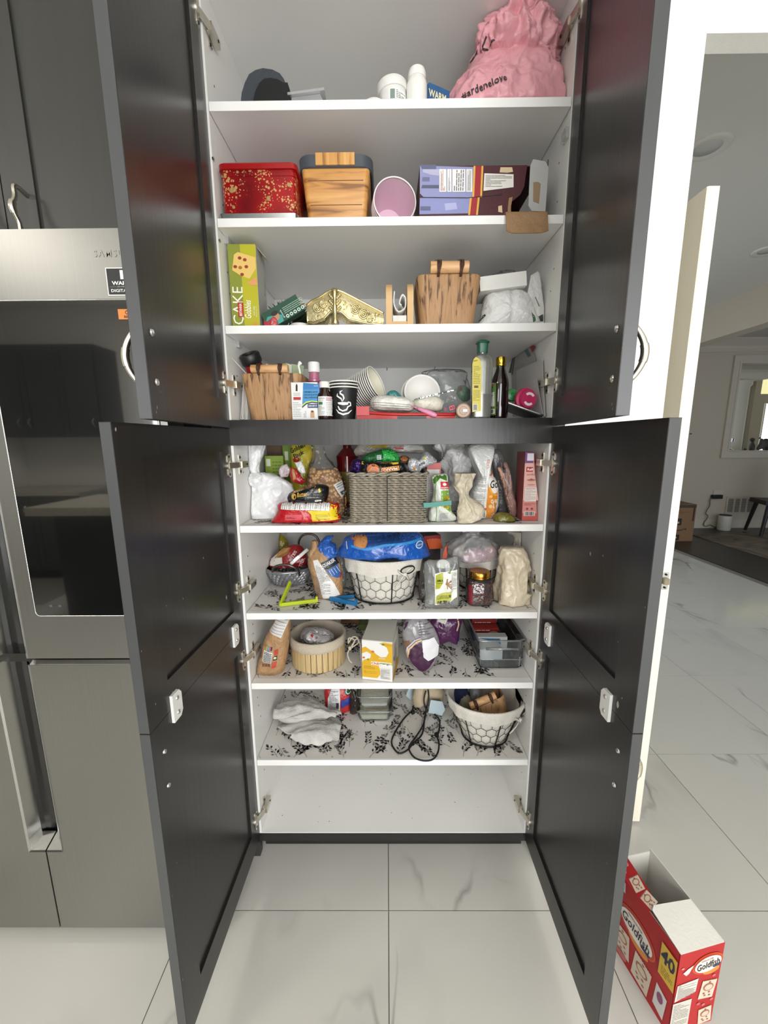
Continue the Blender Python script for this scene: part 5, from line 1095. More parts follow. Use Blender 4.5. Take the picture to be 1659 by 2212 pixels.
# pink pen
p0, p1 = WY(902, 882, .016), WY(940, 897, .006); L1 = (p1-p0).length; ax = (p1-p0).normalized()
t = thing('pink_pen', 'pink plastic pen resting across the red tray edge', 'pen', (p0+p1)/2); Q = Matrix.Translation(p0) @ ax.to_track_quat('Z', 'Y').to_matrix().to_4x4()
mk('barrel', xf(g_lathe([(.002, 0), (.0045, .004), (.0062, L1*.45), (.0072, L1*.9), (.005, L1+.004), (.001, L1+.005)], 20), Q), plast('#d98fae', .3), t, smooth=True)
mk('tip', xf(g_lathe([(.0006, -.02), (.0022, -.012), (.003, 0)], 14), Q), plast('#c27a98', .35), t, smooth=True)
# dark gadget with red label
f = fr(WY(961, 899, .03), roll=.30, yaw=-.15); f.O.z = z+.008
t = thing('travel_adapter', 'dark grey plug adapter with small red printed label', 'adapter', f.at(.02, 0, -.01)); mk('body', g_fbox(f, .040, .032, .028, .005, 0, 0, 0, 3), plast('#3a3a3c', .4), t, smooth=.6)
Pr().rect(.014, .007, .034, .023, '#2a2a2c', 0).rect(.017, .009, .032, .021, '#cc4a5c', 1).ell(.022, .015, .003, .003, '#5c1c28', 2, 12).rect(.026, .011, .030, .019, '#5c1c28', 2).ell(.006, .017, .003, .005, '#8f2c3c', 1, 12).put('label', t, f)
c = WY(1001, 885, .012); rr_ = (WY(1017, 885, .012).x-WY(985, 885, .012).x)/2; t = thing('jar_lid', 'round translucent brown lid standing on edge with price sticker', 'lid', (c.x, .02, z))
M = Matrix.Translation((c.x, .012, z+rr_+.0005)) @ Matrix.Rotation(PI/2, 4, 'X'); mk('disc', xf(g_lathe([(rr_*.3, -.016), (rr_*.94, -.016), (rr_, -.012), (rr_, .001), (rr_*.9, .003), (rr_*.86, .001), (rr_*.55, .001), (rr_*.5, .002), (.001, .002)], 36), M), plast('#a98b74', .3), t, smooth=SM)
Pr().rect(c.x-.002, z+rr_-.003, c.x+.010, z+rr_+.004, '#efeeea').put('price_sticker', t, Fr((0, .008, 0), (1, 0, 0), (0, 0, 1), (0, -1, 0)))
# tall oil bottle
y = .035; c = WY(1037, 898, y); hw = (WY(1058, 860, y).x-WY(1018, 860, y).x)/2; zt2 = zat(1041, 735, y); H = zt2-z
def sq(hw_, hd_, zz, r=.010): return [V((c.x+p_[0], y+p_[1], zz)) for p_ in rrect(hw_, hd_, r)]
t = thing('oil_bottle', 'tall square clear bottle half full of dark oil with green cap', 'bottle', (c.x, y, z)); hwn = .011
mk('bottle', g_loft([sq(hw*.93, .022, z), sq(hw, .0245, z+.004), sq(hw, .0245, z+H*.74), sq(hw*.86, .021, z+H*.79), sq(.012, .012, z+H*.825), sq(.012, .012, z+H*.84)]), clear('bottle_clear', '#e6e8e4', .16, milky=.22, milk='#c9c9c0', bump=None), t, smooth=.5)
mk('oil', g_loft([sq(hw*.92, .021, z+.003), sq(hw*.96, .0235, z+.006), sq(hw*.96, .0235, z+H*.31), sq(hw*.95, .023, z+H*.312)]), mat('dark_oil', '#0b0808', .08, coat=.8), t, smooth=.5)
mk('cap', g_loft([sq(.0125, .0125, z+H*.835, .006), sq(.0130, .0130, z+H*.84, .006), sq(.0135, .0135, z+H*.955, .006), sq(.0170, .0165, z+H*.962, .008), sq(.0165, .016, z+H*.975, .008), sq(.011, .011, z+H*.995, .006), sq(.004, .004, z+H, .002)]), plast('#17573f', .3), t, smooth=.5)
p = PP(y-.0247); ytop = 772
p.ppoly([(1020, 890), (1039, 888), (1040, 792), (1039, 782), (1034, 774), (1028, 771), (1023, 776), (1020.5, 786)], '#d2c24a', 0).plines(1022, 790, 1038, 830, 11, '#7c7430', 1, 3, .3).prect(1024, 833, 1033, 838, '#4a4420', 1).plines(1021.5, 842, 1037, 866, 8, '#7c7430', 1, 5, .3).prect(1021, 873, 1032, 887, '#d9d6cc', 1).pbars(1022, 874, 1031, 886).ptext('Sesame', 1027, 779, 9, '#2c2a18', 1, h=3, rot=.2).go('label', t)
# dark bottle with gold cap
y = .03; c = WY(1077, 900, y); r_ = (WY(1096, 870, y).x-WY(1059, 870, y).x)/2; H = zat(1076, 772, y)-z
t = thing('dark_sauce_bottle', 'dark glass sauce bottle with gold cap and green label', 'bottle', (c.x, y, z)); prof_ = [(r_*.93, 0), (r_, .004), (r_, H*.56), (r_*.93, H*.64), (r_*.6, H*.77), (r_*.5, H*.83), (r_*.5, H*.87)]
mk('bottle', g_lathe(prof_, 36, (c.x, y, z)), mat('black_glass', '#120708', .05, coat=1), t, smooth=SM)
mk('cap', g_lathe([(r_*.56, H*.855), (r_*.58, H*.86), (r_*.58, H*.885), (r_*.55, H*.89), (r_*.58, H*.90), (r_*.58, H*.985), (r_*.54, H), (.001, H)], 32, (c.x, y, z)), mat('cap_gold', '#c9a742', .25, metal=1), t, smooth=SM)
tree = bvh(g_lathe([(r_, 0), (r_, H*.58)], 44, (c.x, y, z))); p = PP(y-r_)
p.ppoly([(1058.5, 897), (1072, 896), (1073, 816), (1071, 811), (1059.5, 811)], '#4c6a2c', 0).prect(1060, 846, 1070, 877, '#b7b6b0', 1).plines(1061, 848, 1069.5, 876, 9, '#6d6d6a', 2, 3, .3).prect(1059, 883, 1070, 893, '#d2d0c8', 1).pbars(1060, 884, 1069, 892, l=2).pell(1066, 826, 5, 5, '#8f2c2c', 1).ptext('Lee', 1066, 826, 7, '#efe4d8', 2, h=4, rot=.25, shear=.3).go('label', t, tree, step=.004)
# right end: notebook, pink lid, green ball, leaflets
f = fr(WY(1095, 876, .02), roll=-.34); f.O.z = z+.038; f.O.y = .02
nb = g_fbox(f, .105, .006, .12, .002); nb = ([V((q.x, q.y, max(q.z, z))) for q in nb[0]], nb[1])
t = thing('tilted_notebook', 'black notebook with silver edge tilted down to the cabinet side', 'notebook', f.at(.05, -.03, -.06)); mk('cover', nb, plast('#1d1e20', .35), t); mk('silver_edge', g_tube([f.at(.002, .004, .001), f.at(.098, .004, .001)], .0022, 6), CHROME, t)
c = WY(1141, 862, .03); r_ = (WY(1167, 862, .03).x-WY(1119, 862, .03).x)/2; ax = V((.25, -1, -.05)).normalized(); M = Matrix.Translation(c) @ ax.to_track_quat('Z', 'Y').to_matrix().to_4x4(); PKP = plast('#b8305c', .3)
t = thing('pink_jar_lid', 'magenta round lid with white crescent marks resting on the notebook', 'lid', c-V((0, 0, r_)))
mk('disc', xf(g_lathe([(r_*.96, -.022), (r_, -.020), (r_, -.010), (r_*.8, -.008), (r_*.8, .001), (r_*.76, .004), (.001, .0045)], 40), M), PKP, t, smooth=SM)
p = Pr(); 
for s_ in (0, PI): p.add([(.56*r_*cos(s_+.5+q)*(1.05 if k else .66), .56*r_*sin(s_+.5+q)*(1.05 if k else .66)) for k in (0, 1) for q in [i*.22 for i in range(9)]], [(i, i+1, 10+i, 9+i) for i in range(8)], ink('#ead9dc'), 0)
Mr = M.to_3x3(); p.put('crescent_mark', t, Fr(c+ax*.0045, Mr @ V((1, 0, 0)), Mr @ V((0, 1, 0)), ax))
c = WY(1106, 853, .07); mk('bottle_stopper', xf(g_lathe([(.003, -.012), (.017, -.012), (.018, -.004), (.016, .003), (.006, .006), (.003, .002)], 28), Matrix.Translation(c) @ V((.1, -1, .1)).to_track_quat('Z', 'Y').to_matrix().to_4x4()), plast('#3f8f55', .3), smooth=SM, label='small round green stopper lying beside the gold-capped bottle', cat='stopper')
for k, (q, c_, lab) in enumerate((([(1108, 900), (1105, 800), (1110, 770), (1150, 742), (1160, 790), (1160, 900)], '#aba8a4', 'printed grey leaflet with black bars leaning on the cabinet side'), ([(1118, 902), (1116, 800), (1172, 775), (1178, 900)], '#c2bfbb', 'plain white envelope leaning on the cabinet side behind the magenta lid'), ([(1124, 902), (1122, 832), (1168, 816), (1174, 902)], '#c9c0c2', 'pale lilac envelope in front of the white one'))):
    yy = .20-.055*k; pts = [WX(a_, b_, .424-.006*k-.004) for a_, b_ in q]
    X1 = .4265-.004*k; pts = [V((X1-.010*max(0, 1-(p_.z-z)/.1)*0, p_.y, max(p_.z, z))) for p_ in [WX(a_, b_, X1) for a_, b_ in q]]
    pts = [V((p_.x, min(p_.y, .50), p_.z)) for p_ in pts]
    t = thing('leaflet', lab, 'paper', sum(pts, V())/len(pts)*1); mk('sheet', g_ext(pts, (-.0012, 0, 0)), paper(c_), t)
    if k == 0:
        pr = Pr(); 
        def q2(a_, b_): w_ = WX(a_, b_, X1-.0014); return (w_.y, w_.z)
        for s0, c0 in (([(1099, 805), (1107, 768), (1110, 766), (1104, 806)], '#22242a'), ([(1105, 810), (1111, 766), (1113, 765), (1108, 809)], '#22242a'), ([(1133, 753), (1140, 748), (1147, 768), (1141, 772)], '#5f6f7c'), ([(1145, 744), (1152, 740), (1157, 748), (1150, 762)], '#9c2a38')):
            pr.poly([q2(a_, b_) for a_, b_ in s0], c0, 0)
        for i in range(6): a_, b_ = q2(1112+i*3, 795-i*2), q2(1118+i*3, 806-i*3.5); pr.band([a_, b_], .0012, '#6d6d72', 0)
        pr.put('print', t, Fr((X1-.0014, 0, 0), (0, 1, 0), (0, 0, 1), (-1, 0, 0)))
# ================================================================ liners with printed sprigs
def liner(name, zz, label, y0, y1, seed, wav=.004, x0=-.428, x1=.428):
    R = random.Random(seed)
    def fy_(x): return y0+wav*noise.noise(V((x*7, seed, 0)))*1.5+wav
    base = g_grid(lambda u, v_: (x0+(x1-x0)*u, fy_(x0+(x1-x0)*u)*(1-v_)+y1*v_, zz+.0006+.0004*noise.noise(V((u*9, v_*5, seed)))), 60, 24)
    t = thing(name, label, 'shelf liner', ((x0+x1)/2, (y0+y1)/2, zz)); mk('sheet', base, mat('liner_paper', '#dcd8d2', .5, var=(40, .7, '#e6e2dc'), stretch=(1, 14, 1)), t, smooth=True)
    gs = {k: [] for k in ('#2a2a2b', '#77756f', '#b5b08c')}
    def leaf(c, px, py, a, L_, w): n = V((cos(a), sin(a), 0)); s_ = V((-sin(a), cos(a), 0)); p_ = V((px, py, zz+.00135)); gs[c].append(([p_, p_+n*L_*.5+s_*w, p_+n*L_, p_+n*L_*.5-s_*w], [(0, 1, 2, 3)]))
    st = .046; ny = int((y1-y0)/st)+1; nx = 17
    def seg(c, q0, q1, w_=.0005):
        n = (q1-q0).normalized(); m_ = V((-n.y, n.x, 0))*w_; zz_ = V((0, 0, zz+.0013)); gs[c].append(([q0+m_+zz_, q1+m_+zz_, q1-m_+zz_, q0-m_+zz_], [(0, 1, 2, 3)]))
    for r in range(ny):
        for cidx in range(nx):
            x = x0+.02+(x1-x0-.03)*(cidx+.5*(r % 2)+R.uniform(-.25, .25))/nx; yy = y0+.005+(r+R.uniform(-.25, .25))*st; a = R.choice((.9, 1.3, 1.9, 2.3, -.9, -1.6))+R.uniform(-.3, .3); c = R.choice(('#2a2a2b', '#2a2a2b', '#77756f')); L_ = R.uniform(.052, .072); bend = R.uniform(-.8, .8)
            q = V((x, yy, 0)); aa = a
            for k in range(6):
                d = V((cos(aa), sin(aa), 0)); q1 = q+d*L_/6; seg(c, q, q1); q = q1; aa += bend/6
                if k >= 1:
                    for sg in (-1, 1):
                        if R.random() < .12: continue
                        la = aa+sg*R.uniform(.55, 1.0); e = q+V((cos(la), sin(la), 0))*R.uniform(.003, .007); seg(c, q, e, .00035); leaf(c if R.random() < .8 else '#77756f', e.x, e.y, la-sg*R.uniform(0, .4), R.uniform(.011, .017), R.uniform(.0030, .0046))
            leaf(c, q.x, q.y, aa, .014, .0032)
            if R.random() < .25: leaf('#b5b08c', x+.02, yy-.01, a, .008, .004)
    def inside(g): return all(x0+.001 < p_[0] < x1-.001 and fy_(p_[0])+.001 < p_[1] < y1-.001 for p_ in g[0])
    parts = [(J(*[g for g in v_ if inside(g)]), ink(c)) for c, v_ in gs.items() if any(inside(g) for g in v_)]
    tag(mk('printed_sprigs', parts, None, t), kind='stuff')
liner('shelf_liner', S[4], 'white shelf liner with black sprigs under the woven grey basket', .004, .505, 1)
liner('shelf_liner', S[5], 'white shelf liner with black sprigs under the glass jar and wire baskets', .010, .505, 2, .006)
liner('shelf_liner', S[6], 'white shelf liner with black sprigs under the bamboo basket', .022, .505, 3, .003)
liner('shelf_liner', S[7], 'white shelf liner with black sprigs under the folded towel', .004, .355, 4, .001)
# ================================================================ fifth shelf
LZ = .0018
z = S[4]+LZ
# knotted white carrier bag
y = .150; WB = mat('white_carrier', '#e6e7e8', .30, coat=.2, crease=(20, .42))
g = floor_at(bag([bk(545, 610, 1133, y, .04, 2.2), bk(527, 632, 1120, y, .055, 2.4), bk(526, 645, 1090, y, .06, 2.3), bk(535, 640, 1060, y, .055, 2.2), bk(545, 620, 1040, y, .045, 2), bk(548, 580, 1022, y-.02, .025, 2)], n=110, sub=12, amp=.014, f=14, low=.01, lf=11, seed=5), z)
t, tr = soft('carrier_bag', 'knotted white plastic carrier bag with long twisted neck', 'bag', g, WB, 'bag_body')
mk('knot', bag([bk(548, 565, 1052, y-.03, .02, 2), bk(536, 578, 1042, y-.03, .03, 2), bk(535, 580, 1030, y-.03, .032, 2, .3), bk(543, 572, 1021, y-.03, .02, 2)], n=60, sub=7, amp=.008, f=60, low=.004, lf=40, seed=2), WB, t, smooth=True)
mk('neck', bag([bk(546, 562, 1026, y-.03, .014, 2), bk(537, 560, 1005, y-.03, .018, 2), bk(537, 570, 980, y-.03, .02, 2.2), bk(538, 574, 962, y-.02, .02, 2.4)], n=50, sub=9, amp=.006, f=55, low=.004, lf=30, seed=9, ridges=.003), WB, t, smooth=True)
# lime carton and brown carton behind
y = .225; a, b = WY(575, 1040, y), WY(611, 1040, y); zt = zat(590, 985, y); f = fr((a.x, y, z), yaw=.05)
t = carton('lime_carton', 'lime green carton with white base panel behind the knotted bag', 'carton', f, b.x-a.x+.004, zt-z, .05, paper('#86a02c')); w, h = b.x-a.x+.004, zt-z
Pr().rect(0.001, 0.001, w-.001, h*.34, '#d5d5d0', 0).lines(.006, h*.1, w-.006, h*.3, 4, '#6a6c66', 1, 3, .3).rect(.004, h*.82, w*.3, h*.95, '#d8ddc0', 1).lines(w*.4, h*.45, w-.006, h*.92, 8, '#54661e', 1, 5, .3).put('front_print', t, f)
Pr().rect(.004, .005, w-.004, .045, '#cfcfc8').put('top_print', t, top_face(f, h))
f = fr((WY(575, 1000, .30).x, .30, z)); carton('brown_carton', 'plain brown cardboard box standing behind the lime carton', 'carton', f, .075, zat(590, 955, .28)-z, .09, mat('kraft_dull', '#6d5b48', .8))
# green box + yellow pouch
f = fr((WY(612, 1000, .26).x, .26, z)); t = carton('green_tea_carton', 'olive green carton beside the yellow pouch', 'carton', f, .045, zat(620, 958, .26)-z, .05, paper('#6d8a2c'))
Pr().rect(.006, .17, .018, .20, '#c9d0b0', 0).put('front_print', t, f)
y = .23; g = floor_at(puff([(628, 1070), (628, 1000), (632, 955), (670, 950), (682, 975), (672, 1010), (668, 1070)], y, .06, .005, 45, 3, n=70, sm=3), z)
t, tr = soft('yellow_pouch', 'yellow pasta pouch with black slanted lettering', 'pouch', g, film('#b3a92c'))
PP(y-.03).ptext('Golden', 641, 968, 34, '#1d1c10', 1, h=11, rot=.45, bold=.03).ptext('Pack', 645, 981, 24, '#1d1c10', 1, h=9, rot=.4, bold=.03).ppoly([(652, 988), (668, 972), (676, 976), (668, 1000), (655, 1008)], '#c9b430', 0).go('lettering', t, tr)
# small sweets wrappers
for nm, lab, pts, yy, c, tt in (('sweet_wrapper', 'silver and pink twisted sweet wrapper on the carrier bag', [(601, 1018), (608, 1005), (620, 1002), (628, 1015), (622, 1030), (606, 1032)], .15, '#c2b4b8', .018),
      ('red_sachet', 'red and tan torn snack sachet', [(627, 1010), (640, 1012), (652, 1030), (660, 1040), (652, 1047), (633, 1042), (626, 1028)], .14, '#b0262c', .02),
      ('white_tube', 'small white plastic tube lying over the red sachet', [(637, 1000), (650, 996), (658, 1010), (660, 1022), (652, 1024), (644, 1016)], .12, '#dddddd', .016),
      ('red_bow_wrapper', 'small red crumpled wrapper by the yellow pouch', [(632, 992), (640, 986), (648, 992), (644, 998), (634, 998)], .16, '#8f2422', .014)):
    g = puff(pts, yy, tt, .004, 90, 4, n=56, sm=0); t, tr = soft(nm, lab, 'wrapper', g, film(c))
    if nm == 'red_sachet': PP(yy-.02).ppoly([(628, 1012), (633, 1012), (638, 1035), (632, 1038)], '#b08a4c').go('tan_strip', t, tr)
    if nm == 'sweet_wrapper': PP(yy-.02).pband([(616, 1028), (624, 1024), (629, 1018)], 4, '#a83038').go('red_strip', t, tr)
# bag of roasted chickpeas
y = .165; keys = [bk(672, 738, 1128, y, .05, 2.4), bk(664, 746, 1110, y, .065, 2.4), bk(662, 748, 1070, y, .065, 2.4), bk(662, 742, 1040, y, .055, 2.2), bk(668, 728, 1015, y, .04, 2), bk(676, 705, 985, y+.01, .02, 2), bk(672, 698, 960, y+.02, .012, 2)]
g = floor_at(bag(keys, n=90, sub=9, amp=.006, f=30, low=.005, seed=6), z)
t, tr = soft('chickpea_bag', 'clear knotted bag filled with roasted golden chickpeas and a white label', 'bag', g, clear('chickpea_film', '#f8f7f5', .03, milky=.07, milk='#e6e2da', rough=.2), 'film')
inner = bag([(k[0], k[1], k[2], k[3]*.90, k[4]*.86, k[5], 0) for k in keys[:4]]+[(keys[4][0], y, keys[4][2]+.002, keys[4][3]*.84, .028, 2, 0)], n=60, sub=6, amp=.001, low=.004, seed=6); floor_at(inner, z+.002)
R = random.Random(8); peas = []; tmp = bvh(inner)
pea = g_lathe([(.0005, -.0055), (.0045, -.004), (.0064, 0), (.005, .004), (.0005, .006)], 8, sx=1, sy=.8)
for i in range(900):
    a_ = R.choice(inner[1]); 
    if len(a_) > 4: continue
    q = sum((inner[0][k] for k in a_), V())/len(a_)
    if q.y > y+.01: continue
    dv = V((R.uniform(-1, 1), R.uniform(-1, 1), R.uniform(-1, 1))); peas.append(xf(pea, Matrix.Translation(q+dv*.003+V((0, .004, 0))) @ dv.to_track_quat('Z', 'Y').to_matrix().to_4x4()))
mk('chickpea_fill', inner, mat('chickpea_dark', '#8d6136', .7), t, smooth=True)
tag(mk('chickpeas', J(*peas), mat('chickpea', '#cd9a5e', .5, var=(25, .8, '#deb57c')), t, smooth=True), kind='stuff')
p = PP(.085); p.ppoly([(717, 1050), (739, 1038), (747, 1066), (735, 1078)], '#dddcd8', 0).pband([(722, 1052), (737, 1044)], 1.2, '#55555a', 1).pband([(724, 1056), (738, 1049)], 1.2, '#33333a', 1).pband([(727, 1061), (740, 1054)], 1, '#77777c', 1).ppoly([(731, 1066), (739, 1062), (742, 1069), (735, 1073)], '#55555a', 1).go('paper_label', t, tr, .002)
# butter cookies in black wrap
def cookie_pack(name, label, pts, y, t_, seed): 
    g = puff(pts, y, t_, .004, 45, seed, n=70, flat=.6); return soft(name, label, 'packet', g, film('#151515', .25))
y = .055; t, tr = cookie_pack('butter_biscuits', 'black butter biscuit packet lying on the red and yellow packet', [(623, 1083), (624, 1066), (640, 1058), (672, 1050), (684, 1045), (702, 1047), (711, 1054), (708, 1076), (700, 1084), (660, 1086)], y, .06, 3)
p = PP(y-.03); p.ppoly([(628, 1064), (657, 1053), (659, 1057), (629, 1068)], '#b5702c', 0).ptext('MARIO', 643, 1061, 22, '#e8d9b0', 1, h=4, rot=.33, bold=.03).pell(672, 1052, 11, 5, '#a8643c', 0, -.2).pell(634, 1073, 6, 6.5, '#d9a94c', 0).ptext('Butter', 653, 1068, 23, '#d9b04c', 1, h=9, rot=.14, shear=.2).ppoly([(687, 1057), (690, 1055), (693, 1062), (689, 1065)], '#d8c42c', 0).plines(664, 1073, 688, 1076, 1, '#a8a8a8', 1).ppoly([(679, 1081), (692, 1080), (694, 1083), (680, 1085)], '#dad9d4', 0).go('front_print', t, tr)
# red and yellow snack packet
y = .055; g = floor_at(puff([(588, 1128), (595, 1112), (600, 1100), (603, 1086), (640, 1083), (690, 1083), (728, 1085), (733, 1095), (730, 1108), (737, 1116), (731, 1126), (690, 1128), (640, 1129)], y, .075, .003, 45, 6, n=96, sm=3, flat=.4), z)
t, tr = soft('red_yellow_packet', 'red and yellow snack packet with white nutrition panel lying in front', 'packet', g, film('#b81d24', .2))
p = PP(y-.04); p.ppoly([(664, 1104), (728, 1104), (732, 1124), (675, 1127), (671, 1112)], '#dcc51e', 0).ppoly([(712, 1086), (727, 1086), (731, 1092), (729, 1103), (712, 1104)], '#dcc51e', 0).ppoly([(606, 1087), (711, 1086), (711, 1104), (605, 1101)], '#e8e6e2', 1)
for i in range(9): p.prect(614+i*11, 1087, 614.8+i*11, 1101+i*.3, '#4a4a4a', 2)
p.plines(607, 1088, 709, 1100, 22, '#6d6d6d', 2, 5, .25, True).prect(616, 1112, 652, 1124, '#d0505c', 1).plines(618, 1117, 636, 1122, 3, '#4a1418', 2, 3, .4).plines(682, 1112, 712, 1124, 6, '#7c6c14', 1, 8, .25).go('front_print', t, tr)
# dark red jug bottle
y = .34; c = WY(752, 1050, y); t = thing('red_sauce_jug', 'dark red plastic sauce bottle with narrow neck behind the woven basket', 'bottle', (c.x, y, z)); zz = [zat(752, q, y) for q in (1060, 1015, 1003, 985, 977, 968, 955)]
mk('bottle', g_lathe([(.038, z-zz[0]+.0), (.040, z-zz[0]+.004)] and [(.040, z), (.041, z+.004), (.041, zz[1]), (.038, zz[2]), (.041, zz[3]), (.030, zz[4]), (.016, zz[5]), (.015, zz[6])], 36, (c.x, y, 0)), mat('red_pet', '#6d1015', .15, coat=.8), t, smooth=SM)
mk('yellow_sleeve', g_lathe([(.0418, z+.02), (.0418, zz[1]-.004)], 36, (c.x, y, 0), False, False), ink('#8d7a2c'), t, smooth=True)
# woven grey basket
y = .028; a, b = WY(755, 1128, y), WY(922, 1128, y); zt = zat(838, 1024, y); cx = (a.x+b.x)/2; hw = (b.x-a.x)/2; hd = .13; cyb = y+hd
ROPE = mat('seagrass', '#5f584e', .85, bump=(300, .5), var=(70, .7, '#c4b9a4'))
t = thing('woven_basket', 'rectangular grey woven seagrass basket holding snack packets', 'basket', (cx, cyb, z))
rows = 21; hgt = zt-z; rr_ = hgt/rows/2
def loop(hw_, hd_, zc_, r, tw, n=150, seed=0, thick=1.0):
    base_ = resample([V((x, q, 0)) for x, q in rrect(hw_, hd_, .018, 6)], n); gs = []
    for s_ in (0, PI):
        pts = []
        for i, p_ in enumerate(base_):
            p0, p1 = base_[i-1], base_[(i+1) % n]; tn = (p1-p0).normalized(); nn = V((tn.y, -tn.x, 0)); a_ = s_+i*tw+seed; pts.append(V((cx, cyb, zc_))+p_+nn*cos(a_)*r*.62+V((0, 0, 1))*sin(a_)*r*.62)
        gs.append(g_tube(pts, r*.68*thick, 5, True))
    return J(*gs)
for i in range(rows-1):
    mk('rope_row', loop(hw-.002, hd-.002, z+rr_*1.05+i*2*rr_*1.0, rr_*.84, 2*PI/6.5, 150, i*1.3), ROPE, t, smooth=True)
mk('braided_rim', loop(hw+.002, hd+.002, zt-rr_*.2, rr_*1.55, 2*PI/10, 150), ROPE, t, smooth=True)
mk('braided_foot', loop(hw+.001, hd+.001, z+rr_*1.45, rr_*1.35, 2*PI/10, 150), ROPE, t, smooth=True)
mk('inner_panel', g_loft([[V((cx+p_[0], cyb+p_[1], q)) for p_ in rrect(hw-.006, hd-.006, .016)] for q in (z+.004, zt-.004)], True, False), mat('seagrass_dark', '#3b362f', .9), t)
mk('frame_wire', g_tube([V((cx-.002, y-.005, z+.004)), V((cx-.002, y-.005, zt-.004))], .0012, 6), ink('#2c2a27'), t)
# contents of the basket
y = .09; g = puff([(757, 1030), (757, 1003), (764, 992), (778, 991), (784, 1000), (782, 1030)], y, .05, .008, 60, 3, n=50); t, tr = soft('purple_foil', 'crinkled purple foil packet in the left of the woven basket', 'packet', g, mat('purple_foil', '#3a1d5c', .15, metal=.6, crease=(60, .9)))
y = .078; t, tr = cookie_pack('butter_biscuits', 'upside-down black butter biscuit packet in the woven basket', [(777, 1034), (778, 1004), (782, 996), (810, 997), (850, 995), (866, 998), (880, 1004), (882, 1034), (830, 1036)], y, .055, 5)
p = PP(y-.03); p.pell(806, 1014, 14, 11.5, '#c96f42', 0)
for k in range(3): p.pband([(795+k*4, 1020-k*2), (803, 1011+k*3), (813+k, 1010+k*3.5), (819, 1014+k*3)], 1.2, '#e8b48c', 1)
p.ppoly([(824, 1011), (862, 1006), (863, 1016), (824, 1022)], '#d89a30', 0).ppoly([(826, 1013), (860, 1008), (861, 1014.5), (826, 1020)], '#b8402c', 1).ptext('MARIO', 843, 1014, 31, '#f1e6c8', 2, h=6, rot=PI+.12, bold=.03).ptext('Butter', 834, 1001, 26, '#8d7430', 1, h=5, rot=PI+.02, shear=.2).ppoly([(845, 1000), (861, 999), (861, 1003), (848, 1004)], '#d8b43c', 1).ppoly([(776, 998), (785, 998), (785, 1004), (778, 1003)], '#d8c42c', 0).go('front_print', t, tr)
y = .12; g = puff([(785, 1000), (787, 984), (800, 977), (822, 971), (838, 968), (852, 974), (864, 988), (863, 999), (840, 1001)], y, .06, .006, 42, 7, n=80); t, tr = soft('green_biscuits', 'green biscuit packet with bright crumpled foil end in the woven basket', 'packet', g, film('#1c5c2c'))
PP(y-.03).ppoly([(824, 972), (838, 969), (852, 975), (863, 988), (861, 997), (846, 999), (825, 998), (829, 985)], mat('green_foil', '#2fae4c', .2, crease=(45, .9)), 0).prect(814, 983, 824, 993, '#b9c9c0', 1).plines(815, 984, 823, 992, 3, '#33443a', 2).plines(790, 986, 806, 995, 4, '#4d8a5a', 1, 2, .3).go('foil_end', t, tr)
y = .13; g = puff([(860, 1010), (862, 990), (870, 984), (882, 986), (888, 996), (888, 1010)], y, .04, .003, 70, 2, n=40); t, tr = soft('cookie_packet', 'brown packet showing a round orange cookie in the woven basket', 'packet', g, film('#4a2c1c')); PP(y-.03).pell(874, 990, 9, 7, '#b06a3a').pband([(868, 992), (874, 988), (881, 991)], 1, '#8a4c26', 1).go('cookie_picture', t, tr)
y = .09; g = puff([(880, 1015), (883, 992), (893, 988), (905, 992), (912, 980), (922, 975), (937, 988), (944, 996), (932, 1004), (912, 1012), (905, 1022), (895, 1022)], y, .05, .009, 50, 6, n=80, sm=3); t, tr = soft('chip_packet', 'crumpled silver chip packet with black lettering over the basket edge', 'packet', g, mat('silver_foil', '#c6c7c9', .25, metal=.3, crease=(60, .9)))
PP(y-.03).ptext('chip', 912, 1002, 14, '#1b1b1d', 1, h=7, rot=.45, bold=.02, shear=.2).ppoly([(914, 987), (920, 987), (920, 994), (914, 993)], '#c9c040', 0).ppoly([(890, 1008), (900, 1012), (896, 1018)], '#c98a3c', 0).go('lettering', t, tr)
y = .20; g = puff([(768, 985), (772, 962), (800, 955), (880, 956), (916, 965), (912, 980), (850, 978)], y, .04, .005, 40, 4, n=70); t, tr = soft('clear_sleeve', 'clear sleeve with yellow and red print lying flat at the back of the basket', 'packet', g, mat('cloudy_sleeve', '#aaa39a', .2, coat=.5, crease=(40, .6))); PP(y-.02).ppoly([(796, 962), (838, 960), (836, 968), (805, 968)], '#c2a81e').ppoly([(850, 967), (868, 964), (874, 970), (856, 971)], '#b03a44').prect(872, 962, 915, 972, '#cfcdc8').go('coloured_print', t, tr)
# white card with red header, standing right of the basket
y = .12; a, b = WY(921, 1100, y), WY(948, 1100, y); f = fr((a.x, y, z)); h = zat(930, 1000, y)-z
t = carton('recipe_carton', 'slim white carton with coral header and fine print beside the basket', 'carton', f, b.x-a.x+.004, h, .05, paper('#d8d6d2')); w = b.x-a.x+.004
Pr().rect(0, h*.88, w, h, '#c0504a', 0).rect(w-.004, 0, w, h*.9, '#b85a52', 1).lines(.003, h*.2, w-.006, h*.84, 22, '#77757a', 1, 4, .3).put('front_print', t, f)
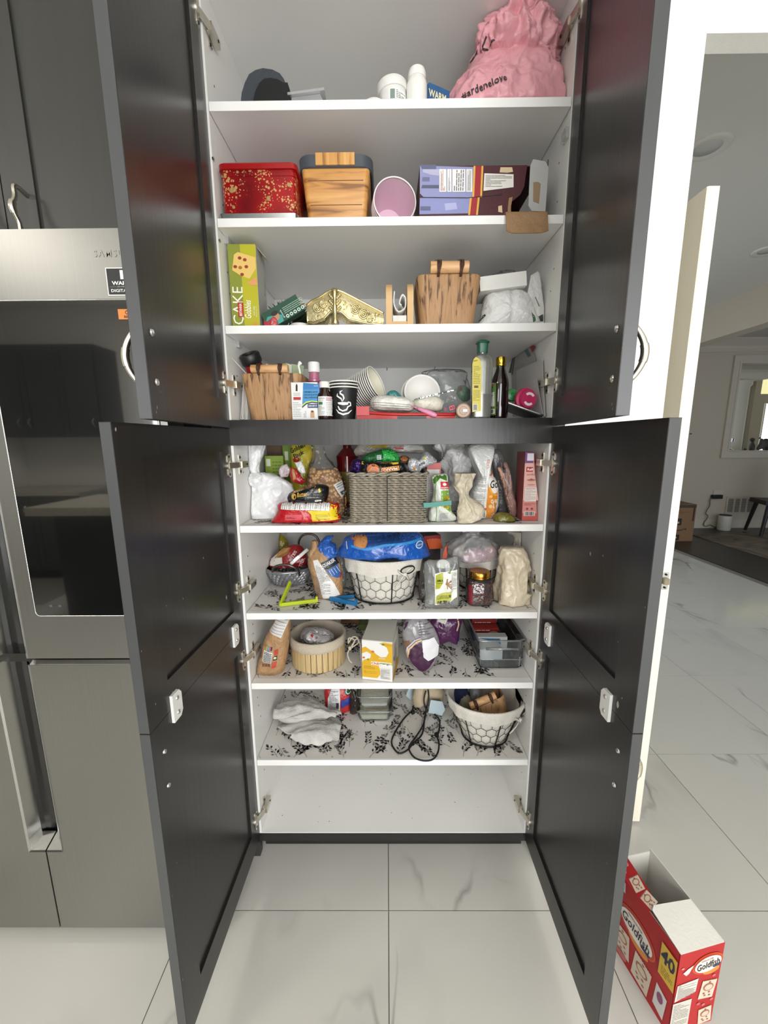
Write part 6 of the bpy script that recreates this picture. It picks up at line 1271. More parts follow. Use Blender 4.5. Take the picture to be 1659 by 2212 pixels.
# crumpled white bag
y = .255; g = floor_at(bag([bk(945, 1015, 1120, y, .04, 2), bk(950, 1010, 1080, y, .05, 2), bk(958, 1005, 1050, y, .05, 2), bk(955, 1016, 1020, y-.02, .06, 2, .3), bk(950, 1022, 985, y-.02, .065, 2, .4), bk(935, 1018, 958, y, .05, 2, .5)], n=90, sub=9, amp=.020, f=24, low=.008, lf=20, seed=12), z)
mk('white_bag', g, mat('thin_white_bag', '#d3d2d1', .3, coat=.2, crease=(24, .5)), smooth=True, label='thin crumpled white plastic bag bunched behind the pasta packet', cat='bag')
# pasta packet with teal clip
y = .05; g = floor_at(puff([(932, 1130), (926, 1112), (930, 1090), (936, 1065), (934, 1045), (933, 1028), (948, 1024), (965, 1024), (968, 1045), (972, 1080), (976, 1105), (987, 1119), (975, 1130)], y, .055, .004, 40, 5, n=90, sm=3), z)
t, tr = soft('pasta_packet', 'green and white pasta packet rolled down and clipped shut', 'packet', g, film('#d3d6cc', .25))
p = PP(y-.03); p.ppoly([(933, 1028), (948, 1024.5), (966, 1025), (967, 1040), (952, 1034), (940, 1046), (936, 1052)], '#3c6c1c', 0).ppoly([(953, 1060), (970, 1060), (975, 1105), (984, 1118), (975, 1108), (953, 1092)], '#6f9a2c', 0).prect(952, 1041, 971, 1057, '#b3201f', 1).pell(961, 1047, 4, 3, '#e8d8d4', 2).ptext('KOLSON', 961, 1054, 15, '#f1e4e0', 2, h=3, bold=.03)
R = random.Random(3)
for i in range(26): p.pell(R.uniform(954, 970), R.uniform(1068, 1100), 3, 1.4, R.choice(('#d9a92c', '#e6c04a', '#b8861c')), 2, R.uniform(0, 3), 8)
p.pband([(945, 1026), (942, 1050), (941, 1080), (944, 1105), (943, 1128)], 1.4, '#6d9a4a', 1).ppoly([(948, 1100), (975, 1124), (948, 1127)], '#b9bab6', 0).plines(950, 1108, 968, 1126, 9, '#77777a', 1, 5, .35).go('front_print', t, tr)
f = fr(WY(917, 1097, .004), roll=.10, yaw=.0); t = thing('teal_clip', 'teal plastic bag clip across the pasta packet', 'bag clip', f.at(.03, 0, 0)); L1 = WY(977, 1085, .004).x-WY(918, 1085, .004).x; TEAL = plast('#127a6c', .35)
mk('jaw', g_fbox(f, L1, .013, .006, .0018, 0, 0, 0, 2), TEAL, t, smooth=.6); mk('hinge_end', g_fbox(f, .012, .014, .014, .003, -.002, -.0005, .001, 2), TEAL, t, smooth=.6)
# beige paper bag
y = .042; g = floor_at(bag([bk(991, 1010, 1136, y-.03, .012, 2), bk(990, 1040, 1118, y-.01, .020, 2), bk(990, 1042, 1095, y, .022, 2), bk(990, 1012, 1068, y+.01, .016, 2), bk(980, 1018, 1045, y+.02, .022, 2.2), bk(985, 1026, 1022, y+.03, .022, 2.4)], n=110, sub=11, amp=.012, f=30, low=.005, lf=20, seed=4), z-.0)
mk('beige_paper_bag', g, mat('greaseproof', '#c2b69e', .5, var=(12, .8, '#cec4ae'), crease=(28, .45)), smooth=True, label='twisted translucent beige paper bag draped on the shelf front', cat='bag')
# goldfish pouch
y = .105; g = floor_at(puff([(1022, 1127), (1012, 1105), (1013, 1075), (1022, 1050), (1030, 1030), (1026, 1005), (1012, 975), (1018, 960), (1060, 960), (1066, 968), (1058, 995), (1062, 1020), (1074, 1045), (1077, 1080), (1070, 1112), (1062, 1127)], y, .075, .004, 38, 8, n=110, sm=3, low=.006), z)
t, tr = soft('cracker_pouch', 'orange and white cracker pouch with tall crumpled white neck', 'pouch', g, film('#d8d8d6', .25))
p = PP(y-.035); OR = '#d8861c'
p.ppoly([(1053, 1048), (1062, 1022), (1072, 1040), (1077, 1080), (1070, 1110), (1062, 1125), (1052, 1124), (1051, 1090)], OR, 0).ppoly([(1014, 1095), (1013, 1068), (1018, 1055), (1019, 1095)], OR, 0).prect(1034, 1098, 1052, 1103, '#c0561c', 1)
p.pell(1068, 1044, 14, 22, '#ebe7e0', 1).ptext('Gol', 1069, 1046, 22, '#1b1b1d', 2, h=17, bold=.015, shear=.1).pband([(1058, 1028), (1066, 1020), (1074, 1022)], 5, '#c86a34', 2).pband([(1056, 1052), (1062, 1066), (1072, 1070)], 5, '#e8a640', 2).ptext('CHEE', 1069, 1083, 18, '#f4ead0', 2, h=8, bold=.02).pell(1060, 1094, 4, 4, '#e9c48c', 2).pell(1060, 1072, 4, 3, '#f1b85c', 2).prect(1034, 1104, 1050, 1121, '#e9e7e2', 1).pbars(1035, 1105, 1049, 1119, l=2)
p.plines(1021, 1028, 1050, 1096, 34, '#8b898a', 1, 6, .35).prect(1053, 990, 1062, 1015, '#e0dcd8', 0).ptext('CHEE', 1055, 1002, 20, '#c0603c', 1, h=5, rot=1.5).go('front_print', t, tr)
# pinkish slim pouch and grey pouch
y = .16; g = floor_at(puff([(1078, 1125), (1072, 1060), (1064, 1010), (1062, 975), (1080, 972), (1090, 1000), (1095, 1060), (1100, 1125)], y, .03, .003, 50, 3, n=60, sm=3), z); t, tr = soft('grey_pouch', 'grey metallic pouch standing behind the cracker pouch', 'pouch', g, film('#6f6d6c')); PP(y-.02).plines(1078, 1045, 1090, 1105, 9, '#a3a1a0', 0, 3, .3).go('print', t, tr)
y = .10; g = floor_at(puff([(1107, 1127), (1095, 1090), (1086, 1050), (1074, 1012), (1078, 1008), (1087, 1008), (1086, 1000), (1094, 998), (1104, 1030), (1108, 1060), (1115, 1095), (1115, 1112)], y, .035, .004, 50, 5, n=80, sm=3), z)
t, tr = soft('pink_grain_pouch', 'dusty pink slim grain pouch leaning against the grey pouch', 'pouch', g, film('#8f6f66', .3)); PP(y-.02).ppoly([(1075, 1013), (1083, 1010), (1094, 1055), (1108, 1120), (1098, 1092), (1088, 1052)], '#c99c84', 0).plines(1092, 1030, 1102, 1100, 3, '#5a4340', 1, 4, .3, True).prect(1088, 1010, 1094, 1022, '#2c3436', 1).go('print', t, tr)
g = floor_at(puff([(1066, 1128), (1070, 1112), (1085, 1106), (1102, 1110), (1112, 1122), (1100, 1130)], .05, .05, .003, 60, 6, n=50), z); t, tr = soft('olive_sachet', 'olive yellow sachet lying flat at the foot of the pink pouch', 'sachet', g, film('#6f6a24'))
# cornflour carton
y = .048; a, b = WY(1127, 1125, y), WY(1160, 1125, y); f = fr((a.x, y, z), yaw=-.02); w = b.x-a.x; h = zat(1145, 977, y)-z
t = carton('cornflour_carton', 'tall narrow pink cornflour carton with purple top band', 'carton', f, w, h, .075, paper('#c97f78'))
p = Pr(); p.rect(0, h*.845, w, h, '#6d3a7c', 0).rect(w*.12, h*.88, w*.86, h*.985, '#d8d0d8', 1).rect(0, h*.30, w, h*.845, '#d8a79c', 0).rect(0, 0, w, h*.11, '#b84c44', 0).rect(w*.1, h*.72, w*.86, h*.79, '#a8282c', 1).text('Rafhan', w*.48, h*.755, w*.62, '#f1dcd8', 2, h=h*.034, bold=.03).text('cornflour', w*.47, h*.682, w*.66, '#8a4a48', 1, h=h*.03)
p.ell(w*.46, h*.60, w*.28, h*.016, '#a86c58', 1).poly([(w*.3, h*.60), (w*.46, h*.625), (w*.62, h*.60)], '#8a4638', 2).ell(w*.46, h*.53, w*.24, h*.006, '#9c6c6c', 1).rect(w*.1, h*.285, w*.84, h*.49, '#e0d2cc', 1).text('Nutrition Facts', w*.46, h*.475, w*.6, '#4a3c3c', 2, h=h*.015).lines(w*.13, h*.295, w*.8, h*.46, 10, '#9c8884', 2, 3, .3).lines(w*.1, h*.22, w*.8, h*.26, 2, '#8a3c38', 1, 5, .3).rect(w*.1, h*.07, w*.82, h*.135, '#e4dcd4', 1).bars(w*.14, h*.075, w*.78, h*.13, l=2).ell(w*.3, h*.175, .0035, .0035, '#7c2c2c', 1, 10).ell(w*.6, h*.175, .0035, .0035, '#7c2c2c', 1, 10)
p.put('front_print', t, f); lf = left_face(f, .075); Pr().rect(0, 0, .075, h, '#8f4a48', 0).put('side_print', t, lf)
# ================================================================ sixth shelf
WIRE = mat('black_wire', '#1d1c1c', .45, metal=.5); LINEN = mat('linen_white', '#d3cec4', .95, bump=(260, .35))
def wire_basket(name, label, c, rb, rt, h, fold, hexs=.017, open_ang=None, tilt=0, group='lined chicken-wire baskets', bow=None, hole=None):
    """c base centre; rb, rt = (x,y) radii of base and rim; fold = how far the cloth liner hangs outside"""
    c = V(c); t = thing(name, label, 'basket', c, group)
    def pt(a, v_, e=0): return c+V(((rb[0]+(rt[0]-rb[0])*v_+e)*cos(a), (rb[1]+(rt[1]-rb[1])*v_+e)*sin(a), h*v_+.0012))
    ring = [2*PI*i/72 for i in range(72)]
    mk('base_ring', g_tube([pt(a, 0.01) for a in ring], .0022, 6, True), WIRE, t, smooth=True)
    mk('rim_wire', g_tube([pt(a, 1) for a in ring], .0022, 6, True), WIRE, t, smooth=True)
    for k in range(6): a = 2*PI*k/6-PI/2+.25; mk('upright_wire', g_tube([pt(a, .01), pt(a, .5), pt(a, 1)], .0017, 6), WIRE, t, smooth=True)
    circ = PI*(rb[0]+rb[1]+rt[0]+rt[1])/2; nc = int(circ/(hexs*1.732)); nr = max(3, int(h/(hexs*1.5))); gs = []
    for r in range(nr+1):
        for q in range(nc):
            def hp(k):
                u = (q+.5*(r % 2)+.5*[0, 1, 1, 0, -1, -1][k])/nc*2*PI; v_ = (r*1.5+[1, .5, -.5, -1, -.5, .5][k]+.3)/(nr*1.5); return u, v_
            for k in (0, 1, 5):
                (u0, v0), (u1, v1) = hp(k), hp((k+1) % 6)
                if max(v0, v1) > 1.02 or min(v0, v1) < -.02: continue
                gs.append(g_tube([pt(u0, v0, .0006), pt(u1, v1, .0006)], .0008, 4))
    tag(mk('hex_mesh', J(*gs), WIRE, t), kind='stuff')
    def wob(a, k): return .0025*noise.noise(V((cos(a)*3, sin(a)*3, k*2+c.x*9)))
    inn = [[pt(a, v_, -.004-.001+wob(a, v_)*.8) for a in ring] for v_ in (.02, .2, .5, .8, .97)]
    rimr = [[pt(a, 1.0, e)+V((0, 0, dz)) for a in ring] for e, dz in ((-.003, .003), (0, .0045), (.0035, .003))]
    out = [[pt(a, 1-(fold/h)*k*(1+.22*noise.noise(V((cos(a)*2.2, sin(a)*2.2, c.x*5)))), .005+.003*k+wob(a, k)*1.2+.0015*sin(a*17+k*2)) for a in ring] for k in (.1, .4, .7, 1)]
    mk('liner', g_loft(inn+rimr+out, True, False), LINEN, t, smooth=True)
    if hole is not None:
        pts = [pt(hole+u, 1-.35*v_, .011) for u, v_ in [(.20*cos(q), .5+.5*sin(q)*.5) for q in [2*PI*i/20 for i in range(20)]]]
        mk('handle_hole', g_tube(pts, .0022, 6, True), WIRE, t, smooth=True); cc = sum(pts, V())/20
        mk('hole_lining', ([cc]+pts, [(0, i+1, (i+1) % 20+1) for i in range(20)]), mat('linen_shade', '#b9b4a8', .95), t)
    if bow is not None:
        for k, (du, dv, L_) in enumerate(((-.15, -.28, 1), (.16, -.2, .8), (-.22, .12, .5), (.2, .14, .5))):
            pts = [pt(bow+du*s_*L_*1.6, .72+dv*s_**1.3, .014+.004*sin(s_*3+k)) for s_ in [i/8 for i in range(9)]]
            sh = g_loft([[p_+V((0, 0, .0045)), p_+V((0, -.001, 0)), p_-V((0, 0, .0045)), p_+V((0, .0012, 0))] for p_ in pts]); mk('bow_ribbon', sh, LINEN, t, smooth=True)
        mk('bow_knot', bag([(*(pt(bow, .70, .014)), .006, .005, 2, 0), (*(pt(bow, .74, .014)), .007, .006, 2, 0), (*(pt(bow, .78, .014)), .005, .004, 2, 0)], n=16, sub=3, amp=.001), LINEN, t, smooth=True)
    return t
z = S[5]+LZ
# ribbon-woven grey basket
c = V((WY(620, 1255, .22).x, .265, z)); rx, ry, hb = .083, .085, zat(620, 1228, .24)-z; GW = mat('gunmetal_weave', '#77777a', .35, metal=.55, var=(40, .8, '#a3a3a6'))
t = thing('ribbon_basket', 'low grey metal-ribbon woven basket with two hoop handles', 'basket', c)
def rp(a, v_, e=0): k = .62+.40*max(v_, 0)**.8; return c+V(((rx*k+e)*cos(a), (ry*k+e)*sin(a), .002+hb*v_))
for r in range(5):
    v0 = .08+r*.2
    for s_ in (0, 1):
        pts = []
        for i in range(96): a = 2*PI*i/96; pts.append(rp(a, v0+.085*sin(a*14+s_*PI+r*1.6), .0045*cos(a*14+s_*PI+r*1.6)))
        g = g_loft([[p_+V((0, 0, .0055)), p_+(p_-c).normalized()*.0022, p_-V((0, 0, .0055)), p_-(p_-c).normalized()*.0022] for p_ in pts+[pts[0]]], False, False)
        mk('woven_ribbon', g, GW, t, smooth=.8)
mk('rim_roll', g_tube([rp(2*PI*i/60, 1.02, .002*sin(i*1.3)) for i in range(60)], .0055, 8, True), GW, t, smooth=True)
mk('base_disc', g_lathe([(.001, .001), (rx*.62, .001), (rx*.62, .003)], 40, c), GW, t)
def hoop(pxs, yy): return g_tube(spline([WY(a_, b_, y_) for (a_, b_), y_ in zip(pxs, yy)], 6), .0042, 8)
GM = mat('gunmetal_rod', '#6a645e', .3, metal=.9)
mk('handle', hoop([(589, 1240), (590, 1228), (600, 1222), (616, 1220), (632, 1224), (644, 1232), (647, 1243)], [.19, .175, .17, .168, .17, .18, .20]), GM, t, smooth=True)
mk('handle', hoop([(647, 1190), (645, 1172), (652, 1158), (667, 1153), (682, 1158), (690, 1172), (690, 1190)], [.345]*7), GM, t, smooth=True)
# pretzel bag lying in it
y = .27; g = puff([(566, 1222), (580, 1210), (604, 1190), (622, 1178), (645, 1176), (658, 1188), (664, 1206), (660, 1236), (645, 1246), (618, 1256), (600, 1250), (578, 1246)], y, .075, .005, 30, 4, n=96)
g = floor_at(g, c.z+hb+.004)
t, tr = soft('pretzel_bag', 'red pretzel snack bag clipped shut and lying in the ribbon basket', 'bag', g, film('#8f1a1f', .25))
p = PP(y-.04); p.ppoly([(567, 1223), (582, 1211), (606, 1192), (610, 1218), (590, 1224)], '#ddd6cc', 0).ppoly([(590, 1208), (608, 1190), (626, 1186), (620, 1198), (606, 1206)], '#8d6434', 1)
for i in range(7): p.pband([(592+i*4, 1209-i*2.5), (604+i*3, 1190-i*.6)], 1.4, '#c9995a', 2)
p.ptext('BUTTER', 648, 1222, 30, '#ead8d4', 2, h=6, rot=1.15, bold=.02).ptext('BITES', 632, 1202, 22, '#ead8d4', 2, h=6, rot=1.05, bold=.02).ppoly([(597, 1232), (612, 1225), (627, 1228), (630, 1240), (608, 1252), (602, 1246)], '#d2d0cc', 1).plines(600, 1230, 627, 1246, 9, '#77757a', 2, 6, .35).pell(646, 1230, 3, 3, '#d8c8c4', 2).go('front_print', t, tr)
q0, q1 = WY(628, 1218, .185), WY(665, 1186, .20); ax = (q1-q0)
t = thing('silver_clip', 'white and steel bag clip closing the red pretzel bag', 'bag clip', (q0+q1)/2)
M = Matrix.Translation((q0+q1)/2) @ ax.to_track_quat('X', 'Z').to_matrix().to_4x4(); Lh = ax.length/2
mk('jaw', xf(g_box(-Lh, Lh, -.004, .004, -.005, .005, .0015, 2), M), plast('#d9d8d6', .3), t); mk('spring', xf(g_box(-Lh*.6, -Lh*.0, -.0055, .0055, -.002, .007, .001), M), CHROME, t)
g = floor_at(puff([(585, 1215), (580, 1165), (583, 1152), (600, 1152), (622, 1165), (620, 1195), (612, 1215)], .41, .05, .005, 40, 3, n=50), z); t, tr = soft('mustard_pouch', 'mustard yellow pouch standing behind the ribbon basket', 'pouch', g, film('#94841f')); PP(.38).plines(586, 1160, 598, 1190, 4, '#3c3510', 0, 3, .4, True).go('lettering', t, tr)
# oats bag
y = .125; g = floor_at(puff([(690, 1300), (684, 1285), (672, 1240), (665, 1215), (668, 1196), (676, 1185), (690, 1175), (705, 1180), (720, 1196), (735, 1215), (740, 1250), (741, 1285), (735, 1298)], y, .075, .004, 34, 6, n=96), z)
t, tr = soft('oats_bag', 'brown paper oats bag with blue band and long white nutrition strip', 'bag', g, mat('kraft_bag', '#a8845e', .5, crease=(34, .6)))
p = PP(y-.04); p.ppoly([(675, 1213), (686, 1210), (703, 1235), (722, 1262), (733, 1288), (697, 1297), (690, 1262)], '#dcdad6', 1).plines(684, 1222, 712, 1290, 26, '#77757a', 2, 4, .35).ppoly([(692, 1217), (720, 1207), (730, 1222), (703, 1233)], '#1b2233', 1).ptext('QUAKER', 709, 1219, 27, '#dcdad6', 2, h=9, rot=.42, bold=.03).ppoly([(704, 1234), (731, 1222), (737, 1240), (730, 1252), (716, 1246)], '#2c5a9c', 1)
for i in range(4): p.pband([(710+i*5, 1233-i*2), (717+i*5, 1245-i*2)], 1, '#b9c6da', 2)
p.pell(733, 1247, 2.5, 5, '#a8323a', 2).go('front_print', t, tr)
mk('twisted_top', bag([bk(672, 694, 1212, y-.01, .02, 2), bk(664, 686, 1196, y, .022, 2), bk(672, 690, 1182, y, .018, 2), bk(674, 686, 1168, y, .012, 2)], n=50, sub=6, amp=.006, f=60, seed=3), mat('kraft_bag', '#a07c56', .55), t, smooth=True)
g = bag([bk(692, 722, 1215, y+.01, .02, 2), bk(688, 726, 1198, y, .03, 2), bk(684, 728, 1182, y, .028, 2, .3), bk(694, 716, 1170, y, .02, 2), bk(704, 720, 1158, y+.01, .012, 2)], n=70, sub=8, amp=.012, f=42, seed=8); t, tr = soft('blue_wrapper', 'crumpled bright blue and silver wrapper on top of the oats bag', 'wrapper', g, mat('blue_foil', '#2a5fb4', .2, crease=(50, .9)))
PP(y-.03).ppoly([(708, 1158), (720, 1160), (718, 1172), (712, 1176)], mat('silver_foil', '#b7b8ba', .25, metal=.4)).go('silver_patch', t, tr)
g = floor_at(puff([(726, 1250), (728, 1205), (738, 1202), (746, 1215), (746, 1250), (738, 1262)], .22, .03, .004, 50, 4, n=40), z+.02); g = floor_at(puff([(726, 1275), (728, 1205), (738, 1202), (746, 1215), (746, 1275)], .22, .03, .004, 50, 4, n=40), z); t, tr = soft('grey_film_pack', 'grey printed film pack squeezed behind the oats bag', 'packet', g, film('#8b8b8d')); PP(.2).plines(730, 1215, 744, 1250, 7, '#55555a', 0, 3, .35).go('print', t, tr)
# clips on the shelf
def vclip(name, label, p0, hinge_, p1, col, wid=.011, thick=.007, zz=0):
    t = thing(name, label, 'bag clip', hinge_)
    for a_, b_ in ((hinge_, p0), (hinge_, p1)):
        d = V(b_)-V(a_); M = Matrix.Translation((V(a_)+V(b_))/2) @ d.to_track_quat('X', 'Z').to_matrix().to_4x4()
        mk('arm', xf(g_box(-d.length/2, d.length/2, -thick/2, thick/2, -wid/2, wid/2, .0015, 2), M), col, t, smooth=.6)
    d = V(p1)-V(hinge_); mk('catch', xf(g_box(-.003, .003, -thick*.6, thick*.6, -wid*.4, wid*1.2, .001), Matrix.Translation(V(p1)) @ d.to_track_quat('X', 'Z').to_matrix().to_4x4()), col, t)
    mk('pivot', g_lathe([(.004, -.0), (.005, .001), (.005, wid-.001), (.004, wid)], 14, V(hinge_)-V((0, 0, wid/2))), col, t, smooth=SM)
hz_ = z+.006; A_ = WZ(606, 1306, hz_); B_ = WZ(684, 1297, hz_); C_ = WY(627, 1258, .12); C_.z = max(C_.z, z+.012)
vclip('lime_clip', 'lime green bag clip lying open in a wide V on the liner', C_, A_, B_, plast('#b8c81e', .35))
A_ = WZ(715, 1293, hz_); vclip('blue_clip', 'blue bag clip lying nearly closed before the oats bag', WZ(765, 1288, hz_), A_, WZ(769, 1304, hz_), plast('#1b6ca0', .35), .012)
# front wire basket and the blue cracker bag on top
cb = WZ(828, 1282, z); rbx = (WZ(898, 1282, z).x-WZ(762, 1282, z).x)/2*.93
cb.y = .056+rbx*.82; cb = V((WY(829, 1290, cb.y).x, cb.y, z)); hW = zat(829, 1222, .02)-z; rtx = (WY(908, 1214, cb.y).x-WY(744, 1214, cb.y).x)/2
wire_basket('wire_basket', 'wire basket with white liner and bow holding the blue cracker bag', cb, (rbx, rbx*.82), (rtx, rtx*.82), hW, .040, hole=-.95, bow=-1.05)
y = cb.y-.02; g = puff([(729, 1196), (738, 1172), (748, 1158), (790, 1150), (860, 1148), (905, 1150), (918, 1170), (930, 1204), (905, 1210), (880, 1206), (850, 1212), (800, 1216), (760, 1212)], y, .15, .006, 26, 5, n=120)
g = floor_at(g, z+hW+.007)
t, tr = soft('cracker_bag', 'large shiny blue cracker bag with round crackers printed, sagging over the wire basket', 'bag', g, mat('blue_film', '#1753a8', .18, coat=.5, crease=(20, .5)))
p = PP(y-.08); p.ppoly([(752, 1160), (790, 1153), (900, 1151), (915, 1166), (870, 1176), (820, 1180), (775, 1184)], '#123a72', 0)
for a_, b_, r1, r2 in ((767, 1162, 17, 10), (778, 1176, 16, 13)): p.pell(a_, b_, r1, r2, '#b9743c', 1, -.5).pell(a_+1, b_-1, r1*.8, r2*.8, '#c98a50', 2, -.5)
p.pband([(757, 1185), (790, 1188), (830, 1181), (880, 1176), (918, 1172)], 5, '#2f86c9', 1).pband([(745, 1178), (748, 1192)], 2, '#c9d6e8', 1).pell(862, 1153, 18, 7, '#a8241f', 2).ptext('S', 864, 1155, 8, '#f1e6dc', 3, h=9, rot=.3).pell(908, 1183, 9, 8, '#c9d4e4', 1).pell(908, 1183, 7, 6, '#2c62ac', 2).ptext('GLUTEN FREE', 908, 1183, 12, '#e9eef4', 3, h=3).ptext('GOLD', 806, 1154, 16, '#d8d83c', 2, h=7, rot=1.4, bold=.03).ptext('CRISPS', 838, 1169, 54, '#0c2c5c', 2, h=10, rot=.1, bold=.03).ppoly([(800, 1212), (830, 1208), (862, 1206), (860, 1213), (820, 1216)], '#0e1e34', 1).go('front_print', t, tr)
# open red-black carton, dark pouch, orange knife
f = fr((WY(915, 1220, .23).x, .23, z), yaw=.25); h = zat(935, 1158, .23)-z
t = carton('red_black_carton', 'black carton with red top and open orange flap behind the label pouch', 'carton', f, .062, h, .06, paper('#241a1a')); Pr().rect(0, h*.75, .062, h, '#8d1d1d', 0).lines(.02, h*.85, .05, h*.95, 2, '#c9a49c', 1).put('front_print', t, f)
mk('open_flap', g_prism([(0, 0), (.050, 0), (.056, -.035), (.006, -.034)], f.at(.008, h-.012, .003), f.U, (f.W+f.N*-.5).normalized(), f.N, .0012), paper('#d05a26'), t)
mk('orange_knife', g_loft([[WY(a_, b_, yy) for yy in (.168, .176)]+[WY(a2, b2, yy) for yy in (.176, .168)] for (a_, b_), (a2, b2) in (((955, 1212), (963, 1212)), ((957, 1196), (966, 1198)), ((962, 1182), (969, 1182)), ((966, 1177), (968, 1177)))]), plast('#d4502a', .35), label='orange plastic spreader standing behind the clear label pouch', cat='spreader')
g = floor_at(puff([(905, 1298), (906, 1240), (910, 1214), (919, 1212), (925, 1298)], .10, .035, .005, 45, 3, n=50), z); t, tr = soft('dark_spice_pouch', 'dark clear pouch of black spice between wire basket and label pouch', 'pouch', g, mat('dark_pouch', '#37322e', .2, coat=.6, crease=(45, .6))); PP(.08).pband([(897, 1262), (902, 1236), (908, 1216)], 3, '#8f2428').go('red_edge', t, tr)
# AMLA pouch
y = .035; g = floor_at(puff([(919, 1322), (918, 1280), (917, 1214), (940, 1210), (970, 1205), (990, 1202), (992, 1260), (990, 1312), (975, 1320), (950, 1324)], y, .035, .004, 30, 4, n=90), z)
t, tr = soft('amla_pouch', 'clear stand-up pouch with white and lime AMLA label', 'pouch', g, clear('pouch_film', '#f1f3f1', .05, milky=.16, milk='#dcdddb', rough=.12, bump=(25, .3)), 'film')
p = PP(y-.02); p.ppoly([(939, 1240), (988, 1231), (988, 1290), (975, 1300), (940, 1308)], '#e2e1da', 1).ppoly([(941, 1243), (957, 1238), (958, 1258), (950, 1272), (941, 1272)], '#a8ac2c', 2).ptext('AMLA', 950, 1254, 14, '#2c3010', 3, h=5, bold=.03).ptext('dried gooseberry', 950, 1260, 14, '#4a4c20', 3, h=2.4).ppoly([(966, 1238), (975, 1232), (973, 1240)], '#6a8a2c', 2).plines(974, 1236, 987, 1280, 15, '#77777a', 2, 3, .3)
R = random.Random(5)
for i in range(16): p.pband([(R.uniform(963, 970), R.uniform(1258, 1266)), (R.uniform(966, 976), R.uniform(1250, 1272))], 1.4, R.choice(('#8a5a34', '#b98a58', '#6a4024')), 3)
p.ppoly([(942, 1289), (950, 1283), (975, 1278), (975, 1298), (941, 1305)], '#b9bb50', 2).pbars(944, 1298, 972, 1305, l=3).plines(944, 1286, 970, 1295, 4, '#55581c', 3, 6, .3).prect(970, 1285, 974, 1291, '#4a4c30', 3).go('label', t, tr, .0012)
mk('seed_residue', floor_at(puff([(935, 1320), (950, 1310), (975, 1308), (985, 1316), (970, 1323)], y, .02, .002, 80, 3, n=36), z+.0008), mat('seed_dust', '#a49c84', .7, bump=(300, .6), var=(200, .8, '#6f6a50')), t, smooth=True)
mk('white_scoop', puff([(944, 1226), (946, 1212), (956, 1208), (968, 1212), (972, 1226)], y+.004, .012, .0005, 40, 2, n=36), plast('#d8d7d2', .35), t, smooth=True)
# rear wire basket with tied clear bag
cr = V((WY(1036, 1250, .22).x, .225, z)); rx2 = (WY(1088, 1240, .22).x-WY(984, 1240, .22).x)/2; hW2 = zat(1036, 1212, .15)-z
wire_basket('wire_basket', 'wire basket with white liner holding the tied clear bag of sweets', cr, (rx2*.86, rx2*.76), (rx2*1.0, rx2*.9), hW2, .03)
y = .18; g = floor_at(bag([bk(985, 1070, 1222, y, .06, 2.3), bk(970, 1074, 1200, y, .070, 2.3), bk(964, 1074, 1178, y, .07, 2.2), bk(985, 1062, 1160, y, .05, 2), bk(1000, 1040, 1150, y, .03, 2, .4), bk(980, 1075, 1144, y, .03, 2, .4)], n=90, sub=9, amp=.012, f=26, seed=7), z+hW2+.007)
t, tr = soft('sweets_bag', 'knotted cloudy bag of pink and white sweets sitting in the rear wire basket', 'bag', g, clear('cloudy_bag', '#f2f2f2', .05, milky=.32, milk='#dcdada', rough=.2), 'film')
for pts, c_, yy in (([(1000, 1215), (1008, 1190), (1045, 1185), (1052, 1214)], '#d89ab0', .165), ([(1046, 1213), (1050, 1180), (1072, 1178), (1068, 1206)], '#c9868c', .17), ([(975, 1200), (980, 1180), (1003, 1178), (1000, 1205)], '#c2b6ae', .17), ([(1052, 1178), (1060, 1170), (1082, 1180), (1078, 1192)], '#8fa6a6', .185)): 
    mk('sweet_pack', puff(pts, yy, .03, .003, 50, 2, n=36), film(c_), t, smooth=True)
# raisin jar
y = .036; c = WZ(1033, 1300, z); r_ = (WY(1059, 1290, y+.02).x-WY(1006, 1290, y+.02).x)/2; c = V((c.x, .036+r_*.9, z)); H = zat(1033, 1232, c.y)-z
t = thing('raisin_jar', 'eight-sided glass jar of dark raisins with gold screw lid', 'jar', c)
def oc_(r, zz, k=.42): return [V((c.x+x, c.y+q, c.z+zz)) for x, q in rrect(r, r*.92, r*k, 3)]
GLS = clear('jar_glass', '#f2efec', .10, milky=.02, bump=None, rough=.05)
mk('glass', g_loft([oc_(r_*.86, 0), oc_(r_*.98, .004), oc_(r_, .012), oc_(r_, H*.66), oc_(r_*.9, H*.74), oc_(r_*.74, H*.79, .9), oc_(r_*.74, H*.83, .9)]), GLS, t, smooth=.5)
fillr = g_loft([oc_(r_*.84, .003), oc_(r_*.93, .008), oc_(r_*.95, H*.64), oc_(r_*.84, H*.70)]); mk('raisin_fill', fillr, mat('raisin_base', '#1f0d0c', .6), t, smooth=.5)
R = random.Random(4); gs = []; rp_ = g_lathe([(.0004, -.006), (.004, -.003), (.0048, .001), (.0004, .006)], 7, sx=1, sy=.7)
for i in range(330):
    th = R.uniform(PI, 2*PI); k = (abs(cos(th))**5+abs(sin(th))**5)**-.2; dv = V((R.uniform(-1, 1), R.uniform(-1, 1), R.uniform(-1, 1)))
    gs.append(xf(rp_, Matrix.Translation(c+V((r_*.90*k*cos(th)*.99, r_*.83*k*sin(th)*.99, R.uniform(.008, H*.68)))) @ dv.to_track_quat('Z', 'Y').to_matrix().to_4x4()))
tag(mk('raisins', J(*gs), mat('raisin', '#3a1c18', .45, var=(60, .8, '#5c2e24')), t, smooth=True), kind='stuff')
mk('lid', g_lathe([(r_*.80, H*.80), (r_*.84, H*.81), (r_*.84, H*.85), (r_*.80, H*.86), (r_*.84, H*.875), (r_*.84, H*.96), (r_*.78, H*.995), (.001, H)], 40, c), mat('lid_gold', '#b98a3a', .25, metal=1), t, smooth=SM)
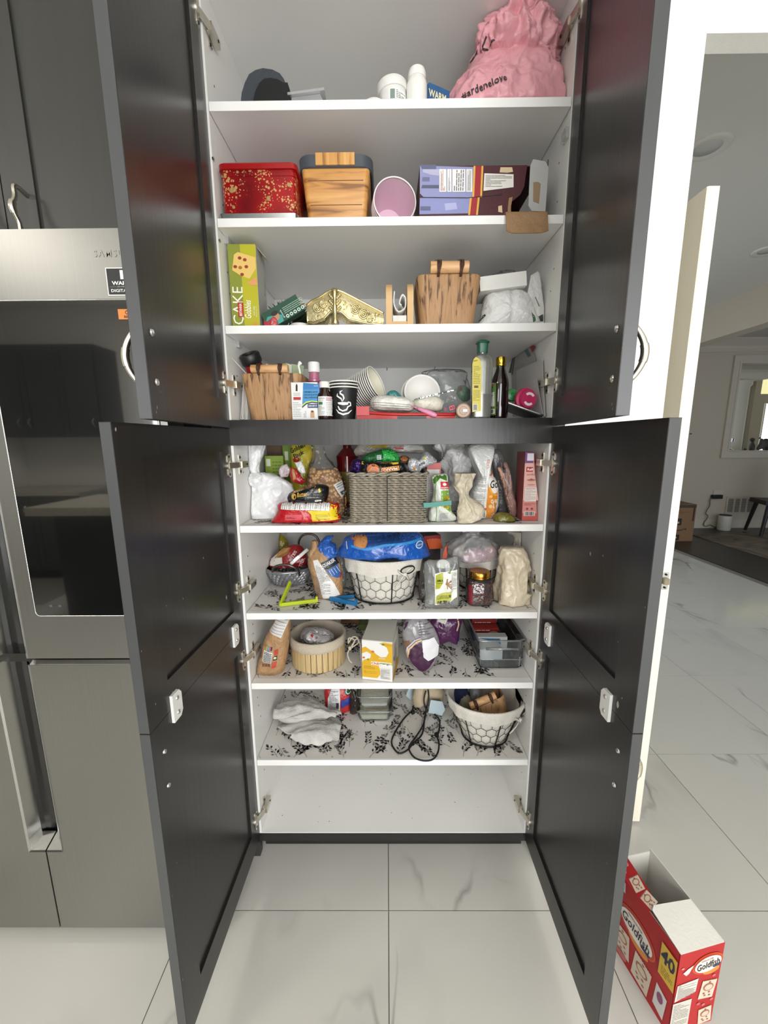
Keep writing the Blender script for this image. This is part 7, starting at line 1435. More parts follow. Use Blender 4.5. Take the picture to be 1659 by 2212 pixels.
p = PP(c.y-r_*.92); p.ppoly([(1008, 1252), (1020, 1254), (1021, 1306), (1016, 1306), (1008, 1299)], '#7c1c2c', 0).ppoly([(1009, 1256), (1014, 1257), (1014, 1292), (1009, 1288)], '#d2cdc8', 1).plines(1010, 1258, 1013.5, 1288, 10, '#55555a', 2, 3, .4).prect(1010, 1294, 1015, 1301, '#d8b9ae', 1).go('label', t, bvh(g_loft([oc_(r_*1.002, 0), oc_(r_*1.002, H*.66)])), .0012)
# bagged flour
y = .085; g = floor_at(bag([bk(1078, 1142, 1312, y, .03, 2.6), bk(1072, 1145, 1300, y, .045, 2.6), bk(1072, 1146, 1265, y, .05, 2.5), bk(1076, 1143, 1230, y, .048, 2.4), bk(1080, 1140, 1200, y, .04, 2.3), bk(1082, 1132, 1182, y, .025, 2.2)], n=84, sub=9, amp=.010, f=24, low=.006, seed=11), z)
t, tr = soft('flour_bag', 'clear bag of pale cream flour standing by the cabinet side', 'bag', g, mat('bagged_flour', '#cbbb9f', .28, coat=.5, var=(14, .8, '#d6c9b2'), crease=(22, .42)), 'bag_body')
g = floor_at(bag([bk(1108, 1140, 1290, .19, .03, 2.2), bk(1104, 1145, 1240, .19, .035, 2.2), bk(1105, 1145, 1190, .19, .03, 2.2), bk(1108, 1142, 1162, .19, .02, 2.2), bk(1090, 1138, 1148, .19, .02, 2)], n=60, sub=8, amp=.010, f=28, seed=13), z)
mk('cloudy_flour_bag', g, mat('bagged_flour_grey', '#b3ac9e', .28, coat=.5, crease=(30, .7)), smooth=True, label='second cloudy flour bag standing behind the cream one', cat='bag')
# ================================================================ seventh shelf
z = S[6]+LZ
# brown paper flour bag
y = .065; KP = MATS['kraft_bag']
g = floor_at(puff([(553, 1458), (556, 1440), (566, 1400), (576, 1370), (590, 1345), (600, 1330), (625, 1330), (628, 1345), (626, 1375), (620, 1420), (612, 1450), (600, 1464), (570, 1464)], y, .07, .004, 30, 5, n=96, lean=.0), z)
t, tr = soft('brown_flour_bag', 'brown paper flour bag with barcode and folded white top label', 'bag', g, KP, 'paper_bag')
p = PP(y-.045); p.ppoly([(578, 1370), (596, 1340), (624, 1336), (618, 1352), (605, 1382)], '#c9c6c2', 1)
for i in range(6): p.pband([(582+i*1.5, 1368-i*5), (606+i*2.2, 1376-i*5.5)], 1.2, '#8b888a', 2)
p.ppoly([(567, 1410), (587, 1414), (584, 1437), (563, 1434)], '#dcdad6', 1)
for i in range(7): p.pband([(567.5-i*.4, 1414+i*3), (585.5-i*.4, 1417+i*3)], 1.5, '#2a2a2c', 2)
for i, c_ in enumerate(('#c9bb3a', '#5aa0c2', '#b0527c', '#2a2a2c')): p.ppoly([(573+i*3.4, 1400+i*.6), (576+i*3.4, 1400+i*.6), (575+i*3.4, 1410), (572+i*3.4, 1410)], c_, 2)
for i in range(5): p.ppoly([(565+i*3.4, 1438), (567+i*3.4, 1438), (567+i*3.4, 1444), (565+i*3.4, 1444)], '#8c3a34' if i % 2 else '#2a2a2c', 2)
p.ppoly([(590, 1410), (599, 1406), (599, 1417), (590, 1420)], '#b8432c', 2).ppoly([(589, 1422), (597, 1420), (596, 1430), (588, 1431)], '#3a2c20', 2).pell(592, 1425, 3, 2.5, '#d8c9a8', 3).ppoly([(586, 1435), (596, 1433), (594, 1446), (585, 1447)], '#b8432c', 2).go('bag_print', t, tr)
g = floor_at(puff([(612, 1430), (616, 1390), (622, 1365), (630, 1360), (628, 1400), (622, 1432)], .20, .03, .003, 50, 2, n=40), z); t, tr = soft('red_foil_pack', 'red foil pack wedged between flour bag and bamboo basket', 'packet', g, film('#7c1c1f'))
# bamboo basket
c = V((WY(690, 1440, .14).x, .135, z)); rb_ = (WY(748, 1440, .135).x-WY(632, 1440, .135).x)/2*.97; rt_ = rb_*1.02; H = zat(690, 1368, .135)-z
BAM = streak('bamboo_slat', '#d0b98f', '#c2a878', '#a3875a', (70, 70, 5), .5, .1)
t = thing('bamboo_basket', 'round bamboo-slat basket with cream cloth liner and drawstring', 'basket', c)
ns = 30
for k in range(ns):
    a0, a1 = 2*PI*k/ns+.012, 2*PI*(k+1)/ns-.012
    g = g_loft([[c+V((r*cos(a), r*sin(a), zz)) for a, r in ((a0, rb_), ((a0+a1)/2, rb_*1.004), (a1, rb_), (a1, rb_-.006), (a0, rb_-.006))] for zz in (.0005, H)])
    mk('slat', bevel(g, .0007), BAM, t)
mk('base_board', g_lathe([(.001, .003), (rb_-.007, .003), (rb_-.007, .008)], 40, c), BAM, t)
ring = [2*PI*i/80 for i in range(80)]; CRM = mat('cream_linen', '#bfb3a1', .95, bump=(260, .4))
def br(r, zz, w=0): return [c+V(((r+w*noise.noise(V((cos(a)*4, sin(a)*4, zz*30))))*cos(a), (r+w*noise.noise(V((cos(a)*4, sin(a)*4, zz*30))))*sin(a), zz+w*.6*noise.noise(V((cos(a)*3, sin(a)*3, 5))))) for a in ring]
mk('liner', g_loft([br(rb_-.008, .009), br(rb_-.009, H*.5, .003), br(rb_-.007, H, .002), br(rb_-.001, H+.008, .002), br(rb_+.004, H+.006, .001), br(rb_+.005, H-.015, .003), br(rb_+.004, H-.025, .003), br(rb_+.0025, H-.026, .003)], True, False), CRM, t, smooth=True)
k0 = WY(756, 1392, .09); 
for pts in ([(752, 1390), (762, 1376), (772, 1378), (774, 1388), (764, 1396), (756, 1402)], [(756, 1400), (751, 1412), (754, 1425), (760, 1432)], [(757, 1400), (770, 1380), (778, 1392), (780, 1420), (784, 1460)], [(752, 1388), (754, 1378), (766, 1384), (756, 1402)]):
    mk('drawstring', g_tube(spline([WY(a_, b_, .07-.0004*max(0, b_-1400)) for a_, b_ in pts], 5), .0022, 6), CRM, t, smooth=True)
mk('drawstring_knot', bag([(*WY(756, 1404, .068), .004, .004, 2, 0), (*WY(756, 1400, .068), .006, .006, 2, 0), (*WY(756, 1396, .068), .004, .004, 2, 0)], n=16, sub=3, amp=.001), CRM, t, smooth=True)
SF = mat('crinkle_silver', '#bdbabc', .2, metal=.5, crease=(70, 1))
for k, (pts, yy, lab) in enumerate((([(648, 1372), (662, 1356), (700, 1358), (722, 1372), (720, 1390), (690, 1396), (656, 1390)], .14, 'crinkled silver snack bars heaped inside the bamboo basket'), ([(656, 1376), (668, 1364), (690, 1372), (714, 1376), (712, 1391), (684, 1392), (660, 1388)], .11, 'white and silver snack wrapper with red dots on the heap'))):
    g = puff(pts, yy, .05, .008, 60, 5+k, n=60, low=.002); g = ([V((q.x, q.y, max(q.z, z+.012))) for q in g[0]], g[1]); t2, tr = soft('snack_bar', lab, 'wrapper', g, SF if k == 0 else mat('white_foil', '#d3d1d3', .2, metal=.2, crease=(60, .9)))
    if k: PP(yy-.03).pell(672, 1378, 3, 4, '#a8323a').pell(683, 1379, 3, 4, '#a8323a').go('red_dots', t2, tr)
# wooden crate and green carton at the back
f = fr((WY(738, 1400, .40).x, .40, z)); t = thing('bamboo_crate', 'brown slatted bamboo crate standing at the back', 'crate', f.at(.06, 0, -.03))
for k in range(6): mk('slat', g_fbox(f, .085, .022*(k+1)-.002, .012, .0015, 0, .022*k), streak('dark_bamboo', '#8a6238', '#7a5530', '#5a3d20', (6, 40, 60), .5, .1), t)
mk('frame_post', g_fbox(f, .012, .134, .03, .001, 0, 0, -.012), streak('dark_bamboo', '#8a6238', '#7a5530', '#5a3d20', (6, 40, 60), .5, .1), t)
f = fr((WY(776, 1400, .36).x, .34, z)); carton('moss_carton', 'small moss green carton behind the mango carton', 'carton', f, .035, zat(780, 1350, .34)-z, .06, paper('#5c6c30'))
# chili mango carton
y = .008; A_ = WZ(783, 1466, z); B_ = WZ(848, 1473, z); C_ = WZ(866, 1448, z)
d1 = (B_-A_); w = d1.length; yaw = math.atan2(d1.y, d1.x); f = fr((A_.x, A_.y, z), yaw=yaw); h = zat(815, 1382, A_.y)-z; d = .11
t = carton('mango_carton', 'white and yellow chili mango carton with grey lid standing at the shelf edge', 'carton', f, w, h, d, paper('#dedcd8'))
mk('lid_flap', g_prism([(0, 0), (w, 0), (w-.002, d*1.0), (.002, d*1.0)], f.at(0, h+.0005, 0), f.U, (-f.N*.985+f.W*.17), f.W, -.0015), paper('#b3b0a8'), t)
p = Pr(); YE = '#d2a41c'
p.rect(0, 0, w, h, '#dddbd7', 0).poly([(0, h*.80), (w*.12, h*.84), (w*.42, h*.70), (w*.62, h*.60), (w*.80, h*.62), (w*.88, h*.74), (w*.82, h*.86), (w*.62, h*.95), (w, h*.93), (w, h*.42), (w*.55, h*.38), (w*.62, h*.18), (w*.5, h*.06), (0, h*.06), (0, h*.42), (w*.05, h*.5), (w*.28, h*.56), (w*.3, h*.66), (w*.16, h*.72), (0, h*.66)], YE, 1)
p.poly([(w*.56, h*.94), (w*.72, h*.985), (w, h*.97), (w, h*.90)], YE, 1).ell(w*.70, h*.93, .005, .003, '#5f7d2c', 2, 10).ell(w*.36, h*.73, .005, .0035, '#c2622c', 2, 10).ell(w*.20, h*.52, .003, .003, '#6f8a2c', 2, 10).ell(w*.06, h*.56, .004, .003, '#c2622c', 2, 10)
p.rect(w*.30, h*.395, w*.96, h*.485, '#ece8da', 2).text('Chili', w*.44, h*.442, w*.26, '#b5342c', 3, h=h*.062, bold=.025).text('mango', w*.77, h*.44, w*.36, '#3f6a2c', 3, h=h*.058, bold=.025).text('Golden', w*.66, h*.58, w*.22, '#f1e6c0', 3, h=h*.035, shear=.2)
p.lines(w*.06, h*.28, w*.44, h*.36, 3, '#9c7810', 2, 3, .3).lines(w*.06, h*.16, w*.5, h*.24, 4, '#9c7810', 2, 4, .3).rect(w*.6, h*.05, w*.93, h*.32, '#cfcdc8', 2).lines(w*.62, h*.06, w*.91, h*.30, 12, '#77757a', 3, 5, .35)
p.put('front_print', t, f); rf = right_face(f, w); Pr().rect(0, 0, d, h, '#c9c4b4', 0).poly([(0, h*.1), (d*.6, h*.3), (d, h*.2), (d, 0), (0, 0)], '#b98c1c', 1).lines(d*.3, h*.3, d*.7, h*.85, 12, '#55504a', 1, 4, .3).ell(d*.2, h*.5, .006, .008, '#3a2a20', 2, 10).put('side_print', t, rf)
# purple nut pouch
y = .075; g = floor_at(puff([(912, 1460), (900, 1448), (884, 1428), (876, 1400), (868, 1370), (876, 1340), (905, 1330), (930, 1345), (945, 1370), (950, 1395), (942, 1425), (928, 1448)], y, .05, .004, 40, 6, n=90), z)
t, tr = soft('purple_nut_pouch', 'clear pouch with purple pointed bottom and white patch label', 'pouch', g, clear('pouch_milky', '#eceaec', .06, milky=.35, milk='#c9c6ca', rough=.12, bump=(30, .4)), 'film')
p = PP(y-.03); p.ppoly([(883, 1418), (890, 1400), (908, 1390), (930, 1400), (946, 1405), (940, 1426), (926, 1447), (912, 1459), (900, 1447), (888, 1432)], '#3d1738', 1).pband([(881, 1428), (884, 1405), (900, 1388), (911, 1384)], 3.5, '#d6b88c', 2).pband([(878, 1424), (881, 1402), (897, 1384), (909, 1380)], 3, '#c9bcc9', 2).ppoly([(911, 1384), (938, 1380), (948, 1398), (946, 1420), (925, 1428), (915, 1420)], '#dad9dc', 3).ppoly([(869, 1395), (884, 1386), (888, 1395), (880, 1412)], '#7c5a40', 1).plines(905, 1345, 940, 1375, 6, '#55525a', 1, 4, .3).ppoly([(876, 1345), (888, 1340), (880, 1358), (868, 1375)], '#4a2a4a', 1).go('pouch_print', t, tr, .0012)
y = .17; g = floor_at(puff([(925, 1345), (940, 1330), (995, 1330), (994, 1345), (988, 1368), (970, 1362), (945, 1368)], y, .05, .004, 40, 3, n=60), z+.03)
t, tr = soft('purple_snack_pack', 'glossy purple and white snack pack lying high behind the nut pouch', 'packet', g, film('#4a1c48')); PP(y-.03).ppoly([(938, 1332), (975, 1332), (962, 1350), (945, 1346)], '#cfcabf').pband([(990, 1338), (992, 1352), (988, 1366)], 3, '#c2a878').pell(958, 1339, 8, 4, '#7c9a5a', 1).go('front_print', t, tr)
f = fr((WY(962, 1400, .25).x, .25, z)); carton('navy_carton', 'navy blue carton lying under the purple snack pack', 'carton', f, .05, .05, .10, paper('#1c2c66'))
# clear organiser bin with packs inside
A_ = WZ(1036, 1437, z); xl, xr = WY(1036, 1445, .068).x, WY(1127, 1440, .068).x; zt = zat(1080, 1385, .06)-z; d = .30
t = thing('clear_bin', 'clear ribbed plastic organiser bin holding popcorn boxes', 'bin', ((xl+xr)/2, .068+d/2, z)); BINC = clear('bin_plastic', '#f4f6f6', .03, milky=.05, milk='#c2c6c8', rough=.06, bump=None)
cx = (xl+xr)/2; hwb = (xr-xl)/2
def bnr(e, zz): return [V((cx+x, .068+d/2+q, z+zz)) for x, q in rrect(hwb+e, d/2+e, .014)]
mk('tub', g_loft([bnr(-.006, .0008), bnr(-.001, .005), bnr(.002, zt*.35), bnr(.0035, zt*.36), bnr(.004, zt*.68), bnr(.0055, zt*.69), bnr(.007, zt), bnr(.005, zt), bnr(.003, zt*.69), bnr(-.002, .008)], True, True), BINC, t, smooth=.6)
mk('rim', g_tube(bnr(.008, zt), .0032, 6, True), clear('bin_rim', '#eef1f1', .12, milky=.25, milk='#c9cccc', rough=.08, bump=None), t, smooth=True)
mk('front_grip', g_tube([V((cx-hwb*.75, .060, z+zt*.74)), V((cx+hwb*.75, .060, z+zt*.74))], .004, 8), clear('bin_rim', '#dfe3e4', .28), t, smooth=True)
for k in (.36, .7): mk('rib', g_tube(bnr(.004, zt*k), .0016, 6, True), clear('bin_rim', '#dfe3e4', .28), t, smooth=True)
def inbin(nm, lab, px0, px1, pyt, pyb, yy, dd, col): 
    a_, b_ = WY(px0, pyb, yy), WY(px1, pyb, yy); f = fr((max(a_.x, xl+.008), yy, z+.0095)); hh = zat((px0+px1)/2, pyt, yy)-z-.0095; w_ = min(b_.x, xr-.006)-f.O.x
    return carton(nm, lab, 'carton', f, w_, hh, dd, paper(col)), f, w_, hh
t, f, w, h = inbin('popcorn_carton', 'red popcorn carton standing front in the clear bin', 1018, 1076, 1357, 1385, .24, .035, '#a8241f'); Pr().lines(.006, h-.012, w*.7, h-.004, 1, '#efd8d4', 1).ell(w*.8, h-.02, w*.2, .008, '#dccfb0', 1).put('front_print', t, f)
t, f, w, h = inbin('popcorn_carton', 'dark red popcorn carton standing further back in the clear bin', 1018, 1070, 1338, 1385, .285, .035, '#8a1c1c'); Pr().lines(.01, h-.016, w*.8, h-.008, 1, '#d8a8a0', 1).put('front_print', t, f)
t, f, w, h = inbin('blue_card_pack', 'white and blue card pack in the front of the clear bin', 1030, 1095, 1376, 1400, .175, .03, '#d8d8d6'); Pr().poly([(0, h-.004), (w*.75, h-.006), (w*.8, h-.028), (w*.6, h-.016)], '#1d6c98', 1).put('blue_wave', t, f)
t, f, w, h = inbin('navy_sachet_box', 'navy sachet box at the side of the clear bin', 1076, 1100, 1352, 1385, .33, .04, '#1c3050')
t, f, w, h = inbin('white_sachet_pack', 'white sachets lying low inside the clear bin', 1036, 1085, 1404, 1420, .11, .05, '#cfd2d4')
# ================================================================ eighth shelf
z = S[7]+LZ
# towel
TW = mat('waffle_towel', '#e6e4df', .95, bump=(420, .5), var=(22, .5, '#c2bfba'))
def fold(pts, y, tt, seed, zmin): return puff(pts, y, tt, .004, 22, seed, n=110, low=.008, lf=14, flat=.9)
t = thing('kitchen_towel', 'crumpled white and grey waffle kitchen towel dropped on the liner', 'towel', (WZ(665, 1585, z).x, .13, z))
def towel_part(name, pxs, hts, n=40, m_=26, seed=1, amp=.012):
    """quilt of rows: pxs rows of photo points, hts their height over the shelf"""
    rows = []
    for row, hh in zip(pxs, hts): rows.append(spline([WZ(a_, b_, z+h_) for (a_, b_), h_ in zip(row, hh)], 8))
    k = len(rows[0]); cols = [spline([r[i] for r in rows], 7) for i in range(k)]; nv = len(cols[0])
    def fn(u, v_): q = cols[int(round(u*(k-1)))][int(round(v_*(nv-1)))]; a_ = 1-2*abs(noise.noise(V((q.x*9+seed, q.y*34, 0))+V((noise.noise(q*11), 0, 0)))); return q+V((0, 0, amp*.9*a_*abs(a_)+.4*amp*noise.noise(q*40)))
    g = g_grid(fn, k, nv); g = ([V((q.x, q.y, max(q.z, z+.002))) for q in g[0]], g[1]); return mk(name, solid(g, .003), TW, t, smooth=True)
towel_part('lower_fold', [[(625, 1600), (660, 1612), (700, 1610), (733, 1598)], [(628, 1590), (660, 1590), (700, 1588), (735, 1580)], [(600, 1575), (650, 1568), (695, 1562), (738, 1566)], [(606, 1558), (645, 1552), (690, 1550), (730, 1548)]], [[.004, .004, .004, .005], [.020, .030, .030, .012], [.014, .034, .036, .016], [.006, .012, .016, .008]], seed=2)
towel_part('middle_fold', [[(600, 1560), (640, 1568), (690, 1562), (732, 1545)], [(604, 1552), (640, 1554), (690, 1548), (735, 1540)], [(590, 1544), (640, 1538), (690, 1536), (738, 1548)]], [[.016, .020, .026, .020], [.034, .046, .046, .030], [.028, .048, .050, .03]], seed=5)
towel_part('upper_fold', [[(590, 1553), (630, 1554), (680, 1552), (725, 1552)], [(590, 1540), (630, 1535), (680, 1530), (728, 1545)], [(600, 1524), (640, 1516), (675, 1514), (715, 1538)], [(640, 1515), (660, 1509), (680, 1512), (700, 1528)]], [[.040, .046, .050, .034], [.050, .066, .068, .04], [.046, .064, .062, .036], [.028, .04, .036, .02]], seed=8)
# red and blue flour bag
y = .24; g = floor_at(puff([(703, 1540), (702, 1510), (704, 1480), (755, 1480), (762, 1510), (757, 1535), (738, 1547), (715, 1546)], y, .06, .003, 36, 3, n=80), z); t, tr = soft('red_blue_bag', 'red and blue paper bag with white text panel and green round seal', 'bag', g, film('#b5282a', .35))
p = PP(y-.03); p.ppoly([(707, 1545), (708, 1510), (718, 1486), (732, 1486), (735, 1512), (734, 1547), (715, 1547)], '#d6d5d4', 1).plines(712, 1492, 730, 1538, 16, '#77757a', 2, 4, .4).ppoly([(736, 1515), (757, 1508), (759, 1522), (737, 1530)], '#28388a', 1).pell(752, 1496, 8, 9, '#1f3a2c', 2).pell(752, 1496, 6, 7, '#c9d6c9', 3).pell(752, 1496, 4, 5, '#24503a', 4).prect(726, 1518, 732, 1530, '#3a3a3c', 2).go('front_print', t, tr)
mk('white_backboard', g_box(-.40, -.24, .358, .374, S[7]+.0006, S[7]+.07, .001), WSHELF, label='low white board lying along the back of the lowest loaded shelf', cat='board')
# clear food tubs
def tub(nm, lab, x0, x1, y0, y1, z0, hh, fill, c_):
    t = thing(nm, lab, 'container', ((x0+x1)/2, (y0+y1)/2, z0), 'clear food tubs'); cx_, cy_ = (x0+x1)/2, (y0+y1)/2; hx_, hy_ = (x1-x0)/2, (y1-y0)/2
    def rr2(e, zz): return [V((cx_+x, cy_+q, z0+zz)) for x, q in rrect(hx_+e, hy_+e, .014)]
    mk('tub', g_loft([rr2(-.012, .0006), rr2(-.008, .004), rr2(0, hh), rr2(.003, hh), rr2(.003, hh+.002), rr2(-.003, hh+.002), rr2(-.010, .006)]), BINC, t, smooth=.6); mk('rim', g_tube(rr2(.002, hh), .0022, 6, True), clear('bin_rim', '#dfe3e4', .28), t, smooth=True)
    if fill: mk('powder', g_loft([rr2(-.012, .007), rr2(-.0095, hh*fill), rr2(-.02, hh*fill+.003)]), mat('powder_'+c_, '#'+c_, .8, bump=(90, .4)), t, smooth=.6)
cz = WZ(815, 1553, z); tub('food_tub', 'clear food tub with pale powder at the bottom of the pair', WZ(772, 1550, z).x, WZ(846, 1550, z).x, .165, .335, z, .045, .55, 'cfc9b0')
tub('food_tub', 'clear food tub with white sachets stacked on the lower tub', WZ(770, 1545, z+.05).x, WZ(846, 1545, z+.05).x, .17, .34, z+.049, .05, .35, 'd6d2c0')
g = floor_at(puff([(738, 1500), (762, 1488), (775, 1500), (778, 1518), (765, 1522), (748, 1516)], .20, .02, .003, 60, 3, n=36), z+.02); t, tr = soft('dark_wrap', 'dark brown wrapper corner beside the red and blue bag', 'wrapper', floor_at(puff([(756, 1540), (758, 1495), (766, 1490), (778, 1515), (772, 1540)], .21, .02, .003, 60, 3, n=36), z), film('#2c2420'))
# cord, tote and masks
CORD = mat('black_cord', '#121213', .6)
def zcord(pts, hs): return g_tube(spline([WZ(a_, b_, z+h_) for (a_, b_), h_ in zip(pts, hs)], 6), .0028, 7)
t = thing('black_cord', 'black drawstring cord with toggles looped over the liner', 'cord', WZ(905, 1600, z))
c1 = [(925, 1490), (926, 1510), (918, 1550), (912, 1585), (893, 1605), (880, 1620), (862, 1627), (848, 1612), (847, 1596), (860, 1570), (876, 1548), (890, 1535), (895, 1522), (912, 1510), (930, 1498), (938, 1486)]
c2 = [(920, 1492), (916, 1512), (920, 1530), (935, 1540), (949, 1555), (948, 1580), (944, 1590), (948, 1605), (946, 1625), (935, 1640), (915, 1643), (895, 1636), (884, 1620), (886, 1608), (898, 1592), (914, 1565), (920, 1535), (926, 1505), (930, 1488)]
mk('cord_loop', zcord(c1, [.09, .06, .012]+[.004]*8+[.004, .008, .02, .05, .08]), CORD, t, smooth=True); mk('cord_loop', zcord(c2, [.09, .06, .03]+[.0095]*13+[.014, .04, .08]), CORD, t, smooth=True)
for a_, b_ in ((892, 1538), (943, 1587)): q = WZ(a_, b_, z+.008); mk('toggle', xf(g_box(-.006, .006, -.005, .005, -.006, .006, .002, 2), Matrix.Translation(q) @ Matrix.Rotation(.5, 4, 'Z')), CORD, t)
g = floor_at(puff([(893, 1517), (897, 1480), (955, 1480), (958, 1500), (955, 1516), (930, 1514), (912, 1512)], .255, .06, .004, 26, 5, n=70), z); t, tr = soft('cream_tote', 'folded cream canvas tote lying at the back behind the cord', 'tote', g, cloth('#c2b196'), 'canvas')
g = floor_at(puff([(876, 1498), (884, 1482), (900, 1484), (896, 1502), (886, 1506)], .29, .008, .001, 50, 5, n=36, sm=0), z); t, tr = soft('face_mask', 'pale blue pleated face mask beside the cream tote', 'mask', g, cloth('#b9c8ce'), 'fabric')
g = floor_at(puff([(925, 1528), (930, 1512), (956, 1514), (962, 1524), (955, 1532)], .20, .008, .001, 60, 5, n=36, sm=0), z); t, tr = soft('face_mask', 'second pale blue face mask under the tote beside the wire basket', 'mask', g, cloth('#b5c5cb'), 'fabric')
# tilted wire basket with a wood-look bin inside
cb = V((WY(1046, 1600, .11).x, .115, z)); r1 = (WZ(1096, 1600, z).x-WZ(995, 1600, z).x)/2; H8 = zat(1046, 1540, .02)-z; r2 = (WY(1130, 1530, .115).x-WY(962, 1530, .115).x)/2
wire_basket('wire_basket', 'wire basket with white liner holding a tipped wood-look bin', cb, (r1*.98, r1*.86), (r2*.98, r2*.80), H8, .042, hole=-.55, bow=-.8)
_rc = WY(1046, 1520, .088); _Mr = Matrix.Rotation(.06, 4, 'Z') @ Matrix.Rotation(-.42, 4, 'Y') @ Matrix.Rotation(-.30, 4, 'X'); _hb = .088
wood_bin('woodlook_bin', 'wood-look bin with dowel handle tipped inside the lowest wire basket', Matrix.Translation(_rc-(_Mr @ V((0, 0, _hb)))) @ _Mr, .112, .146, .065, .085, _hb, .092, .024)
for k, (pts, c_, lab) in enumerate((([(985, 1525), (975, 1500), (985, 1485), (1010, 1486), (1012, 1510)], '#1d2748', 'navy cloth stuffed in the back of the lowest wire basket'), ([(988, 1540), (990, 1515), (1002, 1500), (1016, 1505), (1020, 1525), (1006, 1540)], '#9a9384', 'grey-beige crumpled paper in the lowest wire basket'), ([(1010, 1510), (1015, 1490), (1030, 1485), (1045, 1495), (1035, 1510)], '#8f9096', 'grey plastic scrap in the lowest wire basket'))):
    g = floor_at(puff(pts, .15+.02*(k != 1), .05, .006, 50, 3+k, n=50), z+.03); t, tr = soft(('navy_cloth', 'crumpled_paper', 'plastic_scrap')[k], lab, ('cloth', 'paper', 'wrapper')[k], g, (cloth, paper, film)[k](c_), 'body')
# ================================================================ red cracker carton on the floor
CLAMP = False
bx = V((.645, -.390, 0)); dl = V((-.196, .981, 0)).normalized(); dw = V((.981, .196, 0)).normalized(); bw, bl, bh = .123, .208, .241
REDC = paper('#b01f22'); INW = paper('#dddad2'); tk = .0018
t = thing('cracker_carton', 'open red cracker carton standing on the floor tiles beside the door', 'carton', bx+dw*bw/2+dl*bl/2)
fw_ = Fr(bx, dw, V((0, 0, 1)), -dl)            # short end facing the camera
fl_ = Fr(bx+dl*bl, -dl, V((0, 0, 1)), -dw)     # long side facing the pantry
def slab(O, U, L_, h0, h1, N, m_o): return g_prism([(0, 0), (L_, 0), (L_, h1), (0, h0)], O, U, V((0, 0, 1)), N, tk)
mk('end_panel', slab(bx, dw, bw, bh, bh, -dl, 0), REDC, t)
mk('long_panel', slab(bx+dl*bl, -dl, bl, bh, bh, -dw, 0), REDC, t)
mk('far_panel', slab(bx+dw*bw+dl*tk, dl, bl-tk, bh, bh+.012, dw, 0), INW, t)
mk('back_panel', slab(bx+dl*bl+dw*(bw-tk), -dw, bw-2*tk, bh+.004, bh+.004, dl, 0), INW, t)
mk('base_panel', g_prism([(tk, tk), (bw-tk, tk), (bw-tk, bl-tk), (tk, bl-tk)], bx+V((0, 0, .0022)), dw, dl, V((0, 0, 1)), .0015), INW, t)
mk('inner_lining', J(slab(bx+dl*(bl-tk)+dw*(tk+.0004), -dl, bl-2*tk, bh-.001, bh-.001, -dw, 0), slab(bx+dw*tk+dl*(tk+.0004), dw, bw-2*tk, bh-.001, bh-.001, -dl, 0)), INW, t)
tf = mk('top_flap', g_prism([(.001, 0), (bw-.002, 0), (bw-.008, .082), (.014, .088), (.002, .080)], bx+V((0, 0, bh+.0006)), dw, (dl*.985+V((0, 0, .15))).normalized(), V((0, 0, 1)), .0014), paper('#e6e3da'), t)
sf_ = mk('side_flap', g_prism([(0, 0), (bl-.086, 0), (bl-.088, .030), (bl*.40, .034), (.020, .040), (.0, .036)], bx+dl*bl+V((0, 0, bh-.001)), -dl, (dw*.75+V((0, 0, .62))).normalized(), (V((0, 0, 1))*.75-dw*.62), .0014), REDC, t)
def packet(p, cx, cy, w, h, rot, l=2):
    def q(x, y): return (cx+x*cos(rot)-y*sin(rot), cy+x*sin(rot)+y*cos(rot))
    p.poly([q(-w/2, -h/2), q(w/2, -h/2), q(w/2, h/2), q(-w/2, h/2)], '#d9c9b4', l)
    for i in range(9): p.poly([q(-w/2+w*i/9, h/2-.001), q(-w/2+w*(i+.6)/9, h/2-.001), q(-w/2+w*(i+.3)/9, h/2+.0025)], '#d9c9b4', l)
    x, y = q(0, h*.14); p.ell(x, y, w*.36, w*.28, '#a8705a', l+1, 16, rot).ell(x, y, w*.27, w*.20, '#d8c4ac', l+2, 14, rot)
    for a, b in ((-.2, -.2), (.15, -.15), (-.1, -.32), (.22, -.33), (.02, .4)): x, y = q(a*w, b*h); p.ell(x, y, w*.08, w*.06, '#a05a4c', l+1, 8)
def logo(p, cx, cy, w, rot=0, l=2):
    def q(x, y): return (cx+x*cos(rot)-y*sin(rot), cy+x*sin(rot)+y*cos(rot))
    p.ell(cx, cy, w*.56, w*.37, '#cf5a2c', l, 30, rot).ell(cx, cy, w*.53, w*.34, '#c23f28', l+1, 30, rot).ell(*q(w*.12, -w*.30), w*.30, w*.14, '#d98a3c', l+2, 20, rot).ell(cx, cy, w*.48, w*.29, '#ece6da', l+3, 30, rot)
    p.text('Goldfish', *q(0, -w*.01), w*.82, '#23242c', l+5, h=w*.25, rot=rot, bold=.012, shear=.12).poly([q(w*.14, -w*.15), q(w*.46, -w*.10), q(w*.40, -w*.20), q(w*.2, -w*.22)], '#2c3c5c', l+4).rect(*(q(-.0001, 0)), *q(.0001, .0001), '#ece6da', l)
    p.text('PEPPERIDGE FARM', *q(-w*.05, w*.19), w*.42, '#8a3c30', l+5, h=w*.055, rot=rot)
p = Pr(); logo(p, bw*.66, bh*.80, bw*.62, .12)
p.poly([(bw*.12, bh*.76), (bw*.22, bh*.80), (bw*.34, bh*.83), (bw*.26, bh*.74), (bw*.2, bh*.72)], '#e0d8d0', 2).ell(bw*.1, bh*.82, .004, .003, '#d8848c', 2, 10)
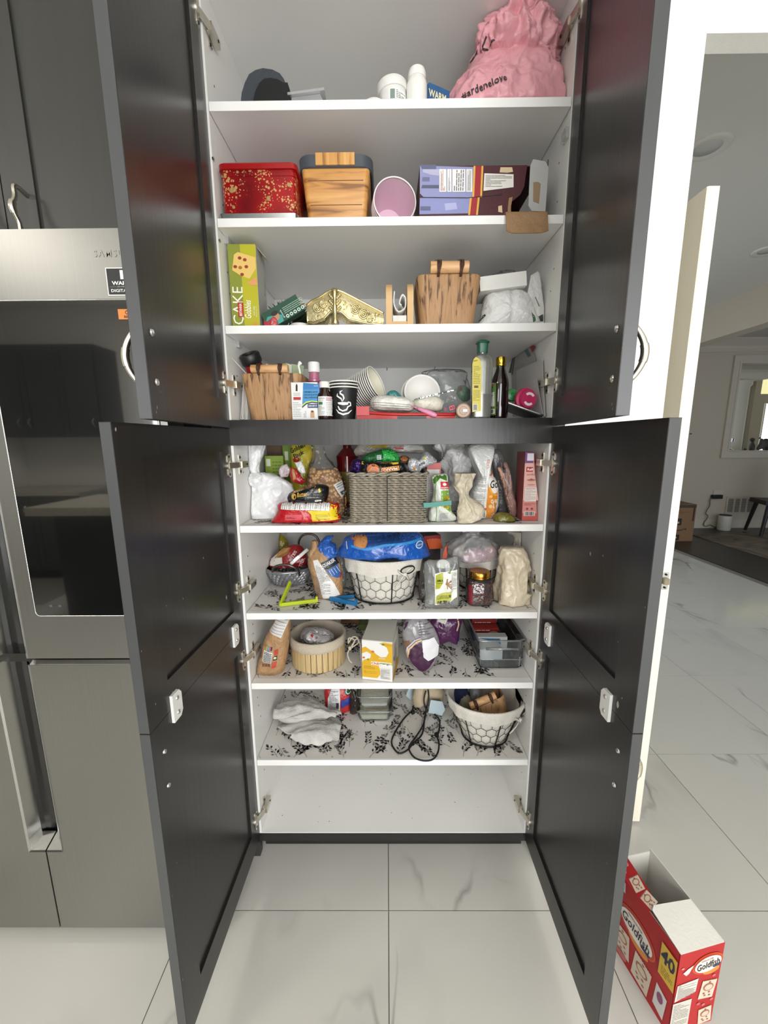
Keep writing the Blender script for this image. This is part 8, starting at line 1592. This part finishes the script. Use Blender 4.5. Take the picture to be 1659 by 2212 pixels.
p.poly([(bw*.02, bh*.42), (bw*.48, bh*.48), (bw*.50, bh*.64), (bw*.04, bh*.62)][0:4], '#d9d5cc', 2).lines(bw*.06, bh*.44, bw*.46, bh*.62, 14, '#8d8a84', 3, 4, .3).rect(bw*.0, bh*.02, bw*.42, bh*.40, '#cfcbc0', 2).lines(bw*.03, bh*.06, bw*.38, bh*.38, 16, '#a3a098', 3, 7, .3)
packet(p, bw*.76, bh*.46, bw*.34, bh*.22, -.12); packet(p, bw*.80, bh*.12, bw*.30, bh*.2, .1)
for a, b in ((.6, .30), (.9, .31), (.72, .27), (.86, .62)): p.ell(bw*a, bh*b, .005, .004, '#cc6670', 2, 10)
p.put('end_print', t, fw_, .0004)
p = Pr(); logo(p, bl*.47, bh*.60, bl*.50, -.06); p.rect(bl*.80, bh*.52, bl*.995, bh*.90, '#d9b23c', 6).text('40', bl*.895, bh*.78, bl*.17, '#23263c', 7, h=bh*.16, bold=.03).lines(bl*.83, bh*.55, bl*.97, bh*.66, 4, '#8a6c1c', 7, 3, .35)
packet(p, bl*.30, bh*.24, bl*.22, bh*.30, .1); packet(p, bl*.60, bh*.20, bl*.24, bh*.32, -.08); p.poly([(bl*.78, bh*.10), (bl*.92, bh*.06), (bl*.94, bh*.34), (bl*.80, bh*.38)], '#d6d2d0', 2).ell(bl*.86, bh*.26, bl*.04, bh*.06, '#8a4a6c', 3, 14)
p.poly([(bl*.16, bh*.86), (bl*.26, bh*.84), (bl*.25, bh*.96), (bl*.17, bh*.97)], '#d9d2cc', 2).ell(bl*.3, bh*.07, bl*.09, bh*.05, '#c9706c', 2)
p.put('side_print', t, fl_, .0004)
p = Pr(); uf, wf = -dl, (dw*.75+V((0, 0, .62))).normalized(); ff = Fr(bx+dl*bl+V((0, 0, bh-.001)), uf, wf, uf.cross(wf))
packet(p, bl*.34, .018, .026, .030, 1.35); packet(p, bl*.52, .018, .026, .030, 1.7)
for a, b in ((.08, .016), (.13, .028), (.17, .012)): p.ell(bl*a, b, .006, .004, '#d8848c', 2, 10)
p.put('flap_print', t, ff, .0004)
# ================================================================ dining room and entrance things, far off
def gy(px, py, y): return WY(px, py, y)
# shipping box
a = WZ(1466, 1168, 0); b = WZ(1497, 1170, 0); bo = V((3.80, 4.20, .0025)); w = b.x-bo.x; h = zat(1480, 1090, 4.2)
CARD = mat('brown_cardboard', '#86664a', .85, bump=(60, .1)); f = fr(bo)
t = thing('shipping_box', 'brown cardboard shipping box with black tape and curved arrow print', 'box', f.at(w/2, 0, -.15)); mk('body', g_fbox(f, w, h, .30, .003), CARD, t)
p = Pr(); p.rect(0, h*.91, w, h*.99, '#3f2f22', 0).lines(.04, h*.70, w*.75, h*.85, 4, '#5c4634', 0, 3, .3).rect(w*.28, h*.44, w*.52, h*.62, '#261d18', 0).ell(w*.40, h*.51, .016, .016, '#c2b8a8', 1, 12).rect(w*.25, h*.03, w*.50, h*.18, '#261d18', 0).ell(w*.38, h*.10, .012, .012, '#c2b8a8', 1, 12)
p.band([(w*.16, h*.325), (w*.35, h*.295), (w*.52, h*.30), (w*.66, h*.335)], [.006, .013, .013, .006], '#261d18', 0).poly([(w*.60, h*.345), (w*.74, h*.352), (w*.70, h*.29), (w*.675, h*.33)], '#261d18', 0).rect(w*.90, h*.55, w*.96, h*.92, '#2c221b', 0).put('print', t, f, .0008)
# adapter, cable, purifier, vent
q = gy(1548, 1073, FY-.03); t = thing('wall_adapter', 'black plug adapter in the wall socket with a hanging cable', 'adapter', q); mk('plug', g_box(q.x-.075, q.x+.075, FY-.055, FY-.012, q.z-.03, q.z+.03, .02, 3), plast('#141416', .4), t, smooth=.6)
mk('cable', g_tube(spline([gy(a_, b_, FY-.03) for a_, b_ in ((1540, 1074), (1534, 1080), (1533, 1092), (1526, 1104), (1525, 1110), (1529, 1114), (1526, 1122), (1522, 1127), (1520, 1134), (1526, 1137), (1534, 1134), (1545, 1139), (1556, 1140))], 5), .007, 6), mat('cable_grey', '#6d675f', .6), t, smooth=True)
mk('socket_plate', g_box(q.x-.04, q.x+.10, FY-.012, FY-.001, q.z-.02, q.z+.10, .003), mat('hall_trim', '#c9c0b0', .5), t)
c = WZ(1565, 1141, .003); c.y = 4.87; r_ = .085; t = thing('air_purifier', 'small white cylindrical air purifier standing by the baseboard', 'purifier', V((c.x, c.y, .003))); hz_ = zat(1566, 1113, c.y)
mk('body', g_lathe([(r_*.92, 0), (r_, .01), (r_, hz_-.02), (r_*.96, hz_-.006)], 32, (gy(1565, 1128, 4.87).x, 4.87, .003)), plast('#cfcbc0', .4), t, smooth=SM); mk('grille', g_lathe([(r_*.9, hz_-.006), (r_*.88, hz_+.004), (.002, hz_+.004)], 32, (gy(1565, 1128, 4.87).x, 4.87, .003)), plast('#2c2a28', .5), t, smooth=SM)
a, b = gy(1573, 1077, FY), gy(1623, 1106, FY); t = thing('wall_vent', 'white rectangular return-air vent low on the far wall', 'vent', V(((a.x+b.x)/2, FY-.01, b.z))); VW = mat('vent_white', '#bdb5a6', .5)
mk('frame', J(g_box(a.x-.03, b.x+.03, FY-.012, FY-.001, a.z, a.z+.03), g_box(a.x-.03, b.x+.03, FY-.012, FY-.001, b.z-.03, b.z), g_box(a.x-.03, a.x, FY-.012, FY-.001, b.z, a.z), g_box(b.x, b.x+.03, FY-.012, FY-.001, b.z, a.z)), VW, t)
mk('backing', g_box(a.x, b.x, FY-.003, FY-.001, b.z, a.z), ink('#6b665e'), t)
for k in range(1, 4): x = a.x+(b.x-a.x)*k/4; mk('divider', g_box(x-.012, x+.012, FY-.011, FY-.003, b.z, a.z), VW, t)
for k in range(14): zz = b.z+(a.z-b.z)*(k+.5)/14; mk('louvre', xf(g_box(a.x, b.x, -.004, .004, -.001, .001), Matrix.Translation((0, FY-.007, zz)) @ Matrix.Rotation(.6, 4, 'X')), VW, t)
# rug and black table leg
R0 = [WZ(*p_, .004) for p_ in ((1506, 1153), (1659, 1206))]
rug = g_box(4.42, 7.6, 2.6, 4.62, .0025, .012, .004)
def rug_mat():
    m = mat('rug', '#8d8371', .95, var=(1.6, .5, '#4a3c30'), bump=(120, .3)); n = [x for x in m.node_tree.nodes if x.type == 'TEX_NOISE'][0]; n.inputs['Distortion'].default_value = 3; return m
mk('area_rug', rug, rug_mat(), label='beige rug with swirling brown pattern on the dark wood floor', cat='rug')
q = WZ(1643, 1158, .019); ca = .9; ux, uy = V((cos(ca-PI/2+.35), sin(ca-PI/2+.35), 0)), V((sin(ca), cos(ca), 0)); uy = V((-ux.y, ux.x, 0))
t = thing('dining_chair', 'black dining chair with splayed legs standing on the rug', 'chair', q+ux*.2+uy*.2); BKW = plast('#17120f', .4)
def cl(a, b, c): return q+ux*a+uy*b+V((0, 0, c))
for a, b in ((0, 0), (.44, 0), (0, .42), (.44, .42)): mk('leg', g_tube([cl(a, b, 0), cl(a*.74+.06, b*.74+.05, .44)], [.02, .028], 8), BKW, t)
mk('seat', bevel(g_loft([[cl(a, b, .44) for a, b in ((0, 0), (.44, 0), (.44, .42), (0, .42))], [cl(a, b, .50) for a, b in ((0, 0), (.44, 0), (.44, .42), (0, .42))]]), .02, 2), BKW, t, smooth=.6); mk('backrest', bevel(g_loft([[cl(a, b, .50) for a, b in ((.40, 0), (.44, 0), (.44, .42), (.40, .42))], [cl(a, b, 1.05) for a, b in ((.44, 0), (.48, 0), (.48, .42), (.44, .42))]]), .015, 2), BKW, t, smooth=.6)
# ornaments on the ledge of the opening
zl_ = oz0+.012
def ledge(px): return V((WY(px, 975, FY+.05).x, FY+.05, zl_))
c = ledge(1573); t = thing('silver_goblet', 'silver candle goblet standing on the ledge of the wall opening', 'candle holder', c); hz_ = zat(1573, 947, FY+.05)-zl_
mk('stem', g_lathe([(.06, 0), (.055, .01), (.018, .03), (.012, .06), (.022, hz_*.35), (.012, hz_*.42), (.02, hz_*.55), (.012, hz_*.68)], 20, c), CHROME, t, smooth=True); mk('cup', g_lathe([(.012, hz_*.66), (.05, hz_*.70), (.055, hz_), (.05, hz_), (.045, hz_*.74), (.004, hz_*.72)], 24, c), CHROME, t, smooth=SM)
DKO = mat('dark_ornament', '#2c2826', .5, var=(20, .7, '#4a443e'))
c = ledge(1623); t = thing('bird_figurine', 'small dark rounded figurine on the ledge beside the horse bust', 'figurine', c); mk('body', bag([(c.x, c.y, c.z+.001, .03, .03, 2, 0), (c.x, c.y, c.z+.06, .035, .035, 2, 0), (c.x-.005, c.y, c.z+.12, .018, .02, 2, 0), (c.x-.01, c.y, c.z+.16, .032, .03, 2, 0), (c.x-.01, c.y, c.z+.185, .015, .015, 2, 0)], n=24, sub=5, amp=.002), DKO, t, smooth=True)
c = ledge(1609); mk('pebble_ornament', bag([(c.x, c.y, c.z+.001, .012, .012, 2, 0), (c.x, c.y, c.z+.015, .02, .02, 2, 0), (c.x, c.y, c.z+.03, .008, .008, 2, 0)], n=18, sub=4, amp=.001), DKO, smooth=True, label='tiny dark round ornament on the ledge between goblet and figurine', cat='ornament')
c = ledge(1655); t = thing('horse_bust', 'dark horse head bust with arched neck on the ledge of the opening', 'statue', c)
yy = FY+.05; prof_ = P3([(1648, 979), (1651, 972), (1652, 964), (1648, 963), (1643, 968), (1638, 973), (1634, 971), (1635, 967), (1640, 959), (1643, 951), (1645, 947), (1648, 949), (1655, 947), (1663, 950), (1670, 958), (1673, 970), (1674, 979)], yy)
for q in prof_: q.z = max(q.z, zl_+.0008)
pf = resample(prof_, 60); cc = sum(pf, V())/60
_hg = puff(prof_, yy, .075, .0005, 40, 2, n=90, sm=0, px=False, flat=.6); mk('head_and_neck', ([V((q_.x, q_.y, max(q_.z, zl_+.0008))) for q_ in _hg[0]], _hg[1]), DKO, t, smooth=True); mk('ear', g_loft([[WY(1646, 948, yy)+V((dx, .03+dy, 0)) for dx, dy in ((-.012, 0), (.012, 0), (.012, .015), (-.012, .015))], [WY(1646, 948, yy)+V((-.002, .035, .03)), WY(1646, 948, yy)+V((.002, .035, .03)), WY(1646, 948, yy)+V((.002, .038, .03)), WY(1646, 948, yy)+V((-.002, .038, .03))]]), DKO, t)
q = WY(1491, 938, FY); mk('wall_hook', g_lathe([(.012, 0), (.016, .006), (.010, .012)], 12, (q.x, FY-.012, q.z)), ink('#1b1816'), label='tiny black hook fixed on the far wall', cat='hook')
bpy.context.view_layer.update()
